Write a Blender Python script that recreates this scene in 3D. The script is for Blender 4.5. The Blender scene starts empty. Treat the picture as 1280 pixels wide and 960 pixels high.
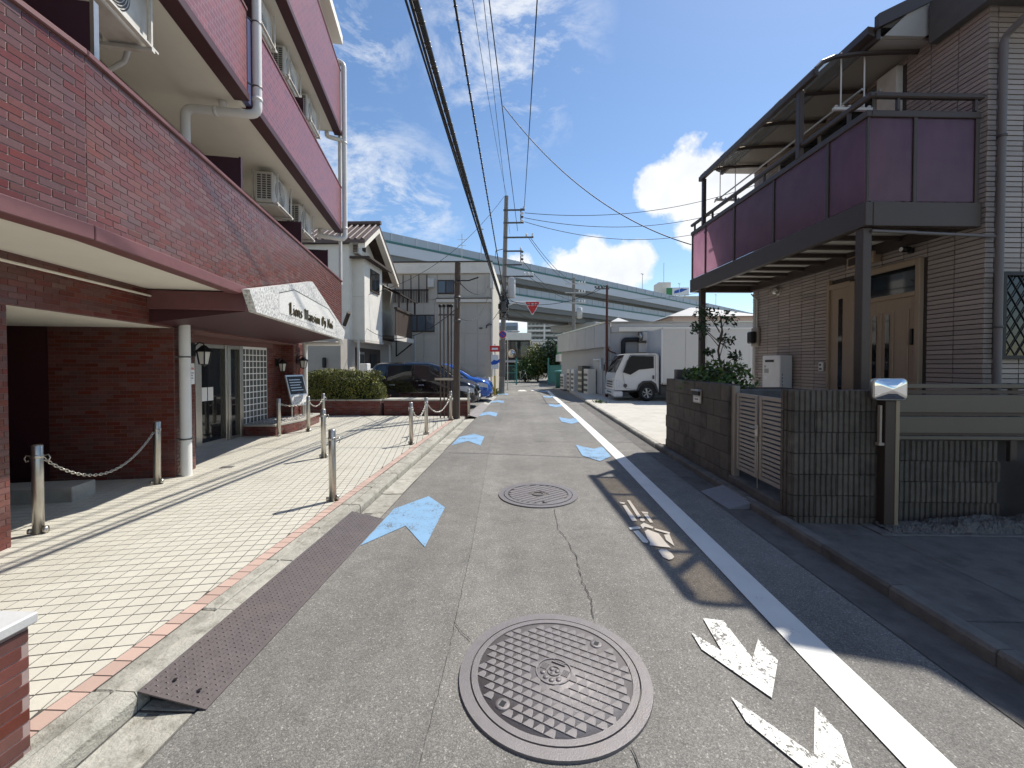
import bpy, math, random
from mathutils import Vector, Matrix, noise
rnd = random.Random(7)
sc = bpy.context.scene
COL = sc.collection
R = math.radians

# ------------------------------------------------------------------ camera
cam_d = bpy.data.cameras.new('camera'); cam = bpy.data.objects.new('camera', cam_d); COL.objects.link(cam)
cam.location = (0, 0, 1.5)
cam.rotation_euler = (R(89.0), 0, R(2.0))
cam_d.sensor_width = 36.0; cam_d.lens = 36.0 * 515 / 1280
cam_d.shift_y = -15.0 / 1280
cam_d.clip_start = 0.05; cam_d.clip_end = 3000
sc.camera = cam

# ------------------------------------------------------------------ light
SUNV = Vector((0.49, 0.51, 1.0)).normalized()
sun_d = bpy.data.lights.new('sun', 'SUN'); sun = bpy.data.objects.new('sun', sun_d); COL.objects.link(sun)
sun_d.energy = 4.9; sun_d.angle = R(0.53); sun_d.color = (1.0, 0.95, 0.87)
sun.rotation_euler = (-SUNV).to_track_quat('-Z', 'Y').to_euler()
sun.location = (20, 20, 40)

world = bpy.data.worlds.new('World'); sc.world = world; world.use_nodes = True
wn, wl = world.node_tree.nodes, world.node_tree.links
wn.clear()
def wnode(t, **kw):
    n = wn.new(t)
    for k, v in kw.items(): setattr(n, k, v)
    return n
def wmath(op, a, b=None, c=None, clamp=False):
    n = wn.new('ShaderNodeMath'); n.operation = op; n.use_clamp = clamp
    for i, v in enumerate((a, b, c)):
        if v is None: continue
        if isinstance(v, (int, float)): n.inputs[i].default_value = v
        else: wl.new(v, n.inputs[i])
    return n.outputs[0]
w_out = wnode('ShaderNodeOutputWorld'); w_bg = wnode('ShaderNodeBackground')
wl.new(w_bg.outputs[0], w_out.inputs[0])
w_bg.inputs[1].default_value = 0.13
world.cycles.sampling_method = 'MANUAL'; world.cycles.sample_map_resolution = 256
sky = wnode('ShaderNodeTexSky', sky_type='NISHITA', sun_disc=False)
sky.sun_elevation = math.asin(SUNV.z); sky.sun_rotation = math.atan2(SUNV.x, SUNV.y)
sky.altitude = 20; sky.air_density = 1.0; sky.dust_density = 0.2; sky.ozone_density = 1.4
w_tc = wnode('ShaderNodeTexCoord')
w_sep = wnode('ShaderNodeSeparateXYZ'); wl.new(w_tc.outputs['Generated'], w_sep.inputs[0])
def wnoise(scale, detail, rough=0.55, vec=None, dist=0.0):
    n = wnode('ShaderNodeTexNoise'); n.inputs['Scale'].default_value = scale; n.inputs['Detail'].default_value = detail
    n.inputs['Roughness'].default_value = rough; n.inputs['Distortion'].default_value = dist
    wl.new(vec or w_tc.outputs['Generated'], n.inputs['Vector']); return n.outputs['Fac']
def wmap(sx, sy, sz, loc=(0, 0, 0), rot=(0, 0, 0)):
    m = wnode('ShaderNodeMapping'); m.inputs['Scale'].default_value = (sx, sy, sz)
    m.inputs['Location'].default_value = loc; m.inputs['Rotation'].default_value = rot
    wl.new(w_tc.outputs['Generated'], m.inputs[0]); return m.outputs[0]
puff = wnoise(5.5, 8, 0.64); puff2 = wnoise(17.0, 4, 0.6)
def blob(d, r, sy=1.0):
    """distance-based mask of one cumulus heap around direction d (azimuth deg from the road, elevation deg)"""
    az, el = R(d[0]), R(d[1])
    v = (math.sin(az) * math.cos(el), math.cos(az) * math.cos(el), math.sin(el))
    s = wnode('ShaderNodeVectorMath', operation='SUBTRACT'); wl.new(w_tc.outputs['Generated'], s.inputs[0]); s.inputs[1].default_value = v
    m = wnode('ShaderNodeVectorMath', operation='MULTIPLY'); wl.new(s.outputs[0], m.inputs[0]); m.inputs[1].default_value = (1, 1, sy)
    l = wnode('ShaderNodeVectorMath', operation='LENGTH'); wl.new(m.outputs[0], l.inputs[0])
    return wmath('SUBTRACT', 1.0, wmath('DIVIDE', l.outputs['Value'], r))
heaps = [((14.5, 13.5), .06, 1.0), ((11, 12), .085, 1.1), ((5.5, 12), .10, 1.3), ((-1, 12), .07, 1.1), ((9, 14.8), .05, 1.0), ((3, 8), .18, 2.2),
         ((21.5, 21.5), .085, 1.0), ((18, 21.5), .06, 1.0), ((23, 16.5), .07, 1.2), ((26, 20), .08, .9),
         ((70, 15), .22, 1.5), ((-75, 12), .22, 1.6), ((140, 14), .25, 1.4), ((-140, 16), .25, 1.4)]
acc = None
for d, r, sy in heaps:
    b = blob(d, r, sy)
    acc = b if acc is None else wmath('MAXIMUM', acc, b)
cum = wmath('ADD', wmath('MULTIPLY', acc, 1.1), wmath('ADD', wmath('MULTIPLY', wmath('SUBTRACT', puff, .5), 1.7), wmath('MULTIPLY', wmath('SUBTRACT', puff2, .5), 1.0)))
cum_a = wmath('SMOOTH_MIN', wmath('MULTIPLY', wmath('SUBTRACT', cum, .02), 3.6, clamp=True), 1.0, .1, clamp=True)
# thin high cloud, streaked
cirv = wmap(2.2, 1.5, 4.6, (.3, .1, .2), (.25, .55, .3))
cir = wnoise(2.6, 8, 0.68, cirv, .35)
patch = None
for d, r, sy in [((-23, 22), .26, 1.6), ((-2, 38), .2, .8), ((-16, 20), .16, 1.6), ((-33, 33), .10, 1.2), ((-22, 36), .12, 1.5), ((-75, 40), .4, 1), ((90, 50), .35, 1), ((180, 45), .5, 1)]:
    b = blob(d, r, sy); patch = b if patch is None else wmath('MAXIMUM', patch, b)
patch = wmath('MULTIPLY', patch, 1.4, clamp=True)
cir_a = wmath('MULTIPLY', wmath('MULTIPLY', wmath('SUBTRACT', cir, .475), 6.5, clamp=True), patch, clamp=True)
# cloud body tone: whiter where thick, a grey-blue underside from a lower sampled density
shade = wnoise(13.0, 5, .6, wmap(1, 1, 1, (0, 0, .035)))
tone = wnode('ShaderNodeMapRange'); wl.new(shade, tone.inputs[0]); tone.inputs[1].default_value = .3; tone.inputs[2].default_value = .68; tone.inputs[3].default_value = 1.0; tone.inputs[4].default_value = .62
cc = wnode('ShaderNodeMix', data_type='RGBA'); wl.new(tone.outputs[0], cc.inputs[0]); cc.inputs[6].default_value = (3.9, 4.3, 4.9, 1); cc.inputs[7].default_value = (6.9, 7.0, 7.1, 1)
mx1 = wnode('ShaderNodeMix', data_type='RGBA'); wl.new(wmath('MULTIPLY', cir_a, .8), mx1.inputs[0]); mx1.inputs[7].default_value = (6.0, 6.2, 6.5, 1)
w_hs = wnode('ShaderNodeHueSaturation'); w_hs.inputs['Saturation'].default_value = 1.1; w_hs.inputs['Value'].default_value = 1.0; wl.new(sky.outputs[0], w_hs.inputs['Color']); wl.new(w_hs.outputs[0], mx1.inputs[6])
mx2 = wnode('ShaderNodeMix', data_type='RGBA'); wl.new(cum_a, mx2.inputs[0]); wl.new(mx1.outputs[2], mx2.inputs[6]); wl.new(cc.outputs[2], mx2.inputs[7])
wl.new(mx2.outputs[2], w_bg.inputs[0])

vs = sc.view_settings
vs.view_transform = 'Standard'; vs.look = 'None'; vs.exposure = 0.28; vs.gamma = 1.0; vs.use_curve_mapping = False
sc.cycles.use_adaptive_sampling = True; sc.cycles.adaptive_threshold = .02; sc.cycles.max_bounces = 5; sc.cycles.diffuse_bounces = 3; sc.cycles.glossy_bounces = 3; sc.cycles.transparent_max_bounces = 8

# ------------------------------------------------------------------ helpers
def V(*a): return Vector(a)
class MB:
    """collects faces; T maps local points into the frame the mesh is built in"""
    def __init__(s, T=None): s.v = []; s.f = []; s.T = T; s.sm = []
    def add(s, pts, faces, smooth=False):
        b = len(s.v)
        for p in pts:
            s.v.append(tuple(s.T(*p)) if s.T else tuple(p))
        for f in faces: s.f.append([b + i for i in f]); s.sm.append(smooth)
        return s
    def box(s, x0, x1, y0, y1, z0, z1, c=0.0):
        if c > 0:
            P = []
            for x, sx in ((x0, 1), (x1, -1)):
                for y, sy in ((y0, 1), (y1, -1)):
                    for z, sz in ((z0, 1), (z1, -1)):
                        P += [(x, y + sy*c, z + sz*c), (x + sx*c, y, z + sz*c), (x + sx*c, y + sy*c, z)]
            def i(a, b, d, k): return ((a*2 + b)*2 + d)*3 + k
            F = [[i(0,0,0,0), i(0,0,1,0), i(0,1,1,0), i(0,1,0,0)], [i(1,0,0,0), i(1,1,0,0), i(1,1,1,0), i(1,0,1,0)],
                 [i(0,0,0,1), i(1,0,0,1), i(1,0,1,1), i(0,0,1,1)], [i(0,1,0,1), i(0,1,1,1), i(1,1,1,1), i(1,1,0,1)],
                 [i(0,0,0,2), i(0,1,0,2), i(1,1,0,2), i(1,0,0,2)], [i(0,0,1,2), i(1,0,1,2), i(1,1,1,2), i(0,1,1,2)]]
            for a in (0, 1):
                for b in (0, 1):
                    F.append([i(a,b,0,0), i(a,b,0,1), i(a,b,1,1), i(a,b,1,0)])
                    F.append([i(a,0,b,0), i(a,0,b,2), i(a,1,b,2), i(a,1,b,0)])
                    F.append([i(0,a,b,1), i(0,a,b,2), i(1,a,b,2), i(1,a,b,1)])
                    for d in (0, 1): F.append([i(a,b,d,0), i(a,b,d,1), i(a,b,d,2)])
            return s.add(P, F)
        P = [(x, y, z) for x in (x0, x1) for y in (y0, y1) for z in (z0, z1)]
        return s.add(P, [[0,1,3,2],[4,6,7,5],[0,4,5,1],[2,3,7,6],[0,2,6,4],[1,5,7,3]])
    def prism(s, poly, h, axis='z', at=0.0):
        """poly extruded from at to at+h along an axis; poly in the other two axes"""
        n = len(poly)
        def m(a, b, w): return {'z': (a, b, w), 'y': (a, w, b), 'x': (w, a, b)}[axis]
        P = [m(a, b, at) for a, b in poly] + [m(a, b, at + h) for a, b in poly]
        F = [list(range(n))[::-1], list(range(n, 2*n))] + [[i, (i+1) % n, n + (i+1) % n, n + i] for i in range(n)]
        return s.add(P, F)
    def sheet(s, poly): return s.add(poly, [list(range(len(poly)))])
    def tube(s, path, r, n=8, smooth=True, caps=True, r1=None):
        path = [Vector(p) for p in path]
        if len(path) < 2: return s
        rings = []; up = None
        for k, p in enumerate(path):
            t = (path[min(k+1, len(path)-1)] - path[max(k-1, 0)])
            t = t.normalized() if t.length > 1e-9 else Vector((0, 0, 1))
            if up is None: up = Vector((0, 0, 1)) if abs(t.z) < .9 else Vector((1, 0, 0))
            a = (up - t*up.dot(t)).normalized(); b = t.cross(a); up = a
            rr = r if r1 is None else r + (r1 - r)*k/(len(path)-1)
            rings.append([p + a*(rr*math.cos(2*math.pi*j/n)) + b*(rr*math.sin(2*math.pi*j/n)) for j in range(n)])
        P = [tuple(q) for g in rings for q in g]; F = []
        for k in range(len(rings)-1):
            for j in range(n):
                F.append([k*n + j, k*n + (j+1) % n, (k+1)*n + (j+1) % n, (k+1)*n + j])
        s.add(P, F, smooth)
        if caps:
            s.add([tuple(q) for q in rings[0]], [list(range(n))[::-1]]); s.add([tuple(q) for q in rings[-1]], [list(range(n))])
        return s
    def lathe(s, prof, n=24, c=(0, 0, 0), axis='z', smooth=True, frac=1.0):
        P = []; F = []; m = len(prof)
        for j in range(n):
            a = 2*math.pi*frac*j/n
            for r_, z_ in prof:
                q = {'z': (r_*math.cos(a), r_*math.sin(a), z_), 'y': (r_*math.cos(a), z_, r_*math.sin(a)), 'x': (z_, r_*math.cos(a), r_*math.sin(a))}[axis]
                P.append((c[0]+q[0], c[1]+q[1], c[2]+q[2]))
        for j in range(n):
            j2 = (j+1) % n
            for i in range(m-1): F.append([j*m+i, j2*m+i, j2*m+i+1, j*m+i+1])
        return s.add(P, F, smooth)
    def bar(s, a, b, w, h=None):
        """square bar between two points"""
        h = h or w; a, b = Vector(a), Vector(b); t = (b-a).normalized()
        u = Vector((0, 0, 1)) if abs(t.z) < .95 else Vector((0, 1, 0))
        x = t.cross(u).normalized(); y = x.cross(t).normalized()
        P = [tuple(p + x*(w/2*i) + y*(h/2*j)) for p in (a, b) for i, j in ((-1,-1),(1,-1),(1,1),(-1,1))]
        return s.add(P, [[3,2,1,0],[4,5,6,7],[0,1,5,4],[1,2,6,5],[2,3,7,6],[3,0,4,7]])
    def mesh(s, name):
        m = bpy.data.meshes.new(name); m.from_pydata(s.v, [], s.f); m.update()
        if any(s.sm):
            m.polygons.foreach_set('use_smooth', s.sm)
        return m
    def build(s, name, material, parent=None, **kw):
        return obj(name, s.mesh(name), material, parent, **kw)
def obj(name, me, material=None, parent=None, fix=True):
    o = bpy.data.objects.new(name, me); COL.objects.link(o)
    if material is not None and not me.materials: me.materials.append(material)
    if parent is not None:
        o.parent = parent
    return o
def tag(o, label=None, cat=None, group=None, kind=None):
    if label: o['label'] = label
    if cat: o['category'] = cat
    if group: o['group'] = group
    if kind: o['kind'] = kind
    return o
def thing(name, label, cat, loc=(0, 0, 0), rz=0.0, group=None):
    o = bpy.data.objects.new(name, None); COL.objects.link(o); o.empty_display_size = .2
    o.location = loc; o.rotation_euler = (0, 0, rz)
    return tag(o, label, cat, group)
def frame(loc, rz):
    """map from a thing's own frame to the world, and its inverse"""
    M = Matrix.Translation(loc) @ Matrix.Rotation(rz, 4, 'Z'); I = M.inverted()
    return (lambda x, y, z: M @ Vector((x, y, z))), (lambda x, y, z: I @ Vector((x, y, z)))
def copy_tree(o, parent=None):
    c = o.copy(); COL.objects.link(c)
    if parent is not None: c.parent = parent
    for ch in list(o.children): copy_tree(ch, c)
    return c
def recalc(me):
    import bmesh
    b = bmesh.new(); b.from_mesh(me); bmesh.ops.recalc_face_normals(b, faces=b.faces); b.to_mesh(me); b.free()
def text_mesh(body, size, depth, name='lettering', align='CENTER'):
    c = bpy.data.curves.new(name, 'FONT'); c.body = body; c.size = size; c.extrude = depth; c.align_x = align; c.align_y = 'CENTER'
    c.resolution_u = 3
    t = bpy.data.objects.new(name, c); COL.objects.link(t)
    bpy.context.view_layer.update()
    me = bpy.data.meshes.new_from_object(t); me.name = name
    bpy.data.objects.remove(t)
    return me
def catenary(a, b, sag, n=24):
    a, b = Vector(a), Vector(b)
    return [a.lerp(b, i/n) - Vector((0, 0, sag*4*(i/n)*(1-i/n))) for i in range(n+1)]

# ------------------------------------------------------------------ materials
MATS = {}
def mat(name, col, rough=.7, var=.12, scale=6.0, bump=0.0, bscale=80.0, metal=0.0, rv=0.0, hue=0.0, dirt=0.0, dirt_col=(.05, .045, .04), dscale=1.3, spec=.5, coat=0.0, stretch=None, bdist=.01, alpha=1.0, trans=0.0, ior=1.45, emit=None):
    """principled material: mottled colour, optional per-piece variation (rv), grime patches (dirt) and fine relief (bump)"""
    m = bpy.data.materials.new(name); m.use_nodes = True; N, L = m.node_tree.nodes, m.node_tree.links
    p = N['Principled BSDF']; p.inputs['Roughness'].default_value = rough; p.inputs['Metallic'].default_value = metal
    p.inputs['Specular IOR Level'].default_value = spec; p.inputs['Coat Weight'].default_value = coat; p.inputs['Coat Roughness'].default_value = .05
    p.inputs['IOR'].default_value = ior; p.inputs['Transmission Weight'].default_value = trans; p.inputs['Alpha'].default_value = alpha
    g = N.new('ShaderNodeNewGeometry'); pos = g.outputs['Position']
    if stretch:
        mp = N.new('ShaderNodeMapping'); mp.inputs['Scale'].default_value = stretch; L.new(pos, mp.inputs[0]); pos = mp.outputs[0]
    def nz(s, d=4, r=.6):
        n = N.new('ShaderNodeTexNoise'); n.inputs['Scale'].default_value = s; n.inputs['Detail'].default_value = d; n.inputs['Roughness'].default_value = r
        L.new(pos, n.inputs['Vector']); return n.outputs['Fac']
    def mth(op, a, b):
        n = N.new('ShaderNodeMath'); n.operation = op
        for i, q in enumerate((a, b)):
            if isinstance(q, (int, float)): n.inputs[i].default_value = q
            else: L.new(q, n.inputs[i])
        return n.outputs[0]
    val = mth('ADD', 1.0, mth('MULTIPLY', mth('SUBTRACT', nz(scale), .5), 2*var*1.6))
    rand = None
    if rv or hue:
        oi = N.new('ShaderNodeObjectInfo')
        rand = mth('FRACT', mth('ADD', oi.outputs['Random'], g.outputs['Random Per Island']), 0)
        val = mth('MULTIPLY', val, mth('ADD', 1 - rv, mth('MULTIPLY', rand, 2*rv)))
    hs = N.new('ShaderNodeHueSaturation'); hs.inputs['Color'].default_value = (*col, 1); L.new(val, hs.inputs['Value'])
    if hue:
        r2 = mth('FRACT', mth('MULTIPLY', rand, 7.31), 0)
        L.new(mth('ADD', .5 - hue, mth('MULTIPLY', r2, 2*hue)), hs.inputs['Hue'])
        L.new(mth('ADD', .75, mth('MULTIPLY', mth('FRACT', mth('MULTIPLY', rand, 13.7), 0), .45)), hs.inputs['Saturation'])
    out = hs.outputs[0]
    if dirt:
        mr = N.new('ShaderNodeMapRange'); L.new(nz(dscale, 8, .68), mr.inputs[0]); mr.inputs[1].default_value = .5; mr.inputs[2].default_value = .75; mr.inputs[4].default_value = dirt
        mx = N.new('ShaderNodeMix'); mx.data_type = 'RGBA'; L.new(mr.outputs[0], mx.inputs[0]); L.new(out, mx.inputs[6]); mx.inputs[7].default_value = (*dirt_col, 1)
        out = mx.outputs[2]
    L.new(out, p.inputs['Base Color'])
    if bump:
        b = N.new('ShaderNodeBump'); b.inputs['Strength'].default_value = bump; b.inputs['Distance'].default_value = bdist
        L.new(nz(bscale, 5, .65), b.inputs['Height']); L.new(b.outputs[0], p.inputs['Normal'])
    if emit:
        p.inputs['Emission Color'].default_value = (*emit[0], 1); p.inputs['Emission Strength'].default_value = emit[1]
    MATS[name] = m
    return m
M = MATS
# surfaces
mat('concrete', (.40, .385, .34), .85, .14, 9, .5, 120, dirt=.55, dirt_col=(.17, .16, .135), dscale=3.0)
mat('concrete_kerb', (.37, .355, .305), .88, .26, 16, 1.0, 55, rv=.16, dirt=.9, dirt_col=(.13, .12, .09), dscale=9.0)
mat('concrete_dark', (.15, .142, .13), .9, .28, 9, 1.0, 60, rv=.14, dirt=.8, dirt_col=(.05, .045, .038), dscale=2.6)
mat('block_dark', (.125, .108, .088), .92, .25, 12, .9, 90, rv=.16, dirt=.75, dirt_col=(.045, .04, .033), dscale=3.2)
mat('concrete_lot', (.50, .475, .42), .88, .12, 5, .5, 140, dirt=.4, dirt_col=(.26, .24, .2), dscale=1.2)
mat('ground', (.22, .21, .19), .95, .15, .6)
mat('tile_white', (.57, .545, .465), .42, .09, 170, .12, 300, rv=.035, dirt=.5, dirt_col=(.37, .34, .275), dscale=1.3)
mat('tile_pink', (.50, .36, .30), .5, .08, 160, .12, 300, rv=.10, dirt=.25, dirt_col=(.3, .22, .18))
mat('grout', (.075, .068, .06), .9, .2, 30)
mat('brick_red', (.142, .050, .040), .27, .14, 40, .08, 120, rv=.16, hue=.006, spec=.55, dirt=.45, dirt_col=(.060, .032, .028), dscale=1.6)
mat('brick_grout', (.34, .25, .23), .9, .1, 40)
mat('brick_dark', (.13, .035, .030), .42, .12, 40, .06, 200, rv=.22, hue=.01)
mat('grout_dark', (.17, .09, .082), .9, .1, 40)
mat('mosaic', (.20, .085, .115), .24, .1, 60, .5, 45, spec=.6, bdist=.006)
mat('mauve', (.165, .068, .070), .55, .1, 12, .15, 160)
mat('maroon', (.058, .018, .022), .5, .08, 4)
mat('soffit', (.78, .75, .66), .75, .03, 3, dirt=.12, dirt_col=(.45, .42, .36))
mat('pvc', (.72, .71, .68), .38, .03, 5, dirt=.25, dirt_col=(.45, .43, .40), dscale=3)
mat('steel', (.50, .475, .43), .34, .08, 25, .04, 200, metal=.95)
mat('steel_dark', (.12, .115, .11), .5, .1, 20, metal=.6)
mat('iron', (.195, .18, .18), .46, .10, 20, .3, 160, metal=.3, dirt=.3, dirt_col=(.17, .145, .12), dscale=9)
mat('iron_dirt', (.125, .113, .105), .9, .2, 60)
mat('checker', (.115, .096, .094), .5, .18, 14, .2, 150, metal=.25, dirt=.4, dirt_col=(.15, .12, .10), dscale=6)
mat('black', (.012, .012, .013), .5, .1, 10)
mat('rubber', (.02, .02, .021), .75, .15, 20)
mat('granite', (.56, .555, .53), .5, .95, 34, .08, 300)
mat('granite_light', (.68, .675, .64), .45, .3, 40, .05, 300)
mat('bronze', (.085, .066, .03), .4, .1, 30, metal=.7)
mat('white_paint_metal', (.74, .73, .70), .45, .04, 8, dirt=.15, dirt_col=(.4, .36, .3), dscale=5)
mat('dirty_white', (.62, .60, .55), .6, .06, 8, dirt=.5, dirt_col=(.30, .25, .18), dscale=3)
mat('alu_brown', (.075, .058, .05), .42, .06, 8, metal=.3)
mat('alu_beige', (.36, .31, .255), .42, .05, 8, metal=.2)
mat('pole_concrete', (.22, .205, .185), .85, .12, 10, .3, 120, dirt=.3, dirt_col=(.16, .15, .13), dscale=3)
mat('pole_brown', (.10, .078, .062), .8, .25, 5, .4, 60, stretch=(8, 8, .6))
mat('cable', (.014, .014, .015), .6, .05, 5)
mat('glass_dark', (.012, .014, .016), .04, .0, 3, spec=.8)
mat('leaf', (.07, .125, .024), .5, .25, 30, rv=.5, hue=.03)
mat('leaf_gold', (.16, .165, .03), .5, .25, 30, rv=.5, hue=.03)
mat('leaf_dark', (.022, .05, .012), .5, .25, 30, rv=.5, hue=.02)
mat('bark', (.085, .06, .042), .9, .25, 30, .8, 60)
mat('gravel', (.46, .44, .41), .85, .1, 60, .2, 100, rv=.5)
mat('sign_white', (.80, .79, .77), .4, .03, 10)
mat('sign_red', (.62, .035, .03), .4, .05, 10)
mat('sign_blue', (.02, .10, .45), .4, .05, 10)

def asphalt(name, base, warm=0.0):
    m = bpy.data.materials.new(name); m.use_nodes = True; N, L = m.node_tree.nodes, m.node_tree.links
    p = N['Principled BSDF']; p.inputs['Roughness'].default_value = .82; p.inputs['Specular IOR Level'].default_value = .35
    g = N.new('ShaderNodeNewGeometry')
    def vor(s):
        n = N.new('ShaderNodeTexVoronoi'); n.inputs['Scale'].default_value = s; L.new(g.outputs['Position'], n.inputs['Vector']); return n
    def nz(s, d, r=.6):
        n = N.new('ShaderNodeTexNoise'); n.inputs['Scale'].default_value = s; n.inputs['Detail'].default_value = d; n.inputs['Roughness'].default_value = r
        L.new(g.outputs['Position'], n.inputs['Vector']); return n.outputs['Fac']
    def mr(i, a, b, c, d):
        n = N.new('ShaderNodeMapRange'); L.new(i, n.inputs[0])
        for k, q in enumerate((a, b, c, d)): n.inputs[k+1].default_value = q
        return n.outputs[0]
    def mul(a, b):
        n = N.new('ShaderNodeMath'); n.operation = 'MULTIPLY'; L.new(a, n.inputs[0]); L.new(b, n.inputs[1]); return n.outputs[0]
    v1, v2 = vor(190), vor(150)
    sp = N.new('ShaderNodeSeparateColor'); L.new(v1.outputs['Color'], sp.inputs[0])
    sp2 = N.new('ShaderNodeSeparateColor'); L.new(v2.outputs['Color'], sp2.inputs[0])
    stone = mr(sp.outputs[0], 0, 1, .72, 1.3); pale = mr(sp2.outputs[1], .92, .98, 1.0, 1.7)
    gap = mr(v1.outputs['Distance'], .35, .75, 1.0, .7)
    mp = N.new('ShaderNodeMapping'); mp.inputs['Scale'].default_value = (1.7, .10, 1); L.new(g.outputs['Position'], mp.inputs[0]); trk_n = N.new('ShaderNodeTexNoise'); trk_n.inputs['Scale'].default_value = 1.0; trk_n.inputs['Detail'].default_value = 4; L.new(mp.outputs[0], trk_n.inputs['Vector'])
    large = mul(mr(nz(.7, 6), .32, .72, .82, 1.15), mr(trk_n.outputs['Fac'], .35, .65, .9, 1.09)); mid = mr(nz(6, 5), .3, .7, .88, 1.12)
    val = mul(mul(mul(stone, pale), gap), mul(large, mid))
    hs = N.new('ShaderNodeHueSaturation'); hs.inputs['Color'].default_value = (*base, 1); L.new(val, hs.inputs['Value'])
    # oily brown stains
    mx = N.new('ShaderNodeMix'); mx.data_type = 'RGBA'; L.new(mr(nz(.45, 7, .7), .56, .8, 0, .45), mx.inputs[0]); L.new(hs.outputs[0], mx.inputs[6]); mx.inputs[7].default_value = (base[0]*.7, base[1]*.65, base[2]*.57, 1)
    L.new(mx.outputs[2], p.inputs['Base Color'])
    b = N.new('ShaderNodeBump'); b.inputs['Strength'].default_value = .5; b.inputs['Distance'].default_value = .003
    inv = mr(v1.outputs['Distance'], 0, .9, 1, 0); L.new(inv, b.inputs['Height']); L.new(b.outputs[0], p.inputs['Normal'])
    M[name] = m
asphalt('asphalt', (.215, .205, .187)); asphalt('asphalt_patch', (.195, .187, .171)); asphalt('asphalt_dark', (.060, .057, .053))

def paint(name, col, wear):
    """road paint worn through to the asphalt in small holes"""
    m = bpy.data.materials.new(name); m.use_nodes = True; N, L = m.node_tree.nodes, m.node_tree.links
    p = N['Principled BSDF']; p.inputs['Roughness'].default_value = .6
    g = N.new('ShaderNodeNewGeometry')
    n1 = N.new('ShaderNodeTexNoise'); n1.inputs['Scale'].default_value = 55; n1.inputs['Detail'].default_value = 5; n1.inputs['Roughness'].default_value = .7
    n2 = N.new('ShaderNodeTexNoise'); n2.inputs['Scale'].default_value = 5; n2.inputs['Detail'].default_value = 3
    for n in (n1, n2): L.new(g.outputs['Position'], n.inputs['Vector'])
    ad = N.new('ShaderNodeMath'); ad.operation = 'MULTIPLY_ADD'; L.new(n2.outputs[0], ad.inputs[0]); ad.inputs[1].default_value = .5; L.new(n1.outputs[0], ad.inputs[2])
    mr = N.new('ShaderNodeMapRange'); L.new(ad.outputs[0], mr.inputs[0]); mr.inputs[1].default_value = wear; mr.inputs[2].default_value = wear + .04
    hs = N.new('ShaderNodeHueSaturation'); hs.inputs['Color'].default_value = (*col, 1)
    v = N.new('ShaderNodeMapRange'); L.new(n2.outputs[0], v.inputs[0]); v.inputs[3].default_value = .85; v.inputs[4].default_value = 1.12; L.new(v.outputs[0], hs.inputs['Value'])
    mx = N.new('ShaderNodeMix'); mx.data_type = 'RGBA'; L.new(mr.outputs[0], mx.inputs[0]); mx.inputs[6].default_value = (.12, .115, .105, 1); L.new(hs.outputs[0], mx.inputs[7])
    L.new(mx.outputs[2], p.inputs['Base Color'])
    b = N.new('ShaderNodeBump'); b.inputs['Strength'].default_value = .5; b.inputs['Distance'].default_value = .004; L.new(n1.outputs[0], b.inputs['Height']); L.new(b.outputs[0], p.inputs['Normal'])
    M[name] = m
paint('paint_white', (.72, .71, .66), .66); paint('paint_line', (.74, .73, .68), .50); paint('paint_blue', (.20, .355, .53), .63)

# ------------------------------------------------------------------ ground, road, gutters
g_ = MB().sheet([(-1500, -300, -.03), (1500, -300, -.03), (1500, 2500, -.03), (-1500, 2500, -.03)]).build('ground', M['ground']); tag(g_, kind='structure')
def poly_sheet(pts, z): return [(x, y, z) for x, y in pts]
RW = [(-1.42, -8), (2.05, -8), (2.05, 8), (2.02, 16), (1.7, 27), (6, 28.5), (14, 60), (-14, 60), (-6, 29), (-1.4, 26), (-1.42, 12)]
road = MB().sheet(poly_sheet(RW, 0.0)).build('road', M['asphalt']); tag(road, 'grey asphalt lane between the brick building and the tiled house', kind='structure')
def part(mb, name, m, parent, label=None):
    o = mb.build(name, M[m] if isinstance(m, str) else m, parent)
    if label: o['label'] = label
    return o
part(MB().sheet(poly_sheet([(-1.42, -8), (-.40, -8), (-.40, 2), (-.45, 3.4), (-.55, 5.3), (-.66, 7.4), (-.72, 16), (-1.42, 16)], .004)), 'asphalt_strip', 'asphalt_patch', road)
part(MB().sheet(poly_sheet([(.15, 8.0), (2.05, 8.0), (2.05, 10.6), (.1, 10.7)], .003)), 'asphalt_patch', 'asphalt_patch', road)
def crack(pts, w, name='crack'):
    mb = MB(); r2 = random.Random(len(pts)*31 + int(pts[0][1]*100))
    fine = []
    for a, b in zip(pts[:-1], pts[1:]):
        L_ = math.dist(a, b); n = max(2, int(L_/.035))
        for i in range(n): 
            t = i/n; fine.append((a[0]+(b[0]-a[0])*t + r2.uniform(-1, 1)*w*1.3, a[1]+(b[1]-a[1])*t + r2.uniform(-1, 1)*w*1.3))
    fine.append(pts[-1])
    for a, b in zip(fine[:-1], fine[1:]):
        dx, dy = b[0]-a[0], b[1]-a[1]; l = math.hypot(dx, dy) or 1; nx, ny = -dy/l, dx/l
        wa = w*r2.uniform(.35, 1)/2
        mb.sheet([(a[0]-nx*wa, a[1]-ny*wa, .008), (a[0]+nx*wa, a[1]+ny*wa, .008), (b[0]+nx*wa, b[1]+ny*wa, .008), (b[0]-nx*wa, b[1]-ny*wa, .008)])
    return part(mb, name, 'asphalt_dark', road)
crack([(.29, 4.25), (.29, 3.77), (.36, 3.44), (.39, 3.16), (.39, 2.81), (.41, 2.62), (.40, 2.42)], .0065)
crack([(.41, 1.60), (.42, 1.3), (.40, .9)], .0065)
crack([(-.85, 4.15), (-.13, 3.87), (.41, 3.79), (1.05, 3.73), (1.41, 3.7)], .003)
crack([(-.42, 2.35), (-.30, 2.2)], .005)
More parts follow.
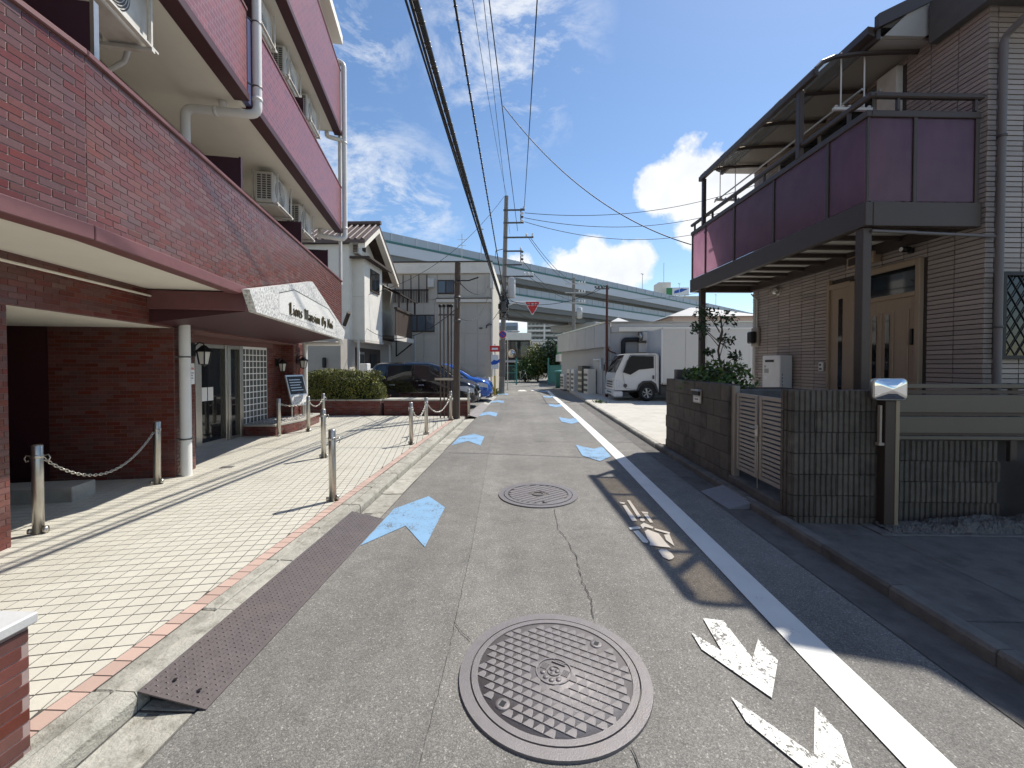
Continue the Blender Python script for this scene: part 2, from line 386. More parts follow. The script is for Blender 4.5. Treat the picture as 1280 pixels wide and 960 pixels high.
crack([(-1.3, 9.2), (-.2, 9.25), (1.3, 9.1)], .008)
for y0 in (-.5,): crack([(-.40, y0), (-.40, 2), (-.45, 3.4), (-.55, 5.3), (-.66, 7.4), (-.70, 12)], .0026, 'seam')
# painted marks
LX = [(-6, 1.41), (2.4, 1.41), (6.7, 1.42), (9, 1.40), (13, 1.34), (20, 1.20), (24, 1.13)]
mb = MB()
for (y0, x0), (y1, x1) in zip(LX[:-1], LX[1:]): mb.sheet([(x0, y0, .007), (x0+.185, y0, .007), (x1+.185, y1, .007), (x1, y1, .007)])
part(mb, 'edge_line', 'paint_line', road)
def mark(pts, m, name, z=.0085): return part(MB().sheet(poly_sheet(pts, z)), name, m, road)
BL = [(-1.37, 3.33), (-1.37, 4.2), (-1.11, 4.62), (-.85, 4.26), (-.83, 3.32), (-1.12, 3.76)]
BR = [(.92, 7.70), (1.2, 7.34), (1.385, 7.55), (1.38, 6.75), (1.14, 6.40), (.92, 6.79)]
for k, dy in enumerate((0, 4.25, 8.5, 12.7, 17.0)): mark([(x - .012*dy*.4, y + dy) for x, y in BL], 'paint_blue', 'blue_arrow')
for k, dy in enumerate((0, 4.05, 8.1, 12.2, 16.2)): mark([(x - .01*dy*(1 if dy > 5 else .0), y + dy) for x, y in BR], 'paint_blue', 'blue_arrow')
mark([(1.04, 2.44), (1.15, 2.42), (1.15, 2.11), (1.26, 2.26), (1.27, 2.1), (1.1, 1.86), (.92, 2.17), (.92, 2.31), (1.02, 2.16)], 'paint_white', 'white_arrow')
mark([(.92, 1.86), (1.1, 1.59), (1.26, 1.82), (1.27, 1.68), (1.14, 1.40), (1.10, 1.40), (.92, 1.73)], 'paint_white', 'white_chevron')
BIKE = [[(1.01, 4.5), (1.07, 4.48), (1.05, 4.43), (1.01, 4.45)], [(1.02, 4.39), (1.06, 4.4), (1.06, 3.96), (1.01, 3.94)], [(1.11, 4.57), (1.14, 4.55), (1.13, 4.08), (1.09, 4.04)], [(1.17, 4.21), (1.23, 4.19), (1.22, 4.15), (1.17, 4.15)], [(1.17, 4.13), (1.21, 4.13), (1.2, 3.92), (1.17, 3.91)], [(1.11, 4.02), (1.14, 4.02), (1.14, 3.97), (1.11, 3.94), (1.09, 3.97)], [(1.06, 3.85), (1.11, 3.91), (1.17, 3.81), (1.15, 3.77), (1.09, 3.81), (1.06, 3.76)], [(1.17, 3.78), (1.28, 3.69), (1.26, 3.65), (1.16, 3.74)], [(1.21, 3.64), (1.26, 3.65), (1.22, 3.41), (1.19, 3.53)], [(.94, 3.79), (1.03, 3.82), (1.05, 3.79), (1.03, 3.76), (.94, 3.74)], [(.96, 3.71), (1.01, 3.73), (1.03, 3.49), (1.01, 3.46), (.98, 3.48)], [(1.06, 3.71), (1.1, 3.75), (1.17, 3.66), (1.17, 3.48), (1.18, 3.38), (1.09, 3.4), (1.02, 3.42), (1.04, 3.48), (1.04, 3.55)], [(1.06, 3.32), (1.09, 3.35), (1.13, 3.34), (1.15, 3.28), (1.15, 3.22), (1.12, 3.18), (1.09, 3.17), (1.06, 3.21)]]
mb = MB()
for q in BIKE: mb.sheet(poly_sheet(q, .0085))
part(mb, 'bicycle_symbol', 'paint_line', road)
# white stop marks at the far end of the lane
for x, y in ((-.5, 23.2), (.25, 23.6)): mark([(x, y), (x+.55, y), (x+.4, y+1.2), (x+.1, y+1.2)], 'paint_white', 'stop_marking')

# left kerb, in stones, with its gutter blocks
kerb = MB().box(-1.885, -1.43, -2.5, 11.4, -.10, -.004).build('kerb', M['concrete_dark']); tag(kerb, 'concrete kerb and gutter along the tiled forecourt', kind='structure')
st_a = MB().box(-.046, .040, -.297, .297, 0, .085, .008).mesh('kerb_strip')
st_b = MB().prism([(-.048, 0), (.052, 0), (.052, .06), (.038, .085), (-.048, .088)], .594, 'y', -.297).mesh('kerb_stone')
gt = MB().prism([(-.118, 0), (.118, 0), (.118, .004), (-.06, -.001), (-.118, .003)], .592, 'y', -.296).mesh('gutter_block')
for me in (st_a, st_b, gt): me.materials.append(M['concrete_kerb'])
for i in range(23):
    y = -2.2 + .6*i
    if y > 11.1: break
    for nm, me, x, z in (('kerb_strip', st_a, -1.835, 0), ('kerb_stone', st_b, -1.732, 0), ('gutter_block', gt, -1.552, 0)):
        o = obj(nm, me, None, kerb); o.location = (x + rnd.uniform(-.003, .003), y, z + rnd.uniform(-.004, .004)); o.rotation_euler = (rnd.uniform(-.004, .004), 0, rnd.uniform(-.004, .004))
# right gutter and kerb
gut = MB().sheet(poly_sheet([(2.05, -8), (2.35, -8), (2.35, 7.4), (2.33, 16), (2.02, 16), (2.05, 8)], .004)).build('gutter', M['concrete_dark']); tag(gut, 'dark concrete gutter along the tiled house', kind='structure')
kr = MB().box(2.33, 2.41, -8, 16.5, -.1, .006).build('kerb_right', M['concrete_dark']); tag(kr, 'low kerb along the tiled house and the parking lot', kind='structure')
ks = MB().prism([(-.045, 0), (.045, 0), (.045, .095), (-.03, .092), (-.045, .07)], .594, 'y', -.297).mesh('kerb_stone')
ks.materials.append(M['concrete_dark'])
ks2 = ks.copy(); ks2.materials.clear(); ks2.materials.append(M['concrete_kerb'])
for i in range(38):
    y = -6 + .6*i
    o = obj('kerb_stone', ks if y < 7.3 else ks2, None, kr); o.location = (2.37 + rnd.uniform(-.004, .004), y, rnd.uniform(-.012, .0)); o.rotation_euler = (rnd.uniform(-.006, .006), 0, rnd.uniform(-.006, .006))
# driveway slabs right of the lane, near the camera
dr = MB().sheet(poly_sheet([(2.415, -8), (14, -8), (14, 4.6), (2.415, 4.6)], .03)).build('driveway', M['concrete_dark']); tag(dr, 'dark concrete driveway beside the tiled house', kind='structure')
for i in range(9):
    y0 = -6 + 1.2*i
    for j in range(5):
        x0 = 2.42 + (.62 if j else 0) + max(0, j-1)*1.25; x1 = x0 + (.61 if j == 0 else 1.24)
        if y0 + 1.19 > 3.9 and x0 < 20: y1 = min(y0 + 1.19, 3.86 + .0*x0)
        else: y1 = y0 + 1.19
        if y1 - y0 < .2: continue
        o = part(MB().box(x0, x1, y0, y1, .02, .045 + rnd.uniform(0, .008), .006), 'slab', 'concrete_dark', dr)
lot = MB().box(2.42, 16, 7.42, 40, -.1, .085).build('parking_lot', M['concrete_lot']); tag(lot, 'pale concrete parking lot in front of the white truck', kind='structure')
lot2 = MB().box(-14, -1.62, 11.95, 19.2, -.1, .05).build('car_park', M['asphalt_patch']); tag(lot2, 'grey parking ground under the black van', kind='structure')
rp = MB().prism([(-1.62, .05), (-1.40, .004), (-1.40, -.05), (-1.62, -.05)], 7.2, 'y', 11.95).build('ramp', M['concrete']); tag(rp, 'sloping concrete crossover into the car park', kind='structure')
# ------------------------------------------------------------------ laid pieces (bricks, tiles): the ones that show largest become objects
def shows(p, nrm):
    """how large a small piece at p facing nrm shows from the street, 0 when outside the frame"""
    d = Vector(p) - Vector((0, 0, 1.5)); q = d.length
    y = d.y*.9994 - d.x*.035; x = d.x*.9994 + d.y*.035
    if y < .2 or abs(x/y) > 1.27 or d.z/y > .93 or d.z/y < -.97: return 0.0
    return max(0.0, -d.normalized().dot(Vector(nrm)))/(q*q)
class Laid:
    def __init__(s): s.items = []
    def wall(s, T, N, w, h, bw, bh, j, u0=0.0, skip=None, bond=True, z0=0.0, depth=.0035):
        """T(u, v, d) maps wall coordinates to the parent's frame, d = proud depth; N = world normal via TW"""
        rows = int(round(h/(bh + j)))
        for r in range(rows):
            v0 = r*(bh + j) + j/2
            off = (bw + j)/2 if (r % 2 and bond) else 0.0
            n = int(w/(bw + j)) + 2
            for k in range(-1, n):
                a = k*(bw + j) - off + j/2 + u0; b = a + bw
                a2, b2 = max(a, 0.002), min(b, w - .002)
                if b2 - a2 < .02: continue
                if skip and skip((a2 + b2)/2, v0 + bh/2): continue
                s.items.append((T, N, a2, b2, v0, v0 + bh, depth))
    def lay(s, parent, W, name, stuff, m, limit=300):
        """W maps parent frame to world"""
        sc_ = []
        for i, (T, N, a, b, v0, v1, d) in enumerate(s.items):
            sc_.append((shows(W(*T((a+b)/2, (v0+v1)/2, 0)), N)*(b-a)*(v1-v0), i))
        sc_.sort(reverse=True)
        top = {i for q, i in sc_[:limit] if q > 0}
        rest = MB(); cache = {}
        for i, (T, N, a, b, v0, v1, d) in enumerate(s.items):
            e = .0012
            dd = d*(.8 + .4*((i*7919) % 101)/101)
            def pts(A, B, C, D, f):
                return [f(A, C, 0), f(B, C, 0), f(B, D, 0), f(A, D, 0), f(A+e, C+e, dd), f(B-e, C+e, dd), f(B-e, D-e, dd), f(A+e, D-e, dd)]
            F = [[4,5,6,7],[0,1,5,4],[1,2,6,5],[2,3,7,6],[3,0,4,7]]
            if i in top:
                c0 = Vector(T((a+b)/2, (v0+v1)/2, 0)); ux = Vector(T((a+b)/2 + 1, (v0+v1)/2, 0)) - c0; uy = Vector(T((a+b)/2, (v0+v1)/2 + 1, 0)) - c0; un = Vector(T((a+b)/2, (v0+v1)/2, 1)) - c0
                key = (round(b-a, 3), round(v1-v0, 3), round(dd, 3))
                if key not in cache:
                    mb = MB(); mb.add(pts(-(b-a)/2, (b-a)/2, -(v1-v0)/2, (v1-v0)/2, lambda x, y, z: (x, y, z)), F); me = mb.mesh(name); me.materials.append(m); cache[key] = me
                o = obj(name, cache[key], None, parent)
                Mx = Matrix((ux, uy, un)).transposed().to_4x4(); Mx.translation = c0; o.matrix_local = Mx
            else:
                rest.add(pts(a, b, v0, v1, T), F)
        if rest.v:
            o = rest.build(stuff, m, parent); o['kind'] = 'stuff'
        return s

# ------------------------------------------------------------------ forecourt
K = (-2.93, 2.68, 0.0); KA = R(12.5)
BW, BI = frame(K, KA)
fc = MB().sheet(poly_sheet([(-1.886, -2.5), (-1.886, 11.4), (-6.2, 11.4), (-12, 11.4), (-12, -2.5)], .0772)).build('forecourt', M['grout']); tag(fc, 'cream tiled forecourt of the red brick building', kind='structure')
def clip_x(poly, X):
    out = []
    for i in range(len(poly)):
        a, b = poly[i], poly[(i+1) % len(poly)]
        if a[0] <= X: out.append(a)
        if (a[0] <= X) != (b[0] <= X):
            t = (X - a[0])/(b[0] - a[0]); out.append((X, a[1] + (b[1]-a[1])*t))
    return out
PT, G = .0965, .0034
tiles = []
for i in range(-30, 30):
    for j in range(-40, 95):
        t0, s0 = i*PT, j*PT
        q = [BW(t, s, 0) for t, s in ((t0+G, s0+G), (t0+PT-G, s0+G), (t0+PT-G, s0+PT-G), (t0+G, s0+PT-G))]
        c = sum((Vector(p) for p in q), Vector())/4
        if c.x > -1.95 or c.y < .2 or c.y > 11.35 or t0 < -2.6 or c.x < -7: continue
        p2 = [(p.x, p.y) for p in q]
        if max(p[0] for p in p2) > -1.986:
            p2 = clip_x(p2, -1.986)
            ar = abs(sum(p2[k][0]*p2[(k+1) % len(p2)][1] - p2[(k+1) % len(p2)][0]*p2[k][1] for k in range(len(p2))))/2 if len(p2) > 2 else 0
            if ar < .0006: continue
        tiles.append((shows((c.x, c.y, .08), (0, 0, 1)), p2, c))
tiles.sort(key=lambda q: -q[0])
def tile_mb(p2, dz, c=(0, 0)):
    n = len(p2); mb = MB(); cx = sum(p[0] for p in p2)/n; cy = sum(p[1] for p in p2)/n
    f = .985
    P = [(x - c[0], y - c[1], .0) for x, y in p2] + [(cx + (x-cx)*f - c[0], cy + (y-cy)*f - c[1], .0024 + dz) for x, y in p2]
    mb.add(P, [list(range(n, 2*n))] + [[k, (k+1) % n, n + (k+1) % n, n + k] for k in range(n)]); return mb
rest = MB(); full = None
for k, (q, p2, c) in enumerate(tiles):
    if k < 300 and q > 0:
        if len(p2) == 4 and max(p[0] for p in p2) < -1.987:
            if full is None: full = tile_mb(p2, 0, (c.x, c.y)).mesh('tile'); full.materials.append(M['tile_white'])
            o = obj('tile', full, None, fc)
        else:
            me = tile_mb(p2, 0, (c.x, c.y)).mesh('tile'); me.materials.append(M['tile_white']); o = obj('tile', me, None, fc)
        o.location = (c.x, c.y, .0772 + rnd.uniform(-.0004, .0004)); o.rotation_euler = (rnd.uniform(-.002, .002), rnd.uniform(-.002, .002), 0)
    else:
        m2 = tile_mb(p2, rnd.uniform(-.0004, .0004)); rest.add([(x, y, z + .0772) for x, y, z in m2.v], m2.f)
tag(rest.build('tiles', M['tile_white'], fc), kind='stuff')
tm = tile_mb([(-.0445, -.0445), (.0445, -.0445), (.0445, .0445), (-.0445, .0445)], 0).mesh('border_tile'); tm.materials.append(M['tile_pink'])
for k in range(112):
    o = obj('border_tile', tm, None, fc); o.location = (-1.9355, .8 + .0945*k, .0772 + rnd.uniform(-.0004, .0004))
for x, y, w, h in ((-4.15, 5.55, .16, .10), (-3.25, 6.02, .3, .2)):
    part(MB(lambda a, b, c, x=x, y=y: BW(*(BI(x, y, 0) + Vector((a, b, c))))).box(-w/2, w/2, -h/2, h/2, .075, .084, .002), 'drain_cover', 'iron' if w < .2 else 'tile_white', fc)

# ------------------------------------------------------------------ red brick apartment building (own frame: x out to the street, y along the facade)
apt = thing('apartment_building', 'red brick apartment building with white balcony undersides and granite entrance sign', 'building', K, KA)
NA = R(-9.2); cn, sn = math.cos(NA), math.sin(NA)
def NT(t, s, z): return (t*cn - s*sn, t*sn + s*cn, z)
def ap(mb, name, m, parent=None): return part(mb, name, m, parent or apt)
END = 7.62
bricks = Laid()
def wdir(v): 
    q = Matrix.Rotation(KA, 3, 'Z') @ Vector(v); return tuple(q)
def wall_t(t, s0, s1, z0, z1, skip=None, nt=False):
    """bricks on a face looking out to the street"""
    f = (lambda u, v, d: NT(t + d, s0 + u, z0 + v)) if nt else (lambda u, v, d: (t + d, s0 + u, z0 + v))
    bricks.wall(f, wdir((cn, sn, 0)) if nt else wdir((1, 0, 0)), s1 - s0, z1 - z0, .1425, .0425, .0058, skip=skip)
def wall_s(s, t0, t1, z0, z1):
    """bricks on a face looking back towards the camera"""
    bricks.wall(lambda u, v, d: (t0 + u, s - d, z0 + v), wdir((0, -1, 0)), t1 - t0, z1 - z0, .1425, .0425, .0058)
ap(MB().box(-.16, -.014, .0, END, 2.43, 3.555), 'parapet', 'brick_grout')
ap(MB(NT).box(-.16, -.014, -6, -.004, 2.43, 3.555), 'parapet', 'brick_grout')
wall_t(-.014, 0, END, 2.442, 3.555); wall_t(-.014, -6, -.002, 2.442, 3.555, nt=True)
ap(MB().box(-.19, .012, -.0, END + .02, 3.555, 3.60, .008), 'coping', 'mauve'); ap(MB(NT).box(-.19, .012, -6, .0, 3.555, 3.60, .008), 'coping', 'mauve')
ap(MB().box(-.10, .035, .0, END + .02, 2.335, 2.438, .006), 'lip', 'mauve'); ap(MB(NT).box(-.10, .035, -6, .0, 2.335, 2.438, .006), 'lip', 'mauve')
ap(MB().prism([(-1.3, -6), (-1.14, -6), (-.10, -.0), (-.10, END), (-1.3, END)], .16, 'z', 2.375), 'soffit', 'soffit')
# ground floor
ap(MB().box(-1.4, -.972, -6, 7.5, 1.965, 2.375), 'lintel', 'grout_dark'); wall_t(-.972, -6, 7.5, 1.97, 2.375)
ap(MB().box(-1.9, -.982, -6, .60, 0, 1.965), 'pier', 'grout_dark'); wall_t(-.982, -3, .60, .072, 1.965)
ap(MB().box(-2.3, -.962, 2.634, 3.08, 0, 1.965), 'pier', 'grout_dark'); wall_t(-.962, 2.634, 3.08, .072, 1.965); wall_s(2.634, -2.3, -.962, .072, 1.965)
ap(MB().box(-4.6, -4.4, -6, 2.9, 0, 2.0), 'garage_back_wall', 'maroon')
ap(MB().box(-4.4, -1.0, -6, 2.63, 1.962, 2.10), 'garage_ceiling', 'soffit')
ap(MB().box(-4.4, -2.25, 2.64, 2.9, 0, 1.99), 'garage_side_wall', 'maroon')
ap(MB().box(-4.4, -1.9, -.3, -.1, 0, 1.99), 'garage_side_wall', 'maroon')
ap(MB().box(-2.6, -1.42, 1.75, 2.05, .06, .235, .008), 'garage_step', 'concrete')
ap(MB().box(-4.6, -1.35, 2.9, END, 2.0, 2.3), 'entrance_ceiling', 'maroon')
ap(MB().tube([(-.93, -2, 2.29), (-.93, 2.5, 2.29), (-.94, 2.72, 2.27)], .012, 6), 'conduit', 'soffit')
ap(MB().box(-1.5, -.962, 7.1, 7.58, 0, 1.965), 'pier', 'grout_dark'); wall_t(-.962, 7.1, 7.58, .072, 1.965); wall_s(7.1, -1.5, -.962, .072, 1.965)
# the entrance wall runs parallel to the lane
def EN(x, y, z): return tuple(BI(x, y, z))
EX = -5.62
ap(MB(EN).box(EX - .3, EX - .05, 8.82, 10.4, 0, 2.05), 'entrance_wall', 'grout_dark')
bricks.wall(lambda u, v, d: EN(EX - .05 + d, 8.82 + u, .072 + v), (1, 0, 0), 1.5, 1.95, .1425, .0425, .0058)
ap(MB(EN).box(EX - 2.6, EX - 2.5, 5.0, 10.0, 0, 2.05), 'lobby_wall', 'dirty_white')
ap(MB(EN).box(EX - .3, EX - .02, 5.4, 6.9, 0, 2.05), 'entrance_wall', 'grout_dark')
ap(MB(EN).box(EX - .3, EX + .0, 6.75, 8.95, 1.87, 2.05), 'door_lintel', 'grout_dark')
dg = ap(MB(EN).box(EX - .06, EX - .045, 6.9, 8.0, .09, 1.86), 'entrance_glass', 'glass_dark')
for y0, y1 in ((6.80, 6.93), (7.50, 7.56), (7.575, 7.64), (7.89, 7.98)):
    ap(MB(EN).box(EX - .09, EX + .01, y0, y1, .08, 1.87, .004), 'door_frame', 'steel')
ap(MB(EN).box(EX - .085, EX - .01, 6.9, 7.95, 1.80, 1.868, .003), 'door_frame', 'steel')
ap(MB(EN).box(EX - .085, EX - .005, 6.9, 7.95, .078, .13, .003), 'door_sill', 'steel')
for y0 in (6.99, 7.13): ap(MB(EN).box(EX - .045, EX - .04, y0, y0 + .12, .86, 1.1), 'paper_notice', 'sign_white')
mbx = ap(MB(EN).box(EX - .9, EX - .7, 7.0, 7.9, .5, 1.7), 'letter_boxes', 'steel')
# glass blocks
gb = ap(MB(EN).box(EX - .12, EX - .04, 8.0, 8.80, .30, 1.868), 'glass_block_mortar', 'sign_white')
m_gb = mat('glass_block', (.10, .105, .10), .12, .15, 20, .5, 30, spec=.7)
gbm = MB().box(-.005, .006, -.043, .043, -.054, .054, .004).mesh('glass_block'); gbm.materials.append(m_gb)
for r in range(12):
    for c in range(7):
        o = obj('glass_block', gbm, None, gb); p = EN(EX - .04, 8.06 + c*.113, .365 + r*.127)
        o.location = p; o.rotation_euler = (0, 0, -KA)
# canopy with the granite sign
ap(MB().box(-.97, .06, 2.16, 7.12, 2.145, 2.36, .005), 'entrance_canopy', 'mauve')
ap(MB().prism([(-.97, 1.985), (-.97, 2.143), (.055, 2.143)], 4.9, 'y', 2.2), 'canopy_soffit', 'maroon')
sg = ap(MB().prism([(2.05, 2.38), (4.58, 2.97), (7.22, 2.31), (7.05, 2.085), (2.24, 2.14)], .085, 'x', .062), 'granite_sign', 'granite')
ap(MB().prism([(2.97, 2.49), (3.6, 2.645), (5.63, 2.625), (6.27, 2.455), (6.27, 2.18), (2.97, 2.225)], .006, 'x', .145), 'sign_panel', 'granite_light', sg)
mb = MB(); q = [(2.97, 2.49), (3.6, 2.645), (5.63, 2.625), (6.27, 2.455), (6.27, 2.18)]
for a, b in zip(q[:-1], q[1:]): mb.bar((.148, a[0], a[1]+.006), (.148, b[0], b[1]+.006), .012, .010)
ap(mb, 'sign_groove', 'steel_dark', sg)
STR = {'L': [[(.12, .95), (.12, .1), (.5, .05), (.62, .2)], [(.3, 1.0), (.3, .15)], [(.0, .8), (.12, .95)]],
 'M': [[(.05, .85), (.15, .98), (.15, .05)], [(.15, .95), (.42, .85), (.42, .05)], [(.42, .9), (.72, .95), (.72, .1), (.8, .05)]],
 'O': [[(.35, .98), (.08, .75), (.08, .2), (.35, .02)], [(.35, .98), (.62, .8), (.62, .25), (.35, .02)], [(.32, .85), (.32, .15)]],
 'N': [[(.08, .95), (.08, .0)], [(.08, .95), (.55, .1)], [(.55, 1.0), (.55, .05)]],
 'i': [[(.08, .58), (.14, .62), (.14, .1), (.2, .04)], [(.12, .84), (.17, .88)]], 'j': [[(.14, .62), (.14, -.15), (.02, -.22)], [(.12, .84), (.17, .88)]],
 'o': [[(.1, .52), (.1, .12), (.24, .03)], [(.1, .52), (.26, .62), (.38, .5), (.38, .12), (.24, .03)]],
 'n': [[(.08, .62), (.08, .05)], [(.08, .52), (.28, .62), (.36, .5), (.36, .08), (.42, .04)]],
 's': [[(.34, .55), (.2, .62), (.08, .5), (.34, .2), (.22, .05), (.06, .12)]],
 'a': [[(.08, .55), (.22, .62), (.34, .52), (.34, .08), (.4, .04)], [(.34, .36), (.1, .3), (.1, .1), (.32, .06)]],
 '6': [[(.38, .92), (.12, .6), (.1, .15), (.26, .02), (.4, .15), (.38, .4), (.12, .46)]]}
ADV = {'L': .66, 'M': .9, 'O': .74, 'N': .7, 'i': .27, 'j': .28, 'o': .48, 'n': .5, 's': .42, 'a': .48, '6': .48, ' ': .34}
def pen(text, x0, x1, z0, h, xt):
    """broad-nib lettering cut as raised strokes"""
    tot = sum(ADV[c] for c in text); k = (x1 - x0)/tot; x = x0; mb = MB()
    for c in text:
        for pl in STR.get(c, []):
            for a, b in zip(pl[:-1], pl[1:]):
                nx, nz_ = .037*k, .028*h
                A = (x + a[0]*k, z0 + a[1]*h); B = (x + b[0]*k, z0 + b[1]*h)
                poly = [(A[0]-nx, A[1]-nz_), (A[0]+nx, A[1]+nz_), (B[0]+nx, B[1]+nz_), (B[0]-nx, B[1]-nz_)]
                mb.prism(poly, .012 + .0006*(len(mb.f) % 7), 'x', xt)
        x += ADV[c]*k
    return mb
ap(pen('Lions Mansion Oji No6', 3.34, 5.98, 2.245, .185, .150), 'lettering', 'bronze', sg)
# upper floors
def mosaic():
    m = bpy.data.materials.new('mosaic_tile'); m.use_nodes = True; N, L = m.node_tree.nodes, m.node_tree.links; p = N['Principled BSDF']
    p.inputs['Roughness'].default_value = .36; p.inputs['Specular IOR Level'].default_value = .5
    tc = N.new('ShaderNodeTexCoord'); sx = N.new('ShaderNodeSeparateXYZ'); L.new(tc.outputs['Object'], sx.inputs[0])
    cb = N.new('ShaderNodeCombineXYZ'); L.new(sx.outputs[1], cb.inputs[0]); L.new(sx.outputs[2], cb.inputs[1])
    b = N.new('ShaderNodeTexBrick'); L.new(cb.outputs[0], b.inputs['Vector']); b.inputs['Scale'].default_value = 1.0; b.inputs['Brick Width'].default_value = .108; b.inputs['Row Height'].default_value = .061; b.inputs['Mortar Size'].default_value = .0045; b.inputs['Bias'].default_value = -.1
    b.inputs['Color1'].default_value = (.25, .072, .074, 1); b.inputs['Color2'].default_value = (.155, .054, .062, 1); b.inputs['Mortar'].default_value = (.27, .165, .17, 1)
    L.new(b.outputs['Color'], p.inputs['Base Color'])
    bu = N.new('ShaderNodeBump'); bu.inputs['Strength'].default_value = .4; bu.inputs['Distance'].default_value = .003; bu.invert = True; L.new(b.outputs['Fac'], bu.inputs['Height']); L.new(bu.outputs[0], p.inputs['Normal'])
    M['mosaic_tile'] = m
mosaic()
ap(MB().box(-1.6, -1.27, -6, END - .1, 2.5, 9.2), 'upper_wall', 'maroon')
for z0, zt in ((4.76, 5.86), (7.15, 8.72)):
    ap(MB().prism([(-1.3, -6), (-.95, -6), (-.10, -.0), (-.10, END - .1), (-1.3, END - .1)], .10, 'z', z0 + .03), 'soffit', 'soffit')
    for s0, s1 in ((0.0, 2.42), (2.62, END)):
        ap(MB().box(-.15, .0, s0, s1, z0 + .10, zt), 'parapet', 'mosaic_tile'); ap(MB().box(-.15, .025, s0, s1, z0, z0 + .098, .005), 'lip', 'maroon')
        ap(MB().box(-.17, .014, s0, s1, zt, zt + .04, .006), 'coping', 'mauve')
    ap(MB(NT).box(-.15, .0, -6, -.004, z0 + .10, zt), 'parapet', 'mosaic_tile'); ap(MB(NT).box(-.15, .025, -6, -.004, z0, z0 + .098, .005), 'lip', 'maroon')
    ap(MB().box(-.15, -.03, 2.42, 2.62, z0 + .05, zt + .01), 'parapet_joint', mat('indigo_tile%d' % int(z0), (.07, .075, .16), .35, .1, 60, .3, 60))
    for s0 in (1.2, 3.4, 5.7):
        w_ = ap(MB().box(-1.29, -1.25, s0, s0 + 1.5, z0 - 2.1, z0 - .35), 'window', 'steel'); ap(MB().box(-1.252, -1.24, s0 + .06, s0 + 1.44, z0 - 2.05, z0 - .4), 'pane', 'glass_dark', w_)
ap(MB().box(-1.6, .05, -6, END + .03, 9.4, 9.6), 'roof_slab', 'soffit')
m_pt = mat('partition', (.050, .018, .028), .45, .06, 5)
for z0, ss in ((3.3, (.3, 2.6, 5.0, 6.9)), (5.7, (.9, 3.0, 5.2))):
    for s0 in ss:
        pt = ap(MB().box(-1.26, -.18, s0, s0 + .03, z0, z0 + .84), 'partition', m_pt); ap(MB().box(-.18, -.155, s0 - .008, s0 + .038, z0 + .2, z0 + .85), 'edge_trim', 'steel' if s0 < 2 else m_pt, pt)
# drainpipes
def elbow(path, r, n=10):
    """rounded pipe run"""
    P = [Vector(p) for p in path]; out = [P[0]]
    for a, b, c in zip(P[:-2], P[1:-1], P[2:]):
        d0 = (a-b).normalized(); d1 = (c-b).normalized(); k = min(r*2.0, (a-b).length*.45, (c-b).length*.45)
        p0, p1 = b + d0*k, b + d1*k
        for i in range(6):
            t = i/5; out.append(p0*(1-t)**2 + b*2*t*(1-t) + p1*t*t)
    return out + [P[-1]]
def pipe(path, r, name='drainpipe', clips=()):
    o = ap(MB().tube(elbow(path, r), r, 14), name, 'pvc')
    for c, ax in clips:
        ap(MB().lathe([(r*.98, -.02), (r*1.12, -.02), (r*1.12, .02), (r*.98, .02)], 14, c, ax), 'pipe_collar', 'pvc', o)
    return o
p_ = pipe([(-.80, 2.60, 2.375), (-.80, 2.60, 2.24), (-.875, 2.70, 2.12), (-.875, 2.70, .07)], .062, clips=(((-.875, 2.70, 2.03), 'z'), ((-.80, 2.60, 2.30), 'z')))
for z in (.55, 1.6): ap(MB().lathe([(.064, -.008), (.070, -.008), (.070, .008), (.064, .008)], 14, (-.875, 2.70, z), 'z').bar((-.875, 2.66, z), (-.97, 2.64, z), .016), 'pipe_bracket', 'steel_dark', p_)
p_ = pipe([(.075, 2.52, 9.3), (.075, 2.52, 4.66), (-.74, 2.52, 4.66), (-.74, 2.52, 3.2)], .052, clips=(((.075, 2.52, 4.85), 'z'), ((-.4, 2.52, 4.66), 'x')))
pipe([(-.32, 2.52, 4.78), (-.32, 2.52, 4.66)], .045)
for z in (5.0, 5.8): ap(MB().lathe([(.052, -.008), (.058, -.008), (.058, .008), (.052, .008)], 14, (.075, 2.52, z), 'z').bar((.06, 2.52, z), (-.02, 2.40, z), .015), 'pipe_bracket', 'steel_dark', p_)
p_ = pipe([(-.3, 7.55, 8.96), (.07, 7.66, 8.96), (.07, 7.66, 4.62), (-.5, 7.40, 4.62)], .06, clips=(((.07, 7.66, 4.9), 'z'), ((.07, 7.66, 7.0), 'z')))
pipe([(-.45, 7.45, 4.62), (-.45, 7.45, 4.78)], .05); pipe([(.07, 7.66, 7.05), (-.3, 7.5, 7.05), (-.3, 7.5, 7.16)], .05)
pipe([(-.05, 7.70, 8.9), (-.05, 7.70, 3.5)], .042)
p_ = pipe([(.0, 7.35, 2.15), (.0, 7.52, 2.02), (-.84, 7.52, 2.02), (-.84, 7.52, .1)], .055)
pipe([(-.84, 7.52, 2.02), (-.84, 7.52, 1.9)], .062)
bricks.lay(apt, BW, 'brick', 'bricks', M['brick_red'])
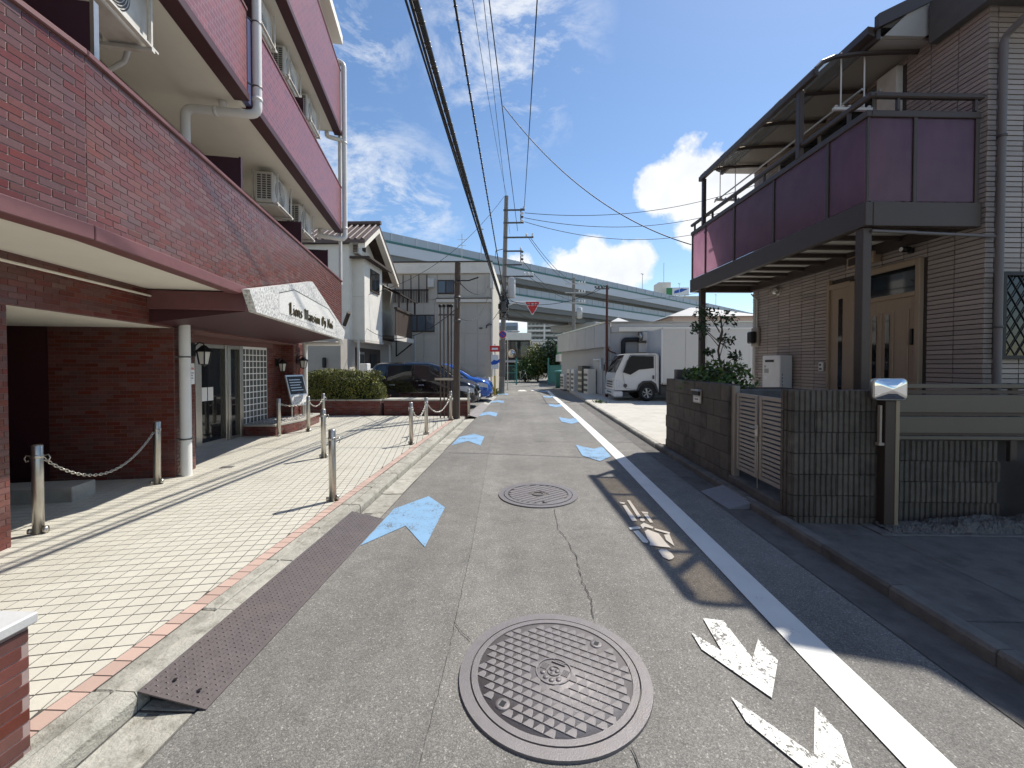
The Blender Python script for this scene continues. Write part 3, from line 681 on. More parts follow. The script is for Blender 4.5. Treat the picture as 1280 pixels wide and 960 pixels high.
# ------------------------------------------------------------------ manhole covers
def ring(mb, r0, r1, z0, z1, n=72): 
    return mb.lathe([(r0, z0), (r0 + .002, z1), (r1 - .002, z1), (r1, z0)], n, smooth=False)
mh = thing('manhole_cover', 'large round iron manhole cover with fin-shaped treads, nearest the camera', 'manhole cover', (.135, 1.985, .0), R(-27))
part(MB().lathe([(0, .0085), (.37, .0085), (.37, .0)], 72), 'plate', 'iron', mh)
mb = MB(); ring(mb, .405, .46, -.01, .0125); part(mb, 'frame', 'iron', mh)
mb = MB(); ring(mb, .368, .402, -.01, .0135); part(mb, 'rim', 'iron', mh)
pw, ph = .0495, .0455
k = 0
for r in range(-9, 10):
    for c in range(-9, 10):
        x, y = c*pw + (r % 2)*pw*.5, r*ph
        if math.hypot(x, y) > .354 or math.hypot(x, y) < .098: continue
        if any(math.hypot(x - a, y - b) < .045 for a, b in ((.12, .29), (-.12, -.29))): continue
        if k == 0:
            tr = MB(); b_ = [(-.0245, -.0215), (.0245, -.0215), (.0195, .003), (.0115, .022), (-.008, .020), (-.0165, -.004)]; n = len(b_)
            tr.add([(p[0], p[1], .006) for p in b_] + [(p[0]*.93, p[1]*.91, .0128 if p[1] < 0 else .0112) for p in b_], [list(range(n, 2*n))] + [[i, (i+1) % n, n + (i+1) % n, n + i] for i in range(n)])
            trm = tr.mesh('tread'); trm.materials.append(M['iron'])
        o = obj('tread', trm, None, mh); o.location = (x, y, 0); k += 1
mb = MB(); ring(mb, .080, .09, .004, .0135, 40); part(mb, 'centre_ring', 'iron', mh)
mb = MB(); ring(mb, .026, .034, .004, .0135, 28); em = part(mb, 'emblem', 'iron', mh)
for a in range(3): part(MB().lathe([(0, .013), (.011, .013), (.013, .005)], 16, (.016*math.cos(a*2.094+.5), .016*math.sin(a*2.094+.5), 0)), 'emblem_boss', 'iron', em)
for a, b in ((-.045, -.03), (-.02, -.052), (.012, -.056), (.04, -.038)): part(MB().lathe([(0, .013), (.0125, .0128), (.014, .005)], 14, (a, b, 0)), 'number_boss', 'iron', em)
mb = MB()
for i in range(4):
    for j in range(5):
        for s_ in (-1, 1): mb.box(s_*(.042 + .0085*i) - .003, s_*(.042 + .0085*i) + .003, -.008 + .0085*j, -.002 + .0085*j, .005, .0125)
tag(part(mb, 'emblem_studs', 'iron', em), kind='stuff')
part(MB().box(-.035, .035, .052, .058, .005, .015).box(-.012, .03, .062, .068, .005, .015), 'emblem_letters', 'iron', em)
for a, b in ((.12, .29), (-.12, -.29)):
    h_ = part(MB().lathe([(.0, .012), (.018, .0125), (.032, .0125), (.034, .005)], 24, (a, b, 0)), 'lift_boss', 'iron', mh); part(MB().box(a - .012, a + .012, b - .015, b + .015, .0122, .0135), 'lift_hole', 'black', h_)
mh2 = thing('manhole_cover', 'smaller-looking iron manhole cover with diagonal bars, farther up the lane', 'manhole cover', (.135, 4.74, 0), R(38))
part(MB().lathe([(0, .006), (.37, .006), (.37, 0)], 64), 'plate', 'iron_dirt', mh2)
mb = MB(); ring(mb, .395, .455, -.01, .0125); part(mb, 'frame', 'iron', mh2)
mb = MB(); ring(mb, .345, .39, -.01, .016); part(mb, 'rim', 'iron', mh2)
for i in range(-5, 6):
    y = i*.062; L_ = math.sqrt(.335**2 - y*y) if abs(y) < .335 else 0
    if L_ < .08: continue
    segs = ((-L_, L_),) if abs(i) > 1 else ((-L_, -.09), (.09, L_))
    for a, b in segs: part(MB().box(a, b, y - .023, y + .023, .004, .0135, .003), 'bar', 'iron', mh2)
mb = MB(); ring(mb, .055, .068, .004, .016, 32); part(mb, 'emblem', 'iron', mh2)
part(MB().box(-.012, .012, -.015, .015, .0165, .018), 'lift_hole', 'black', mh2).location = (-.14, -.26, 0)

# ------------------------------------------------------------------ steel kerb ramps
def checker_plate(name, label, x0, x1, y0, y1, z0, z1, m, pitch=.036):
    """sloping plate in the gutter: z0 at the road side (x1), z1 at the kerb (x0)"""
    o = thing(name, label, 'kerb ramp', ((x0+x1)/2, (y0+y1)/2, 0))
    cx, cy = (x0+x1)/2, (y0+y1)/2
    def S(x, y, d=0): return (x - cx, y - cy, z1 + (z0 - z1)*(x - x0)/(x1 - x0) + d)
    P = [S(x0, y0), S(x1, y0), S(x1, y1), S(x0, y1)]
    part(MB().add(P + [(a, b, c - .006) for a, b, c in P], [[0,1,2,3],[7,6,5,4],[0,4,5,1],[1,5,6,2],[2,6,7,3],[3,7,4,0]]), 'plate', m, o)
    mb = MB(); nx = int((x1 - x0)/pitch); ny = int((y1 - y0)/pitch)
    for i in range(nx):
        for j in range(ny):
            x, y = x0 + .012 + i*(x1-x0-.02)/nx + pitch*.35, y0 + .02 + j*pitch
            a = pitch*.30; b = pitch*.10
            if (i + j) % 2: a, b = b, a
            mb.add([S(x-a, y-b, .0002), S(x+a, y-b, .0002), S(x+a, y+b, .0002), S(x-a, y+b, .0002), S(x, y, .0042)], [[0,1,4],[1,2,4],[2,3,4],[3,0,4]])
    tag(part(mb, 'treads', m, o), kind='stuff')
    return o
cp = checker_plate('kerb_ramp', 'rusty brown checkered steel kerb ramp in the gutter, near the camera', -1.69, -1.385, 1.71, 3.92, .010, .080, 'checker', .025)
for x, y in ((-1.6, 1.80), (-1.47, 1.78)): part(MB().lathe([(0, .0035), (.009, .0035)], 14, (x + 1.5375, y - 2.815, .0045 + .080 - .070*(x + 1.69)/.305)), 'bolt_hole', 'black', cp)
part(MB().box(-.14, .02, -1.06, -1.02, .003, .03), 'foot', 'rubber', cp)
gr = checker_plate('kerb_ramp', 'grey steel kerb ramp in front of the parked black van', -1.66, -1.38, 11.55, 15.2, .012, .09, mat('grey_plate', (.22, .20, .195), .6, .15, 10), .08)
pr = thing('kerb_ramp', 'grey plastic kerb ramp at the slatted gate', 'kerb ramp', (2.22, 4.63, 0), R(4))
part(MB().prism([(-.14, .008), (.15, .085), (.15, .02), (.06, .004), (-.14, .004)], .60, 'y', -.30), 'body', mat('grey_plastic', (.27, .275, .29), .6, .08, 15), pr)
mb = MB()
for i in range(7):
    for j in range(15): 
        x = -.12 + i*.038; z = .008 + (x + .14)*.2655
        mb.add([(x-.014, -.28 + j*.038, z), (x+.014, -.28 + j*.038, z + .007), (x+.014, -.252 + j*.038, z + .007), (x-.014, -.252 + j*.038, z), (x, -.266 + j*.038, z + .009)], [[0,1,4],[1,2,4],[2,3,4],[3,0,4]])
tag(part(mb, 'treads', 'grey_plastic', pr), kind='stuff')

# ------------------------------------------------------------------ bollards and chains
bol = thing('bollard', 'x', 'bollard')
part(MB().lathe([(0, .752), (.030, .752), (.036, .744), (.0365, 0), (0, 0)], 20), 'post', 'steel', bol)
part(MB().lathe([(.0365, .64), (.040, .642), (.040, .668), (.0365, .67)], 20), 'band', 'steel', bol)
part(MB().lathe([(0, -.014), (.03, -.014), (.03, .012), (0, .012)], 14, (.046, .0, .03), 'x'), 'foot_bolt', 'steel', bol); part(MB().lathe([(0, -.012), (.022, -.012), (.022, .01), (0, .01)], 12, (-.05, .0, .03), 'x'), 'foot_bolt', 'steel', bol)
def hook(o, a): 
    pts = [(.036, 0, .655), (.07, 0, .665), (.082, 0, .64), (.07, 0, .61), (.055, 0, .62)]
    h = part(MB().tube([(p[0]*math.cos(a), p[0]*math.sin(a), p[2]) for p in pts], .0055, 6), 'hook', 'steel', o)
BO = [(-4.10, 3.30, 'steel bollard at the left of the dark garage opening', .4), (-4.39, 4.73, 'steel bollard in front of the brick pier, holding the far end of the hanging chain', 3.6), (-2.02, 4.21, 'lone steel bollard nearest the rusty kerb ramp', .2), (-3.09, 6.16, 'lone steel bollard in the middle of the forecourt, before the entrance planter', .2),
      (-2.05, 7.26, 'chained steel bollard at the kerb, nearest of the three beside the lane', 1.2), (-2.04, 8.32, 'middle of the three chained steel bollards beside the lane', -1.9), (-1.93, 10.45, 'chained steel bollard beside the brown utility pole', -1.9), (-4.93, 8.03, 'steel bollard at the near corner of the gravel planter', 2.8), (-4.64, 8.60, 'steel bollard at the front corner of the gravel planter', 1.0), (-4.72, 9.42, 'steel bollard at the far side of the gravel planter', 1.0), (-1.60, 11.32, 'steel bollard at the end of the low brick planter wall by the van', 0)]
bpos = []
for i, (x, y, lb, a) in enumerate(BO):
    o = bol if i == 0 else copy_tree(bol)
    o.location = (x, y, .078); o.rotation_euler = (rnd.uniform(-.012, .012), rnd.uniform(-.012, .012), rnd.uniform(0, 6) if i > 1 else .5); tag(o, lb, 'bollard', 'steel bollards on the forecourt'); bpos.append((x, y))
    if i == len(BO) - 1: pass
for i, o in enumerate([q for q in list(COL.objects) if q.name.startswith('bollard')]):
    a = [.4, 2.6, .1, .1, 1.3, 1.6, 3, 2.6, 2, 1, 0][i] - o.rotation_euler.z; hook(o, a)
    if i in (0, 1, 4, 5): hook(o, a + math.pi)
def chain(a, b, sag, label, link=.042, r=.0048):
    pa = Vector((*bpos[a], .078 + .63)); pb = Vector((*bpos[b], .078 + .63)); d = (pb - pa).normalized(); pa += d*.05; pb -= d*.05
    path = catenary(pa, pb, sag, 60)
    # resample by length
    ds = [0.0]
    for p, q in zip(path[:-1], path[1:]): ds.append(ds[-1] + (q-p).length)
    n = int(ds[-1]/(link*.78)); mb = MB(); fr = []
    for k in range(n+1):
        t = ds[-1]*k/n; i = max(j for j in range(len(ds)) if ds[j] <= t + 1e-9); i = min(i, len(path)-2)
        fr.append(path[i].lerp(path[i+1], (t - ds[i])/(ds[i+1]-ds[i])))
    for k in range(n):
        c = (fr[k] + fr[k+1])/2; t = (fr[k+1]-fr[k]).normalized(); s = t.cross(Vector((0, 0, 1))).normalized(); u = s.cross(t)
        w = s if k % 2 else u
        loop = [c + t*(link*.5*math.cos(q)) + w*(link*.27*math.sin(q)) for q in [j*math.pi/4 for j in range(9)]]
        mb.tube(loop, r, 5, caps=False)
    o = mb.build('chain', M['steel']); tag(o, label, 'chain', 'chains between the bollards')
    return o
chain(0, 1, .30, 'steel chain hanging across the dark garage opening')
chain(4, 5, .20, 'steel chain between the first two bollards beside the lane', .05)
chain(5, 6, .28, 'steel chain running to the bollard beside the brown utility pole', .05)
chain(7, 8, .05, 'steel chain along the near side of the gravel planter', .05); chain(8, 9, .13, 'steel chain along the street side of the gravel planter', .05)

# ------------------------------------------------------------------ low brick pier in the near left corner
lp = thing('brick_pier', 'low red brick pier with a grey stone cap in the near left corner', 'pier', (-2.2, 1.135, .07))
part(MB().box(-.4, .388, -.6, .285, -.07, .485), 'core', 'brick_grout', lp)
lb_ = Laid()
lb_.wall(lambda u, v, d: (.388 + d, -.6 + u, -.06 + v), (1, 0, 0), .885, .54, .1425, .0425, .0058, u0=.05)
lb_.wall(lambda u, v, d: (-.4 + u, .285 + d, -.06 + v), (0, 1, 0), .788, .54, .1425, .0425, .0058)
lb_.lay(lp, lambda x, y, z: Vector((x - 2.2, y + 1.135, z + .07)), 'brick', 'bricks', M['brick_red'])
part(MB().box(-.43, .408, -.63, .305, .485, .525, .006), 'cap', mat('cap_stone', (.52, .52, .51), .6, .08, 20, .1, 100), lp)

# ------------------------------------------------------------------ gravel planter, name board
gp = thing('planter', 'low brick planter filled with white gravel beside the entrance', 'planter', tuple(BW(-1.1, 6.9, .07)), KA)
PL = [(-1.55, 5.80), (-.87, 5.68), (-.60, 6.42), (-.55, 7.62), (-.90, 7.70), (-.955, 7.08), (-1.55, 7.08)]
PLl = [(x + 1.1, y - 6.9) for x, y in PL]
part(MB().prism(PLl, .20, 'z', 0), 'brick_rim', 'brick_dark', gp)
lb_ = Laid()
for (a, b) in zip(PLl[:3], PLl[1:4]):
    L_ = math.dist(a, b); ux, uy = (b[0]-a[0])/L_, (b[1]-a[1])/L_; nx, ny = uy, -ux
    lb_.wall(lambda u, v, d, a=a, ux=ux, uy=uy, nx=nx, ny=ny: (a[0]+ux*u+nx*d, a[1]+uy*u+ny*d, v), wdir((nx, ny, 0)), L_, .195, .1425, .0425, .0058)
lb_.lay(gp, lambda x, y, z: BW(x - 1.1, y + 6.9, z + .07), 'brick', 'bricks', M['brick_red'])
cx_, cy_ = sum(p[0] for p in PLl)/7, sum(p[1] for p in PLl)/7
part(MB().prism([(cx_ + (x-cx_)*1.02, cy_ + (y-cy_)*1.02) for x, y in PLl], .035, 'z', .2), 'cap', 'concrete', gp)
def inside(p, poly):
    c = False
    for i in range(len(poly)):
        a, b = poly[i], poly[i-1]
        if (a[1] > p[1]) != (b[1] > p[1]) and p[0] < (b[0]-a[0])*(p[1]-a[1])/(b[1]-a[1]) + a[0]: c = not c
    return c
mb = MB(); inn = [(cx_ + (x-cx_)*.86, cy_ + (y-cy_)*.86) for x, y in PLl]
for i in range(2600):
    p = (rnd.uniform(-.6, .6), rnd.uniform(-1.3, .9))
    if not inside(p, inn): continue
    s_ = rnd.uniform(.012, .026); z = .238 + rnd.uniform(0, .012)
    P = [(p[0]+s_*rnd.uniform(.6, 1)*x, p[1]+s_*rnd.uniform(.6, 1)*y, z + s_*.6*w) for x, y, w in ((1,0,0),(0,1,0),(-1,0,0),(0,-1,0),(0,0,1),(0,0,-1))]
    mb.add(P, [[0,1,4],[1,2,4],[2,3,4],[3,0,4],[1,0,5],[2,1,5],[3,2,5],[0,3,5]])
tag(mb.build('gravel', M['gravel'], gp), kind='stuff')
nb = thing('name_board', 'grey name board on two steel legs standing in the gravel planter', 'sign', tuple(BW(-.86, 7.0, .30)), KA - R(25))
part(MB().tube([(0, -.17, -.07), (0, -.17, .42)], .025, 10), 'leg', 'steel', nb); part(MB().tube([(0, .17, -.07), (0, .17, .42)], .025, 10), 'leg', 'steel', nb)
TB = lambda x, y, z: (x*.96 + (z - .6)*-.27, y, .6 + (z-.6)*.96 + x*.27)
bd = part(MB(TB).box(-.02, .02, -.27, .27, .25, .98, .006), 'board', 'steel', nb)
part(MB(TB).box(.019, .024, -.24, .24, .52, .94), 'upper_plate', 'black', bd); part(MB(TB).box(.019, .024, -.24, .24, .29, .49), 'lower_plate', 'granite', bd)
mb = MB(TB)
for r in range(5): mb.box(.0245, .0255, -.20, .16 - .03*(r % 3), .60 + r*.062, .62 + r*.062)
tag(part(mb, 'lines_of_text', 'steel', bd), kind='stuff')

# ------------------------------------------------------------------ wall lanterns, notice
def lantern(label, loc, rz):
    o = thing('wall_lantern', label, 'lamp', loc, rz, 'wall lanterns at the entrance')
    part(MB().box(0, .025, -.045, .045, -.09, .09, .008), 'wall_plate', 'black', o)
    part(MB().tube([(.02, 0, .04), (.08, 0, .10), (.14, 0, .09), (.14, 0, .05)], .009, 6), 'arm', 'black', o)
    part(MB().lathe([(0, .07), (.03, .06), (.105, -.01), (.115, -.025), (.10, -.025), (0, .04)], 6, (.14, 0, 0), smooth=False), 'hood', 'black', o)
    part(MB().lathe([(.085, -.025), (.055, -.19), (0, -.19)], 6, (.14, 0, 0), smooth=False), 'glass', mat('lantern_glass', (.55, .53, .48), .25, .05, 10) if 'lantern_glass' not in M else 'lantern_glass', o)
    mb = MB()
    for k in range(6):
        a = k*math.pi/3; mb.bar((.14 + .088*math.cos(a), .088*math.sin(a), -.025), (.14 + .058*math.cos(a), .058*math.sin(a), -.195), .012)
    part(mb, 'cage', 'black', o); part(MB().lathe([(0, -.23), (.02, -.21), (.06, -.19), (0, -.19)], 6, (.14, 0, 0), smooth=False), 'finial', 'black', o)
lantern('black wall lantern on the near brick pier beside the drainpipe', tuple(BW(-.955, 3.02, 1.70)), KA)
lantern('black wall lantern on the dark brick wall right of the glass blocks', (EX - .04, 9.15, 1.55), 0)
lantern('black wall lantern on the far brick pier beside the white pipe', tuple(BW(-.955, 7.30, 1.62)), KA)
ns = thing('notice', 'small white notice with red characters on the near brick pier', 'sign', tuple(BW(-.949, 2.97, 1.40)), KA)
part(MB().box(0, .006, -.075, .075, -.16, .12, .001), 'sheet', 'sign_white', ns)
def flat_text(body, size, m, parent, loc, rot=(R(90), 0, R(90)), depth=.0006, name='lettering', sx=1.0):
    me = text_mesh(body, size, depth, name); o = obj(name, me, M[m], parent); o.location = loc; o.rotation_euler = rot; o.scale.x = sx; return o
flat_text('駐車禁止', .034, 'sign_red', ns, (.008, 0, .045))
mb = MB()
for z_, w_ in ((-.01, .11), (-.045, .09), (-.08, .10), (-.115, .05)): mb.box(.006, .0068, -.06, -.06 + w_, z_ - .006, z_ + .006)
tag(part(mb, 'small_print', 'steel_dark', ns), kind='stuff')

# ------------------------------------------------------------------ air conditioners hung under the balconies
def make_ac():
    o = thing('air_conditioner', 'x', 'air conditioner')
    body = part(MB().box(-.14, .14, -.38, .38, 0, .54, .015), 'casing', 'dirty_white', o)
    mb = MB()
    for k in range(9): mb.lathe([(.03 + k*.022, .0), (.034 + k*.022, .006), (.038 + k*.022, 0)], 28, (.141, -.06, .27), 'x')
    part(mb, 'fan_grille', 'dirty_white', body); part(MB().lathe([(0, .002), (.225, .002), (.225, -.01)], 32, (.14, -.06, .27), 'x'), 'fan_opening', mat('fan_shadow', (.12, .12, .125), .6) if 'fan_shadow' not in M else 'fan_shadow', body)
    for c in range(3):
        mb = MB()
        for k in range(11): mb.box(-.10 + .075*c, -.045 + .075*c, -.385, -.379, .06 + .04*k, .085 + .04*k)
        part(mb, 'side_louvre', 'steel_dark', body)
    for y in (-.33, .33):
        for x in (-.19, .19): part(MB().bar((x, y, -.03), (x, y, .56), .022), 'hanger_rod', 'dirty_white', o)
        part(MB().box(-.21, .21, y - .02, y + .02, -.05, -.02), 'cross_rail', 'dirty_white', o)
    for x in (-.19, .19): part(MB().box(x - .02, x + .02, -.40, .40, -.02, .0), 'rail', 'dirty_white', o)
    part(MB().tube([(-.05, .38, .12), (-.05, .46, .1), (-.12, .5, -.05), (-.3, .5, -.2), (-.6, .5, -.15)], .02, 8), 'hose', 'dirty_white', o)
    return o
ac0 = make_ac()
for i, (t, s, z, lb) in enumerate([(-.34, .57, 4.27, 'weathered air conditioner hung under the balcony, nearest the camera at the top left'), (-.50, 4.62, 4.20, 'air conditioner hung under the first overhanging balcony, between two maroon partitions'), (-.50, 6.0, 4.20, 'air conditioner hung behind the farther maroon partition of the first balcony'), (-.45, 3.75, 6.60, 'air conditioner hung under the top balcony, nearest beside the white drainpipe'), (-.45, 5.05, 6.60, 'air conditioner hung under the top balcony, in the middle'), (-.45, 6.35, 6.60, 'air conditioner hung under the top balcony, nearest the far corner')]):
    o = ac0 if i == 0 else copy_tree(ac0)
    o.location = BW(t, s, z); o.rotation_euler.z = KA; o.scale.z = .92; tag(o, lb, 'air conditioner', 'air conditioners hung under the balconies')

# ------------------------------------------------------------------ planter walls with hedge
def leaf_cloud(mb, pts_fn, n, size, rr):
    for i in range(n):
        p, nrm = pts_fn(rr)
        s = size*rr.uniform(.6, 1.3)
        a = Vector((rr.gauss(0, 1), rr.gauss(0, 1), rr.gauss(0, .8))) + nrm*.9
        a.normalize(); b = a.cross(Vector((rr.gauss(0, 1), rr.gauss(0, 1), rr.gauss(0, 1)))).normalized(); c = a.cross(b)
        mb.add([tuple(p - b*s), tuple(p + c*s*.45 + a*s*.12), tuple(p + b*s), tuple(p - c*s*.45 + a*s*.12)], [[0, 1, 2, 3]])
for x0, x1, lb, rz in ((-6.6, -4.10, 'low dark brick planter wall under the hedge', R(7)), (-4.04, -1.66, 'low dark brick planter wall in front of the black van', R(6))):
    y0 = 11.40 if x0 < -5 else 11.50
    o = thing('planter_wall', lb, 'planter', ((x0+x1)/2, y0 + .2, .05), 0)
    hw = (x1-x0)/2
    part(MB().box(-hw, hw, -.17, .40, -.05, .43), 'core', 'grout_dark', o)
    lb_ = Laid(); lb_.wall(lambda u, v, d, hw=hw: (-hw + u, -.17 - d, v), (0, -1, 0), 2*hw, .42, .1425, .0425, .0058)
    lb_.lay(o, lambda x, y, z, x0=x0, x1=x1, y0=y0: Vector((x + (x0+x1)/2, y + y0 + .2, z)), 'brick', 'bricks', M['brick_dark'], 0)
    part(MB().box(-hw - .01, hw + .01, -.19, .41, .43, .475, .005), 'cap', 'concrete', o)
hd = thing('hedge', 'clipped yellow-green hedge in the brick planter', 'hedge', (-5.3, 11.75, .5))
def hedge_pt(r):
    while True:
        x, y, z = r.uniform(-1.35, 1.3), r.uniform(-.36, .36), r.uniform(-.02, .95)
        q = (abs(x/1.32)**3 + abs(y/.38)**3 + abs((z-.28)/.60)**3)
        lim = .88 + .42*noise.noise(Vector((x*2.1, y*2.5, z*3.0))) + .2*noise.noise(Vector((x*7, y*7, z*7)))
        if q < lim and q > .25 + .2*r.random(): return Vector((x, y, z)), Vector((x/1.3**2*.5, y/.36**2, (z-.3)/.58**2)).normalized()
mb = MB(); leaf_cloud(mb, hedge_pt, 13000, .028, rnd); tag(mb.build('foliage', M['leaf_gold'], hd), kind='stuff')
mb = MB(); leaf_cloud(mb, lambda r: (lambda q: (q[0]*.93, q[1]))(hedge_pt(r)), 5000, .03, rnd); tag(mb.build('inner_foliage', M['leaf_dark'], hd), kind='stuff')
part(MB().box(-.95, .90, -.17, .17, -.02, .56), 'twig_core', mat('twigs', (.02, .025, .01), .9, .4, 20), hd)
# ------------------------------------------------------------------ tiled house on the right (own frame: x into the house, y along its street wall)
mat('house_tile', (.36, .305, .27), .34, .10, 30, .25, 90, rv=.13, spec=.5, stretch=(1, 1, 4), bdist=.004)
mat('house_grout', (.075, .065, .06), .9, .1, 30)
mat('eave_paint', (.42, .40, .37), .7, .05, 5)
mat('roof_tile', (.10, .095, .09), .6, .15, 10, .3, 40)
mat('door_brown', (.36, .27, .185), .45, .08, 5, stretch=(12, 12, .8))
mat('bamboo_grey', (.30, .29, .28), .5, .08, 10)
HO = (4.9, 4.6, 0.0); HA = R(3.5); HW, HI = frame(HO, HA)
ho = thing('house', 'two-storey house clad in grey-brown tiles with a dark balcony over the gate', 'house', HO, HA)
def hp(mb, name, m, parent=None): return part(mb, name, m, parent or ho)
def hdir(v): return tuple(Matrix.Rotation(HA, 3, 'Z') @ Vector(v))
HY = 4.07
hp(MB().box(.014, 6, .014, HY, 0, 5.60), 'wall', 'house_grout')
ht = Laid()
def skip_side(u, v):
    y, z = u, v
    return (.62 < y < 2.08 and .3 < z < 2.82) or (.93 < y < 3.3 and 3.2 < z < 5.35)
ht.wall(lambda u, v, d: (.014 - d, u, v), hdir((-1, 0, 0)), HY, 5.6, .29, .0455, .0085, skip=skip_side, bond=False, depth=.013)
ht.wall(lambda u, v, d: (u, .014 - d, v), hdir((0, -1, 0)), 2.0, 5.6, .29, .0455, .0085, bond=False, skip=lambda u, v: (.13 < u and 1.55 < v < 2.5), depth=.013, u0=.10)
ht.lay(ho, HW, 'wall_tile', 'wall_tiles', M['house_tile'])
# roof
SLP = .48; Y0, Y1 = .62, HY + .06; EV = -.62
rf = hp(MB().add([(EV - .03, Y0, 5.56), (3.0, Y0, 5.56 + SLP*3.6), (3.0, Y1, 5.56 + SLP*3.6), (EV - .03, Y1, 5.56), (6.8, Y0, 5.56), (6.8, Y1, 5.56)], [[0,1,2,3],[1,4,5,2],[3,2,5],[0,4,1],[0,3,5,4]]), 'roof', 'roof_tile')
hp(MB().box(EV + .01, 6.4, Y0 + .01, Y1 - .02, 5.42, 5.46), 'eave_soffit', 'eave_paint', rf)
hp(MB().box(EV - .05, EV + .005, Y0 - .02, Y1, 5.40, 5.57, .006), 'fascia', 'alu_brown', rf)
hp(MB().prism([(EV - .14, 5.48), (EV - .055, 5.45), (EV - .055, 5.56), (EV - .14, 5.57)], Y1 - Y0, 'y', Y0), 'roof_gutter', 'alu_brown', rf)
hp(MB().prism([(EV + .02, 5.425), (-.10, 5.425), (.02, 5.50), (.02, 5.90), (EV + .35, 5.74)], .05, 'y', Y0 - .05), 'gable_board', 'eave_paint', rf)
hp(MB().add([(EV - .08, Y0 - .08, 5.50), (3.0, Y0 - .08, 5.60 + SLP*3.6), (3.0, Y0 - .08, 5.76 + SLP*3.6), (EV - .08, Y0 - .08, 5.66), (EV - .08, Y0 - .02, 5.50), (3.0, Y0 - .02, 5.60 + SLP*3.6), (3.0, Y0 - .02, 5.76 + SLP*3.6), (EV - .08, Y0 - .02, 5.66)], [[0,1,2,3],[7,6,5,4],[0,4,5,1],[3,2,6,7],[0,3,7,4]]), 'verge', 'alu_brown', rf)
hp(MB().box(-.10, 1.5, -.60, -.505, 5.24, 5.36, .02), 'roof_gutter', 'alu_brown', rf); hp(MB().add([(-.10, -.52, 5.34), (2.5, -.52, 5.34), (2.5, Y0 - .09, 5.80), (-.10, Y0 - .09, 5.80), (-.10, Y0 - .09, 5.30), (-.10, -.5, 5.30), (2.5, Y0 - .09, 5.30), (2.5, -.5, 5.30)], [[0,1,2,3],[0,3,4,5],[5,4,6,7]]), 'front_eave', 'roof_tile', rf)
hp(MB().tube(elbow([(.10, -.55, 5.26), (.10, -.50, 5.12), (.085, -.06, 4.92), (.085, -.06, .1)], .034), .034, 12), 'downpipe', mat('pipe_grey', (.17, .155, .15), .5, .05, 5))
for z in (1.9, 3.9): hp(MB().lathe([(.034, -.012), (.041, -.012), (.041, .012), (.034, .012)], 12, (.085, -.06, z)), 'pipe_bracket', 'steel_dark')
# window with diamond lattice, front wall
wd = hp(MB().box(.155, 1.1, -.05, .013, 1.56, 1.60).box(.155, 1.1, -.05, .013, 2.45, 2.49).box(.155, .19, -.05, .013, 1.60, 2.45).box(1.065, 1.1, -.05, .013, 1.60, 2.45), 'window', 'black')
hp(MB().box(.19, 1.065, .002, .008, 1.60, 2.45), 'pane', 'glass_dark', wd)
mb = MB()
for k in range(-8, 12):
    for s in (-1, 1):
        pts = []
        for i in range(0, 21):
            z = 1.60 + .85*i/20; x = .19 + k*.11 + s*(z - 1.6)*.62 + (0 if s > 0 else .0)
            if .19 < x < 1.06: pts.append((x, -.038 + .004*s, z))
        if len(pts) > 1: mb.bar(pts[0], pts[-1], .009, .006)
tag(hp(mb, 'lattice', 'black', wd), kind='stuff')
# door
df = hp(MB().box(-.05, .012, .64, .70, .35, 2.82, .006).box(-.05, .012, 2.04, 2.09, .35, 2.82, .006).box(-.05, .012, 1.58, 1.66, .35, 2.72, .006).box(-.049, .012, .70, 1.58, 2.74, 2.82, .006).box(-.049, .012, .70, 1.58, 2.36, 2.42, .006).box(-.049, .012, 1.66, 2.04, 2.66, 2.74, .006), 'door_frame', 'door_brown')
dl = hp(MB().box(-.02, .011, .70, 1.58, .35, 2.36), 'door', 'door_brown')
for y in (.80, 1.0, 1.17, 1.40): hp(MB().box(-.032, -.02, y - .012, y + .012, .45, 2.2, .004), 'door_rib', 'door_brown', dl)
for y in (1.08, 1.27): hp(MB().box(-.027, -.0195, y - .028, y + .028, .5, 2.16), 'slit_pane', 'glass_dark', dl)
hp(MB().box(-.05, -.02, .73, .75, 1.75, 1.95, .004), 'handle', 'black', dl)
hp(MB().box(-.02, .0, .70, 1.58, 2.42, 2.74), 'transom_pane', 'glass_dark')
sp = hp(MB().box(-.02, .011, 1.66, 2.04, .35, 2.66), 'side_panel', 'door_brown'); hp(MB().box(-.026, -.0195, 1.81, 1.88, .5, 2.5), 'slit_pane', 'glass_dark', sp)
# upper window behind the balcony
uw = hp(MB().box(-.06, .012, 1.26, 3.25, 3.25, 5.30), 'balcony_window', 'steel'); hp(MB().box(-.066, -.055, 1.32, 2.22, 3.32, 5.22), 'pane', 'glass_dark', uw); hp(MB().box(-.066, -.055, 2.30, 3.18, 3.32, 5.22), 'pane', 'glass_dark', uw)
hp(MB().box(-.075, .012, .95, 1.24, 3.25, 5.36, .006), 'shutter_case', 'dirty_white')
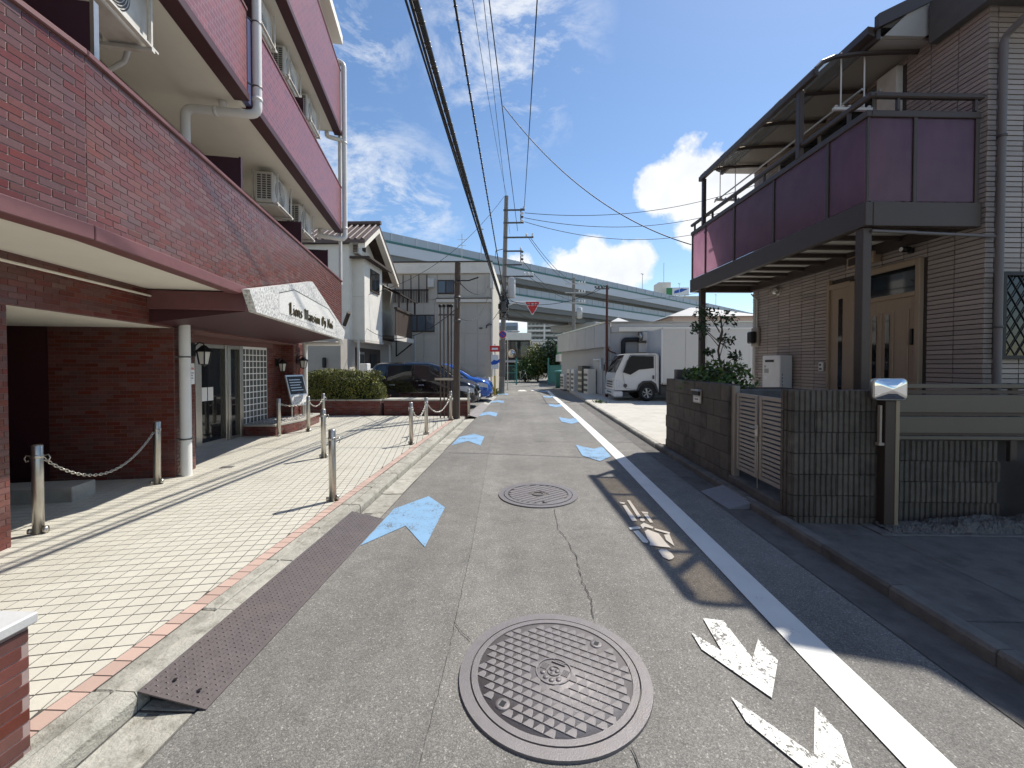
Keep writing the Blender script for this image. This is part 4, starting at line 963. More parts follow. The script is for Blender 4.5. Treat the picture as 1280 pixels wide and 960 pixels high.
# balcony
mat('acrylic_dark', (.05, .035, .05), .2)
def acrylic():
    m = bpy.data.materials.new('acrylic'); m.use_nodes = True; N, L = m.node_tree.nodes, m.node_tree.links; p = N['Principled BSDF']
    p.inputs['Base Color'].default_value = (.20, .15, .18, 1); p.inputs['Roughness'].default_value = .16; p.inputs['Specular IOR Level'].default_value = .6
    t = N.new('ShaderNodeBsdfTranslucent'); tn = N.new('ShaderNodeTexNoise'); tn.inputs['Scale'].default_value = 1.6; tn.inputs['Detail'].default_value = 6; tr_ = N.new('ShaderNodeValToRGB'); tr_.color_ramp.elements[0].position = .35; tr_.color_ramp.elements[0].color = (.70, .50, .62, 1); tr_.color_ramp.elements[1].position = .68; tr_.color_ramp.elements[1].color = (.92, .70, .80, 1); L.new(tn.outputs['Fac'], tr_.inputs[0]); L.new(tr_.outputs[0], t.inputs[0])
    tr = N.new('ShaderNodeBsdfTransparent'); tr.inputs[0].default_value = (.5, .28, .36, 1)
    a = N.new('ShaderNodeMixShader'); a.inputs[0].default_value = .66; L.new(p.outputs[0], a.inputs[1]); L.new(t.outputs[0], a.inputs[2])
    b = N.new('ShaderNodeMixShader'); b.inputs[0].default_value = .12; L.new(a.outputs[0], b.inputs[1]); L.new(tr.outputs[0], b.inputs[2])
    L.new(b.outputs[0], N['Material Output'].inputs[0]); M['acrylic'] = m
acrylic()
BX = -1.25
ba = hp(MB().box(BX - .05, BX + .04, .02, 4.10, 2.98, 3.24, .008), 'balcony_beam', 'alu_brown')
hp(MB().box(BX + .041, -.02, .02, .10, 2.98, 3.24, .006), 'balcony_beam', 'alu_brown'); hp(MB().box(BX + .041, -.02, 4.02, 4.10, 2.98, 3.24, .006), 'balcony_beam', 'alu_brown')
hp(MB().box(BX + .045, -.005, .11, 4.015, 3.14, 3.165), 'balcony_deck', mat('deck_pale', (.72, .69, .62), .7, .06, 6))
for k in range(9): hp(MB().box(BX + .042, -.012, .42 + k*.42, .48 + k*.42, 3.085, 3.137), 'joist', 'alu_brown')
hp(MB().box(-.085, -.014, .102, 4.015, 3.0, 3.138), 'joist', 'alu_brown')
ys = [.06, .57, 1.55, 2.55, 3.52, 4.06]
for a, b in zip(ys[:-1], ys[1:]):
    hp(MB().box(BX - .012, BX - .004, a + .015, b - .015, 3.26, 4.14), 'panel', 'acrylic')
for y in ys[1:]: hp(MB().box(BX - .03, BX + .01, y - .02, y + .02, 3.24, 4.14, .004), 'mullion', 'alu_brown')
hp(MB().box(BX - .012, BX + .008, .045, .065, 3.24, 4.14), 'mullion', 'alu_brown')
for a, b in ((BX + .005, -.755), (-.73, -.075)): hp(MB().box(a, b, .052, .060, 3.26, 4.14), 'panel', 'acrylic')
for x in (-.742, -.06): hp(MB().box(x - .022, x + .022, .035, .075, 3.24, 4.14, .004), 'mullion', 'alu_brown')
hp(MB().box(BX - .04, BX + .02, .03, 4.10, 4.14, 4.21, .006), 'top_rail', 'alu_brown'); hp(MB().box(BX + .021, -.03, .03, .09, 4.14, 4.21, .006), 'top_rail', 'alu_brown')
hr = hp(MB().box(BX - .03, BX + .03, .0, 4.14, 4.33, 4.385, .012), 'handrail', 'alu_brown'); hp(MB().box(BX + .031, -.02, .0, .06, 4.33, 4.385, .012), 'handrail', 'alu_brown')
for y in (.3, 1.05, 1.8, 2.55, 3.3, 4.0): hp(MB().box(BX - .015, BX + .015, y - .015, y + .015, 4.21, 4.33), 'stanchion', 'alu_brown', hr)
for x in (-.95, -.1): hp(MB().box(x - .015, x + .015, .02, .05, 4.21, 4.33), 'stanchion', 'alu_brown', hr)
for y in (.12, 3.72): hp(MB().box(BX - .025, BX + .075, y - .05, y + .05, .05, 2.98, .006), 'balcony_post', 'alu_brown')
hp(MB().tube([(BX + .06, .06, 2.94), (.06, -.04, 2.86)], .018, 8), 'balcony_drain', 'pipe_grey')
# balcony canopy with curved rafters
ARC = [(-1.31, 5.08), (-1.28, 5.16), (-1.20, 5.24), (-1.06, 5.30), (-.80, 5.34), (-.40, 5.37), (.0, 5.385)]
cn_ = hp(MB().box(-1.33, -1.26, .74, 3.70, 5.06, 5.15, .008), 'canopy_beam', 'alu_brown')
for y in (.76, 1.50, 2.22, 2.95, 3.68):
    hp(MB().tube([(x, y, z) for x, z in ARC], .030, 6, smooth=False), 'rafter', 'alu_brown', cn_)
mb = MB()
for (x0, z0), (x1, z1) in zip(ARC[:-1], ARC[1:]): mb.sheet([(x0, .76, z0 + .035), (x0, 3.68, z0 + .035), (x1, 3.68, z1 + .035), (x1, .76, z1 + .035)])
def poly_sheet_mat():
    m = bpy.data.materials.new('polycarbonate'); m.use_nodes = True; N, L = m.node_tree.nodes, m.node_tree.links; p = N['Principled BSDF']
    p.inputs['Base Color'].default_value = (.55, .6, .6, 1); p.inputs['Roughness'].default_value = .2
    t = N.new('ShaderNodeBsdfTransparent'); t.inputs[0].default_value = (.75, .65, .51, 1)
    a = N.new('ShaderNodeMixShader'); a.inputs[0].default_value = .72; L.new(p.outputs[0], a.inputs[1]); L.new(t.outputs[0], a.inputs[2]); L.new(a.outputs[0], N['Material Output'].inputs[0]); M['polycarbonate'] = m
poly_sheet_mat()
hp(mb, 'canopy_sheet', 'polycarbonate', cn_)
for y in (1.05, 3.60): hp(MB().box(-1.30, -1.235, y - .035, y + .035, 4.2, 5.07, .005), 'canopy_post', 'alu_brown', cn_)
for y in (.84, 3.70):
    hg = hp(MB().box(-1.0, -.50, y - .02, y + .02, 4.70, 4.735, .004), 'drying_hanger', 'white_paint_metal')
    for x in (-.90, -.60): hp(MB().tube([(x, y, 4.73), (x, y, 5.42)], .009, 6), 'rod', 'white_paint_metal', hg)
    for k in range(6): hp(MB().lathe([(.012, -.01), (.024, -.004), (.012, .012)], 10, (-.96 + k*.085, y, 4.752), 'z'), 'ring', 'white_paint_metal', hg)
for i, x in enumerate((-.88, -.66)): 
    o = MB().tube([(x, .55, 4.775), (x, 3.95, 4.775)], .014, 8).build('drying_pole', M['steel']); o.location = HO; o.rotation_euler.z = HA; tag(o, 'steel laundry pole lying on the balcony hangers, %s' % ('street side' if i == 0 else 'house side'), 'pole', 'laundry poles on the balcony')
# fittings on the street wall
def wall_thing(name, label, cat, loc): return thing(name, label, cat, tuple(HW(*loc)), HA)
wh = wall_thing('water_heater', 'white gas water heater box on the tiled wall', 'water heater', (0, 3.12, 1.05))
part(MB().box(-.24, -.015, -.25, .25, 0, .62, .012), 'casing', 'white_paint_metal', wh); part(MB().box(-.246, -.24, -.08, .16, .50, .54), 'exhaust_slot', 'black', wh)
for z0, z1, y0, y1, m in ((.40, .44, .14, .19, 'steel'), (.30, .38, .06, .19, 'steel'), (.18, .24, .1, .19, 'sign_white')): part(MB().box(-.2425, -.24, y0, y1, z0, z1), 'label', m, wh)
for k in range(4): part(MB().box(-.2, -.19, -.252, -.25, .08 + k*.06, .11 + k*.06), 'vent_slot', 'black', wh)
part(MB().tube([(-.12, .1, 0), (-.12, .1, -.4), (-.05, .1, -.8)], .018, 8), 'pipe', 'steel_dark', wh); part(MB().tube([(-.16, 0, 0), (-.16, 0, -.9)], .016, 8), 'pipe', 'dirty_white', wh)
ic = wall_thing('intercom', 'small white intercom beside the front door', 'intercom', (0, 2.21, 1.47)); part(MB().box(-.03, -.002, -.05, .05, -.07, .07, .006), 'casing', 'white_paint_metal', ic); part(MB().lathe([(0, -.034), (.018, -.033), (.018, -.03)], 14, (0, .012, .03), 'x'), 'lens', 'black', ic); part(MB().box(-.033, -.03, -.02, .03, -.05, -.02), 'button', 'steel_dark', ic)
vt = wall_thing('vent_hood', 'small metal vent hood under the balcony', 'vent', (0, 3.30, 2.88)); part(MB().lathe([(0, -.1), (.05, -.09), (.07, -.05), (.07, 0)], 18, axis='x'), 'hood', 'steel', vt); part(MB().lathe([(.07, -.012), (.085, -.01), (.085, 0)], 18, axis='x'), 'flange', 'steel', vt)
sb = wall_thing('ventilation_box', 'brown louvred box above the front door', 'vent', (0, 1.42, 2.98)); part(MB().box(-.12, -.003, -.22, .22, -.075, .075, .01), 'casing', 'door_brown', sb); part(MB().box(-.124, -.12, -.18, .18, -.05, .05), 'louvre', 'alu_brown', sb)
sl = wall_thing('sensor_light', 'small black sensor spotlight above the front door', 'lamp', (0, .78, 2.93)); part(MB().box(-.04, -.002, -.03, .03, -.03, .03, .006), 'base', 'black', sl); part(MB().lathe([(0, -.06), (.035, -.06), (.035, .05), (.02, .06), (0, .06)], 14, (-.09, 0, .02), 'x'), 'head', 'black', sl); part(MB().lathe([(0, -.062), (.028, -.061)], 14, (-.09, 0, .02), 'x'), 'lens', 'white_paint_metal', sl)
em = wall_thing('electric_meter', 'electric meter with grey conduits at the far corner of the house', 'meter', (-.005, 3.92, 2.05)); part(MB().box(-.05, -.002, -.11, .11, -.18, .2, .008), 'board', 'alu_beige', em); part(MB().box(-.16, -.05, -.08, .08, -.12, .12, .02), 'meter_case', 'black', em)
part(MB().tube([(-.03, -.04, .2), (-.03, -.04, .75), (-.03, .12, .88)], .014, 8), 'conduit', 'dirty_white', em); part(MB().tube([(-.03, .03, .2), (-.03, .03, .8), (-.03, .14, .9)], .014, 8), 'conduit', 'dirty_white', em); part(MB().tube([(-.03, .02, -.18), (-.03, .02, -1.9)], .016, 8), 'conduit', 'dirty_white', em)
gm = wall_thing('gas_meter', 'pale gas meter low at the far corner behind the gate', 'meter', (-.45, 3.55, .72)); part(MB().box(-.1, .1, -.12, .12, 0, .26, .03), 'casing', 'dirty_white', gm); part(MB().lathe([(0, -.11), (.05, -.11), (.05, -.09)], 14, (0, 0, .18), 'x'), 'dial', 'steel', gm); part(MB().tube([(0, -.08, .26), (0, -.08, .4), (.3, -.08, .4)], .018, 8), 'pipe', 'dirty_white', gm); part(MB().tube([(0, .08, .26), (0, .08, .34), (0, .08, -.6)], .018, 8), 'pipe', 'dirty_white', gm); part(MB().box(-.06, .06, -.06, .06, -.66, 0), 'stand', 'concrete_dark', gm)

# ------------------------------------------------------------------ boundary walls, gate, fence
WX = 2.44
wa = thing('block_wall', 'weathered grey concrete block wall with a letter slot, left of the gate', 'wall', (WX, 6.15, 0))
part(MB().box(.012, .13, -1.08, 1.14, 0, 1.262), 'core', 'house_grout', wa)
bm_ = {}
for r in range(6):
    off = .2 if r % 2 else 0
    for c in range(-1, 7):
        a = max(-1.09, -1.09 + c*.4 - off); b = min(1.15, -1.09 + (c+1)*.4 - off)
        if b - a < .05: continue
        key = round(b - a, 2)
        if key not in bm_: bm_[key] = MB().box(0, .14, .003, b - a - .003, .003, .207, .005).mesh('block'); bm_[key].materials.append(M['block_dark'])
        o = obj('block', bm_[key], None, wa); o.location = (rnd.uniform(-.003, .003), a, r*.2105)
part(MB().box(.14, 1.08, 1.02, 1.15, 0, 1.42, .01), 'return_wall', 'concrete_dark', wa); part(MB().box(.14, .8, -1.08, -.96, 0, 1.2, .01), 'return_wall', 'concrete_dark', wa); part(MB().box(.14, 1.9, -.95, 1.01, 0, 1.12), 'soil', mat('soil', (.06, .045, .03), .95, .3, 20, .6, 30), wa)
ls = thing('letter_slot', 'stainless letter slot with a name plate in the block wall', 'letter box', (WX - .002, 5.93, 1.05))
part(MB().box(-.022, .0, -.135, .135, -.09, .10, .006), 'plate', 'steel', ls); part(MB().box(-.045, -.018, -.11, .11, .02, .075), 'slot', 'black', ls); part(MB().bar((-.045, -.13, .09), (-.045, .13, .09), .018), 'hood', 'steel', ls); part(MB().box(-.024, -.0215, -.10, .10, -.07, -.005), 'name_plate', 'sign_white', ls)
mb = MB()
for k in range(4): mb.box(-.0255, -.0235, -.055 + k*.032, -.035 + k*.032, -.05, -.025)
tag(part(mb, 'worn_characters', 'steel_dark', ls), kind='stuff')
# shrub and slim tree in the walled bed
sh = thing('shrub', 'leafy bright green shrub growing over the block wall', 'shrub', (2.92, 6.45, 1.10))
def sh_pt(r):
    while True:
        p = Vector((r.uniform(-.55, .55), r.uniform(-.8, .75), r.uniform(-.05, .55)))
        q = (p.x/.5)**2 + (p.y/.75)**2 + ((p.z - .12)/.36)**2
        if q < .9 + .5*noise.noise(p*3.3): return p, Vector((p.x, p.y, p.z + .3)).normalized()
mb = MB(); leaf_cloud(mb, sh_pt, 1500, .042, rnd); tag(mb.build('foliage', M['leaf'], sh), kind='stuff')
for k in range(7): part(MB().tube([(rnd.uniform(-.05, .05), rnd.uniform(-.05, .05), 0), (rnd.uniform(-.2, .2), rnd.uniform(-.3, .3), .2), (rnd.uniform(-.35, .35), rnd.uniform(-.55, .55), .38)], .009, 5, r1=.004), 'stem', 'bark', sh)
ty = thing('small_tree', 'slim young tree with sparse clumps of leaves behind the block wall', 'tree', (2.98, 6.5, 1.1))
trunk = [(0, 0, 0), (.03, -.02, .35), (.0, .02, .62), (.04, -.03, .9), (.0, -.05, 1.15)]
part(MB().tube(trunk, .022, 7, r1=.010), 'trunk', 'bark', ty)
mb = MB(); mbr = []
for k, (x, y, z, r_) in enumerate([(-.22, .10, .95, .16), (.08, -.08, 1.10, .20), (-.05, .2, 1.18, .18), (.16, .1, .78, .13), (-.26, -.05, 1.2, .14), (.15, -.2, .52, .10), (-.10, .15, .6, .10), (-.2, .3, 1.02, .12)]):
    part(MB().tube([(.01, 0, z - .28), (x*.5, y*.5, z - .1), (x, y, z)], .008, 5, r1=.003), 'branch', 'bark', ty)
    def cp_(r, x=x, y=y, z=z, r_=r_):
        d = Vector((r.gauss(0, 1), r.gauss(0, 1), r.gauss(0, .6))).normalized()*r_*r.random()**.5; return Vector((x, y, z)) + d, Vector((d.x, d.y, d.z + .2)).normalized()
    leaf_cloud(mb, cp_, 75, .036, rnd)
tag(mb.build('crown', M['leaf_dark'], ty), kind='stuff')
# gate
gt_ = thing('gate', 'pale beige double gate of horizontal slats', 'gate', (WX + .07, 4.53, .27))
part(MB().box(-.035, .035, .46, .53, -.2, .98, .005), 'gate_post', 'alu_beige', gt_)
sl_m = MB().box(-.008, .008, -.17, .17, -.0155, .0155, .003).mesh('slat'); sl_m.materials.append(M['alu_beige'])
for y0 in (.225, -.245):
    lf = part(MB().box(-.016, .016, y0 - .215, y0 - .170, 0, .90, .004), 'leaf_stile', 'alu_beige', gt_); part(MB().box(-.016, .016, y0 + .170, y0 + .215, 0, .90, .004), 'leaf_stile', 'alu_beige', gt_)
    part(MB().box(-.015, .015, y0 - .169, y0 + .169, .86, .899, .003), 'leaf_rail', 'alu_beige', gt_); part(MB().box(-.015, .015, y0 - .169, y0 + .169, .001, .04, .003), 'leaf_rail', 'alu_beige', gt_)
    for k in range(17): o = obj('slat', sl_m, None, gt_); o.location = (0, y0, .068 + k*.0475)
lt = part(MB().box(-.035, -.016, -.035, .02, .46, .58, .004), 'latch', 'steel', gt_); part(MB().tube([(-.03, -.01, .55), (-.06, -.01, .55), (-.06, .06, .55)], .008, 6), 'handle', 'steel', gt_); part(MB().tube([(-.022, -.02, .40), (-.022, -.02, -.1)], .006, 6), 'drop_bolt', 'steel', gt_)
stp = thing('gate_step', 'concrete step under the beige gate', 'step', (WX, 4.53, 0)); part(MB().box(.005, .9, -.52, .54, 0, .17, .012), 'slab', 'concrete_dark', stp)
# ribbed block wall
def rib_mesh(w, h=.1855):
    P = [(0, 0)]; n = max(1, int(round(w/.0488))); p = w/n
    for k in range(n): x = k*p; P += [(x + .006, 0), (x + .011, -.014), (x + p - .011, -.014), (x + p - .006, 0)]
    P += [(w, 0), (w, .11), (0, .11)]
    return MB().prism(P, h, 'z', 0).mesh('block')
rb = {}
def ribs(parent, x0, x1, y, z0, rows, rot=0.0, bond=True):
    for r in range(rows):
        c = x0; first = True
        while c < x1 - .03:
            w = .39 if not (first and r % 2 and bond) else .195
            w = min(w, x1 - c - .004); first = False
            key = round(w, 3)
            if key not in rb: rb[key] = rib_mesh(w); rb[key].materials.append(M['block_dark'])
            o = obj('block', rb[key], None, parent); o.location = (c + .002, y + rnd.uniform(-.002, .002), z0 + r*.1935) if rot == 0 else (y, c, z0 + r*.1935)
            if rot: o.rotation_euler.z = rot; o.location = (y, c + w, z0 + r*.1935)
            c += w + .006
rw = thing('ribbed_block_wall', 'tall ribbed concrete block wall right of the gate', 'wall', (WX, 3.86, 0))
part(MB().box(.02, .82, .02, .12, 0, 1.26), 'core', 'house_grout', rw)
part(MB().box(.018, .12, .12, .165, 0, 1.26), 'core', 'house_grout', rw)
ribs(rw, .0, .83, .0, -.08, 7); ribs(rw, .002, .165, .0, -.08, 7, R(-90))
rw2 = thing('ribbed_block_wall', 'lower ribbed concrete block wall under the brown metal fence', 'wall', (WX + .93, 3.96, 0))
part(MB().box(.0, 1.0, .02, .12, 0, .80), 'core', 'house_grout', rw2); ribs(rw2, .0, 1.02, .0, .03, 4)
fp = thing('fence', 'brown aluminium board fence on the lower block wall', 'fence', (3.35, 3.93, .0))
mat('alu_olive', (.135, .12, .095), .45, .05, 6, metal=.3)
for z0, z1 in ((1.285, 1.325), (1.06, 1.225), (.87, 1.025), (.81, .845)): part(MB().box(.0, 2.6, -.02, .02, z0, z1, .004), 'board', 'alu_olive', fp)
for z in (1.235, 1.03, .85): part(MB().box(.0, 2.6, -.005, .015, z, z + .03), 'spacer', 'alu_brown', fp)
for x in (1.15, 2.3): part(MB().box(x - .03, x + .03, .02, .06, .6, 1.33, .004), 'fence_post', 'alu_brown', fp)
mp = thing('fence_post', 'tall brown metal post at the corner with the little mirror', 'post', (3.27, 3.80, .02)); part(MB().box(-.0, .035, -.045, .045, 0, 1.32, .003), 'post', mat('alu_post', (.30, .25, .175), .4, .05, 6, metal=.3), mp); part(MB().box(-.085, -.0005, -.04, .045, .03, 1.16, .003), 'side_channel', 'alu_brown', mp); part(MB().box(-.125, -.105, -.03, .0, .78, 1.12, .003), 'mirror_bracket', 'alu_beige', mp); part(MB().box(-.135, -.085, -.035, .01, .76, .785, .003), 'bracket_foot', 'alu_beige', mp)
# convex mirror with rounded frame
mi = thing('convex_mirror', 'small rounded convex mirror at the gate corner', 'mirror', (3.185, 3.735, 1.285), R(-8))
def rr(w, h, r, n=6):
    out = []
    for cx, cz, a0 in ((w-r, h-r, 0), (-w+r, h-r, 90), (-w+r, -h+r, 180), (w-r, -h+r, 270)):
        for k in range(n+1): a = R(a0 + 90*k/n); out.append((cx + r*math.cos(a), cz + r*math.sin(a)))
    return out
fr = rr(.130, .095, .038); n = len(fr); mb = MB()
P = []; F = []
for s, y in ((.93, -.020), (1.0, -.022), (1.04, -.01), (1.02, .025), (.6, .045)): P += [(x*s, y, z*s) for x, z in fr]
for k in range(4):
    for i in range(n): F.append([k*n+i, k*n+(i+1) % n, (k+1)*n+(i+1) % n, (k+1)*n+i])
F.append(list(range(4*n, 5*n))); mb.add(P, F, True); part(mb, 'frame', 'steel', mi)
P = [(0, -.052, 0)]; F = []
for k, s in enumerate((.25, .5, .75, .94)): P += [(x*s, -.052 + .032*s*s, z*s) for x, z in fr]
for i in range(n):
    F.append([0, 1+i, 1+(i+1) % n])
    for k in range(3): F.append([1+k*n+i, 1+(k+1)*n+i, 1+(k+1)*n+(i+1) % n, 1+k*n+(i+1) % n])
mb = MB(); mb.add(P, F, True); part(mb, 'mirror_face', mat('mirror', (.9, .9, .9), .03, 0, 1, metal=1.0), mi)
# rubble edge and white bin
rub = thing('broken_concrete', 'crumbled concrete edging at the foot of the ribbed walls', 'rubble', (3.9, 3.72, .04))
mb = MB(); nx, ny = 150, 26; P = []; F = []
for i in range(nx+1):
    for j in range(ny+1):
        x = -.75 + 1.7*i/nx; y = -.10 + .27*j/ny; z = (.01 + .085*max(0, 1 - abs((j - ny*.62)/(ny*.52))**2.5)*(.30 + .70*min(1, max(0, (x+.35)*2.5))))*(1 + .7*noise.noise(Vector((x*6, y*9, 1)))) + .018*noise.noise(Vector((x*38, y*38, 2))) + .010*noise.noise(Vector((x*90, y*90, 5)))
        P.append((x, y, max(0.0, z)))
for i in range(nx):
    for j in range(ny): a = i*(ny+1)+j; F.append([a, a+ny+1, a+ny+2, a+1])
mb.add(P, F); part(mb, 'mound', 'concrete_dark', rub)
wb = thing('white_post', 'white plastic cylinder standing right of the block wall', 'post', (4.66, 3.82, .10)); part(MB().lathe([(0, .50), (.115, .50), (.125, .49), (.125, .30), (.13, .295), (.13, .285), (.125, .28), (.12, .01), (.11, 0), (0, 0)], 24), 'drum', 'dirty_white', wb); part(MB().lathe([(0, .53), (.10, .525), (.13, .51), (.13, .495), (.12, .495)], 24), 'lid', 'dirty_white', wb)
bb = MB().box(4.45, 9, 4.05, 4.15, 0, .80).build('back_wall', M['house_grout']); tag(bb, 'dark low wall behind the white plastic cylinder', 'wall')
# ------------------------------------------------------------------ vehicles (own frame: x forward, y left, z up)
mat('car_black', (.008, .008, .010), .12, 0, 3, spec=.6, coat=1.0)
mat('car_blue', (.012, .10, .42), .2, 0, 3, spec=.6, coat=1.0)
mat('truck_white', (.72, .715, .70), .3, .02, 3, coat=.5, dirt=.12, dirt_col=(.45, .42, .38))
mat('truck_box', (.60, .59, .565), .4, .03, 3, dirt=.25, dirt_col=(.42, .40, .36), dscale=1.0)
mat('box_front', (.42, .43, .44), .45, .03, 3)
mat('car_glass', (.022, .026, .027), .03, 0, 3, spec=.9)
mat('chrome', (.6, .6, .6), .12, 0, 3, metal=1.0)
mat('headlight', (.62, .64, .66), .1, .15, 30, spec=.9)
mat('plastic_grey', (.06, .06, .062), .6, .05, 10)
def interp(tab, x):
    if x <= tab[0][0]: return tab[0][1:]
    for a, b in zip(tab[:-1], tab[1:]):
        if x <= b[0]:
            t = (x - a[0])/(b[0] - a[0]); return tuple(p + (q-p)*t for p, q in zip(a[1:], b[1:]))
    return tab[-1][1:]
class Car:
    """body lofted from stations (x, z_sill, z_belt, z_top, half width sill, belt, top)"""
    def __init__(s, tab): s.tab = tab
    def sec(s, x):
        zs, zb, zt, ws, wb, wt = interp(s.tab, x)
        zm = zs + (zb - zs)*.45
        return [(ws*.96, zs), (max(ws, wb)*1.0, zs + (zb-zs)*.18), (max(ws, wb)*1.01, zm), (wb, zb), (wt + (wb-wt)*.12, zb + (zt-zb)*.86), (wt*.86, zt - (zt-zb)*.02), (wt*.5, zt + .012), (0, zt + .02)]
    def side(s, x, z):
        q = s.sec(x)
        for (y0, z0), (y1, z1) in zip(q[:-1], q[1:]):
            if z <= z1 and z1 > z0: return y0 + (y1-y0)*max(0, (z-z0)/(z1-z0))
        return q[-1][0]
    def body(s, m, parent, n=46):
        x0, x1 = s.tab[0][0], s.tab[-1][0]; P = []; F = []
        for i in range(n+1):
            q = s.sec(x0 + (x1-x0)*i/n); x = x0 + (x1-x0)*i/n
            ring_ = [(x, -y, z) for y, z in q] + [(x, y, z) for y, z in q[-2::-1]]
            P += ring_
        k = len(P)//(n+1)
        for i in range(n):
            for j in range(k-1): F.append([i*k+j, (i+1)*k+j, (i+1)*k+j+1, i*k+j+1])
            F.append([i*k+k-1, (i+1)*k+k-1, (i+1)*k, i*k])
        F.append(list(range(k))); F.append([n*k + j for j in range(k)][::-1])
        mb = MB(); mb.add(P, F, True); o = part(mb, 'body', m, parent); recalc(o.data); return o
    def patch(s, poly, name, m, parent, side=-1, d=.004, nx=10):
        """panel hugging the side: poly as lower and upper edge lists of (x, z) pairs"""
        lo, hi = poly; P = []; F = []
        def ed(e, t):
            n = len(e)-1; k = min(int(t*n), n-1); u = t*n - k; return e[k][0] + (e[k+1][0]-e[k][0])*u, e[k][1] + (e[k+1][1]-e[k][1])*u
        ny = 5
        for i in range(nx+1):
            a, b = ed(lo, i/nx), ed(hi, i/nx)
            for j in range(ny+1):
                x, z = a[0] + (b[0]-a[0])*j/ny, a[1] + (b[1]-a[1])*j/ny
                P.append((x, side*(s.side(x, z) + d), z))
        for i in range(nx):
            for j in range(ny): q = i*(ny+1)+j; F.append([q, q+ny+1, q+ny+2, q+1])
        mb = MB(); mb.add(P, F, True); return part(mb, name, m, parent)
    def seam(s, pts, parent, w=.006, m='black'):
        mb = MB()
        for (x0, z0), (x1, z1) in zip(pts[:-1], pts[1:]):
            for i in range(8):
                a = (x0 + (x1-x0)*i/8, z0 + (z1-z0)*i/8); b = (x0 + (x1-x0)*(i+1)/8, z0 + (z1-z0)*(i+1)/8)
                mb.bar((a[0], -(s.side(*a) + .001), a[1]), (b[0], -(s.side(*b) + .001), b[1]), w, .006)
        return part(mb, 'seam', m, parent)
def wheel(parent, x, y, r, rim='chrome', w=.19, spokes=5, sub='wheel'):
    s = -1 if y < 0 else 1
    o = part(MB().lathe([(r*.62, -w/2), (r*.9, -w/2), (r, -w*.3), (r, w*.3), (r*.9, w/2), (r*.62, w/2)], 30, (x, y, r), 'y'), sub, 'rubber', parent)
    part(MB().lathe([(r*.66, s*w*.5), (r*.60, s*w*.46), (r*.56, s*w*.2), (0, s*w*.12)], 30, (x, y, r), 'y'), 'rim', 'plastic_grey' if spokes else rim, o)
    mb = MB()
    for k in range(spokes):
        a = 2*math.pi*k/spokes + .3; mb.bar((x + .05*math.cos(a), y + s*w*.40, r + .05*math.sin(a)), (x + r*.6*math.cos(a), y + s*w*.46, r + r*.6*math.sin(a)), r*.17, .03)
    mb.lathe([(r*.57, s*w*.36), (r*.65, s*w*.52)], 30, (x, y, r), 'y'); mb.lathe([(0, s*w*.48), (r*.15, s*w*.46), (r*.15, s*w*.3)], 16, (x, y, r), 'y')
    part(mb, 'spokes', rim, o); return o
def arch(c, parent, x, r, m='black'):
    P = []; n = 14
    mb = MB()
    pts = [(x + r*math.cos(a), r*.93 + r*math.sin(a) - .02) for a in [math.pi*k/n for k in range(n+1)]]
    lo = [(p[0], c.sec(p[0])[0][1] + .0) for p in pts]
    Pp = [(p[0], -(c.side(p[0], max(p[1], c.sec(p[0])[0][1])) + .004), p[1]) for p in pts] + [(x + r, -(c.side(x, .3) + .004), .12), (x - r, -(c.side(x, .3) + .004), .12)]
    mid = (x, -(c.side(x, .4) + .004), .3); Q = Pp[:n+1]
    mb.add(Q + [mid], [[i, i+1, n+1] for i in range(n)]); return part(mb, 'wheel_arch', m, parent)

# black minivan
van = thing('minivan', 'black minivan parked nose to the lane behind the low planter wall', 'van', (-1.62, 14.15, .05), 0)
VC = Car([(-4.15, .30, .85, 1.33, .76, .80, .66), (-4.08, .22, .88, 1.43, .81, .84, .69), (-3.85, .2, .89, 1.49, .82, .85, .71), (-2.9, .19, .88, 1.51, .83, .85, .73), (-1.9, .19, .87, 1.50, .83, .85, .73), (-1.45, .19, .86, 1.40, .83, .85, .68), (-.95, .19, .86, 1.10, .83, .84, .70), (-.70, .19, .84, .945, .83, .83, .74), (-.35, .20, .80, .86, .80, .80, .70), (-.12, .22, .72, .76, .72, .72, .60), (-.03, .28, .60, .64, .60, .60, .5), (0, .34, .52, .55, .5, .5, .42)])
vb = VC.body(M['car_black'], van)
VC.patch(([(-3.95, .95), (-3.55, .92)], [(-3.85, 1.36), (-3.55, 1.40)]), 'quarter_window', 'car_glass', van); VC.patch(([(-3.48, .92), (-2.52, .90)], [(-3.48, 1.40), (-2.52, 1.41)]), 'sliding_door_window', 'car_glass', van)
VC.patch(([(-2.46, .90), (-1.25, .90)], [(-2.46, 1.41), (-1.62, 1.36)]), 'door_window', 'car_glass', van); VC.patch(([(-1.22, .90), (-.98, .90)], [(-1.50, 1.26), (-1.10, 1.0)]), 'quarter_window', 'car_glass', van)
mb = MB(); P = []
for x in (-1.44, -1.2, -.98, -.74):
    zt = VC.sec(x)[-1][1]; w = VC.sec(x)[5][0]
    for k in range(9): y = -w*1.08 + 2.16*w*k/8; P.append((x + .012, y, zt + .012 - .03*(abs(k-4)/4)**2))
mb.add(P, [[i*9+k, i*9+k+1, (i+1)*9+k+1, (i+1)*9+k] for i in range(3) for k in range(8)], True); part(mb, 'windscreen', 'car_glass', van)
VC.seam([(-2.49, .25), (-2.49, 1.40)], van); VC.seam([(-3.52, .35), (-3.52, 1.38)], van); VC.seam([(-1.20, .28), (-1.18, .88)], van)
for x in (-3.4, -2.25): part(MB().box(x, x + .2, -.875, -.845, .76, .79, .006), 'handle', 'chrome', van)
part(MB().box(-4.1, -1.0, -.862, -.84, .225, .24), 'sill_trim', 'chrome', van)
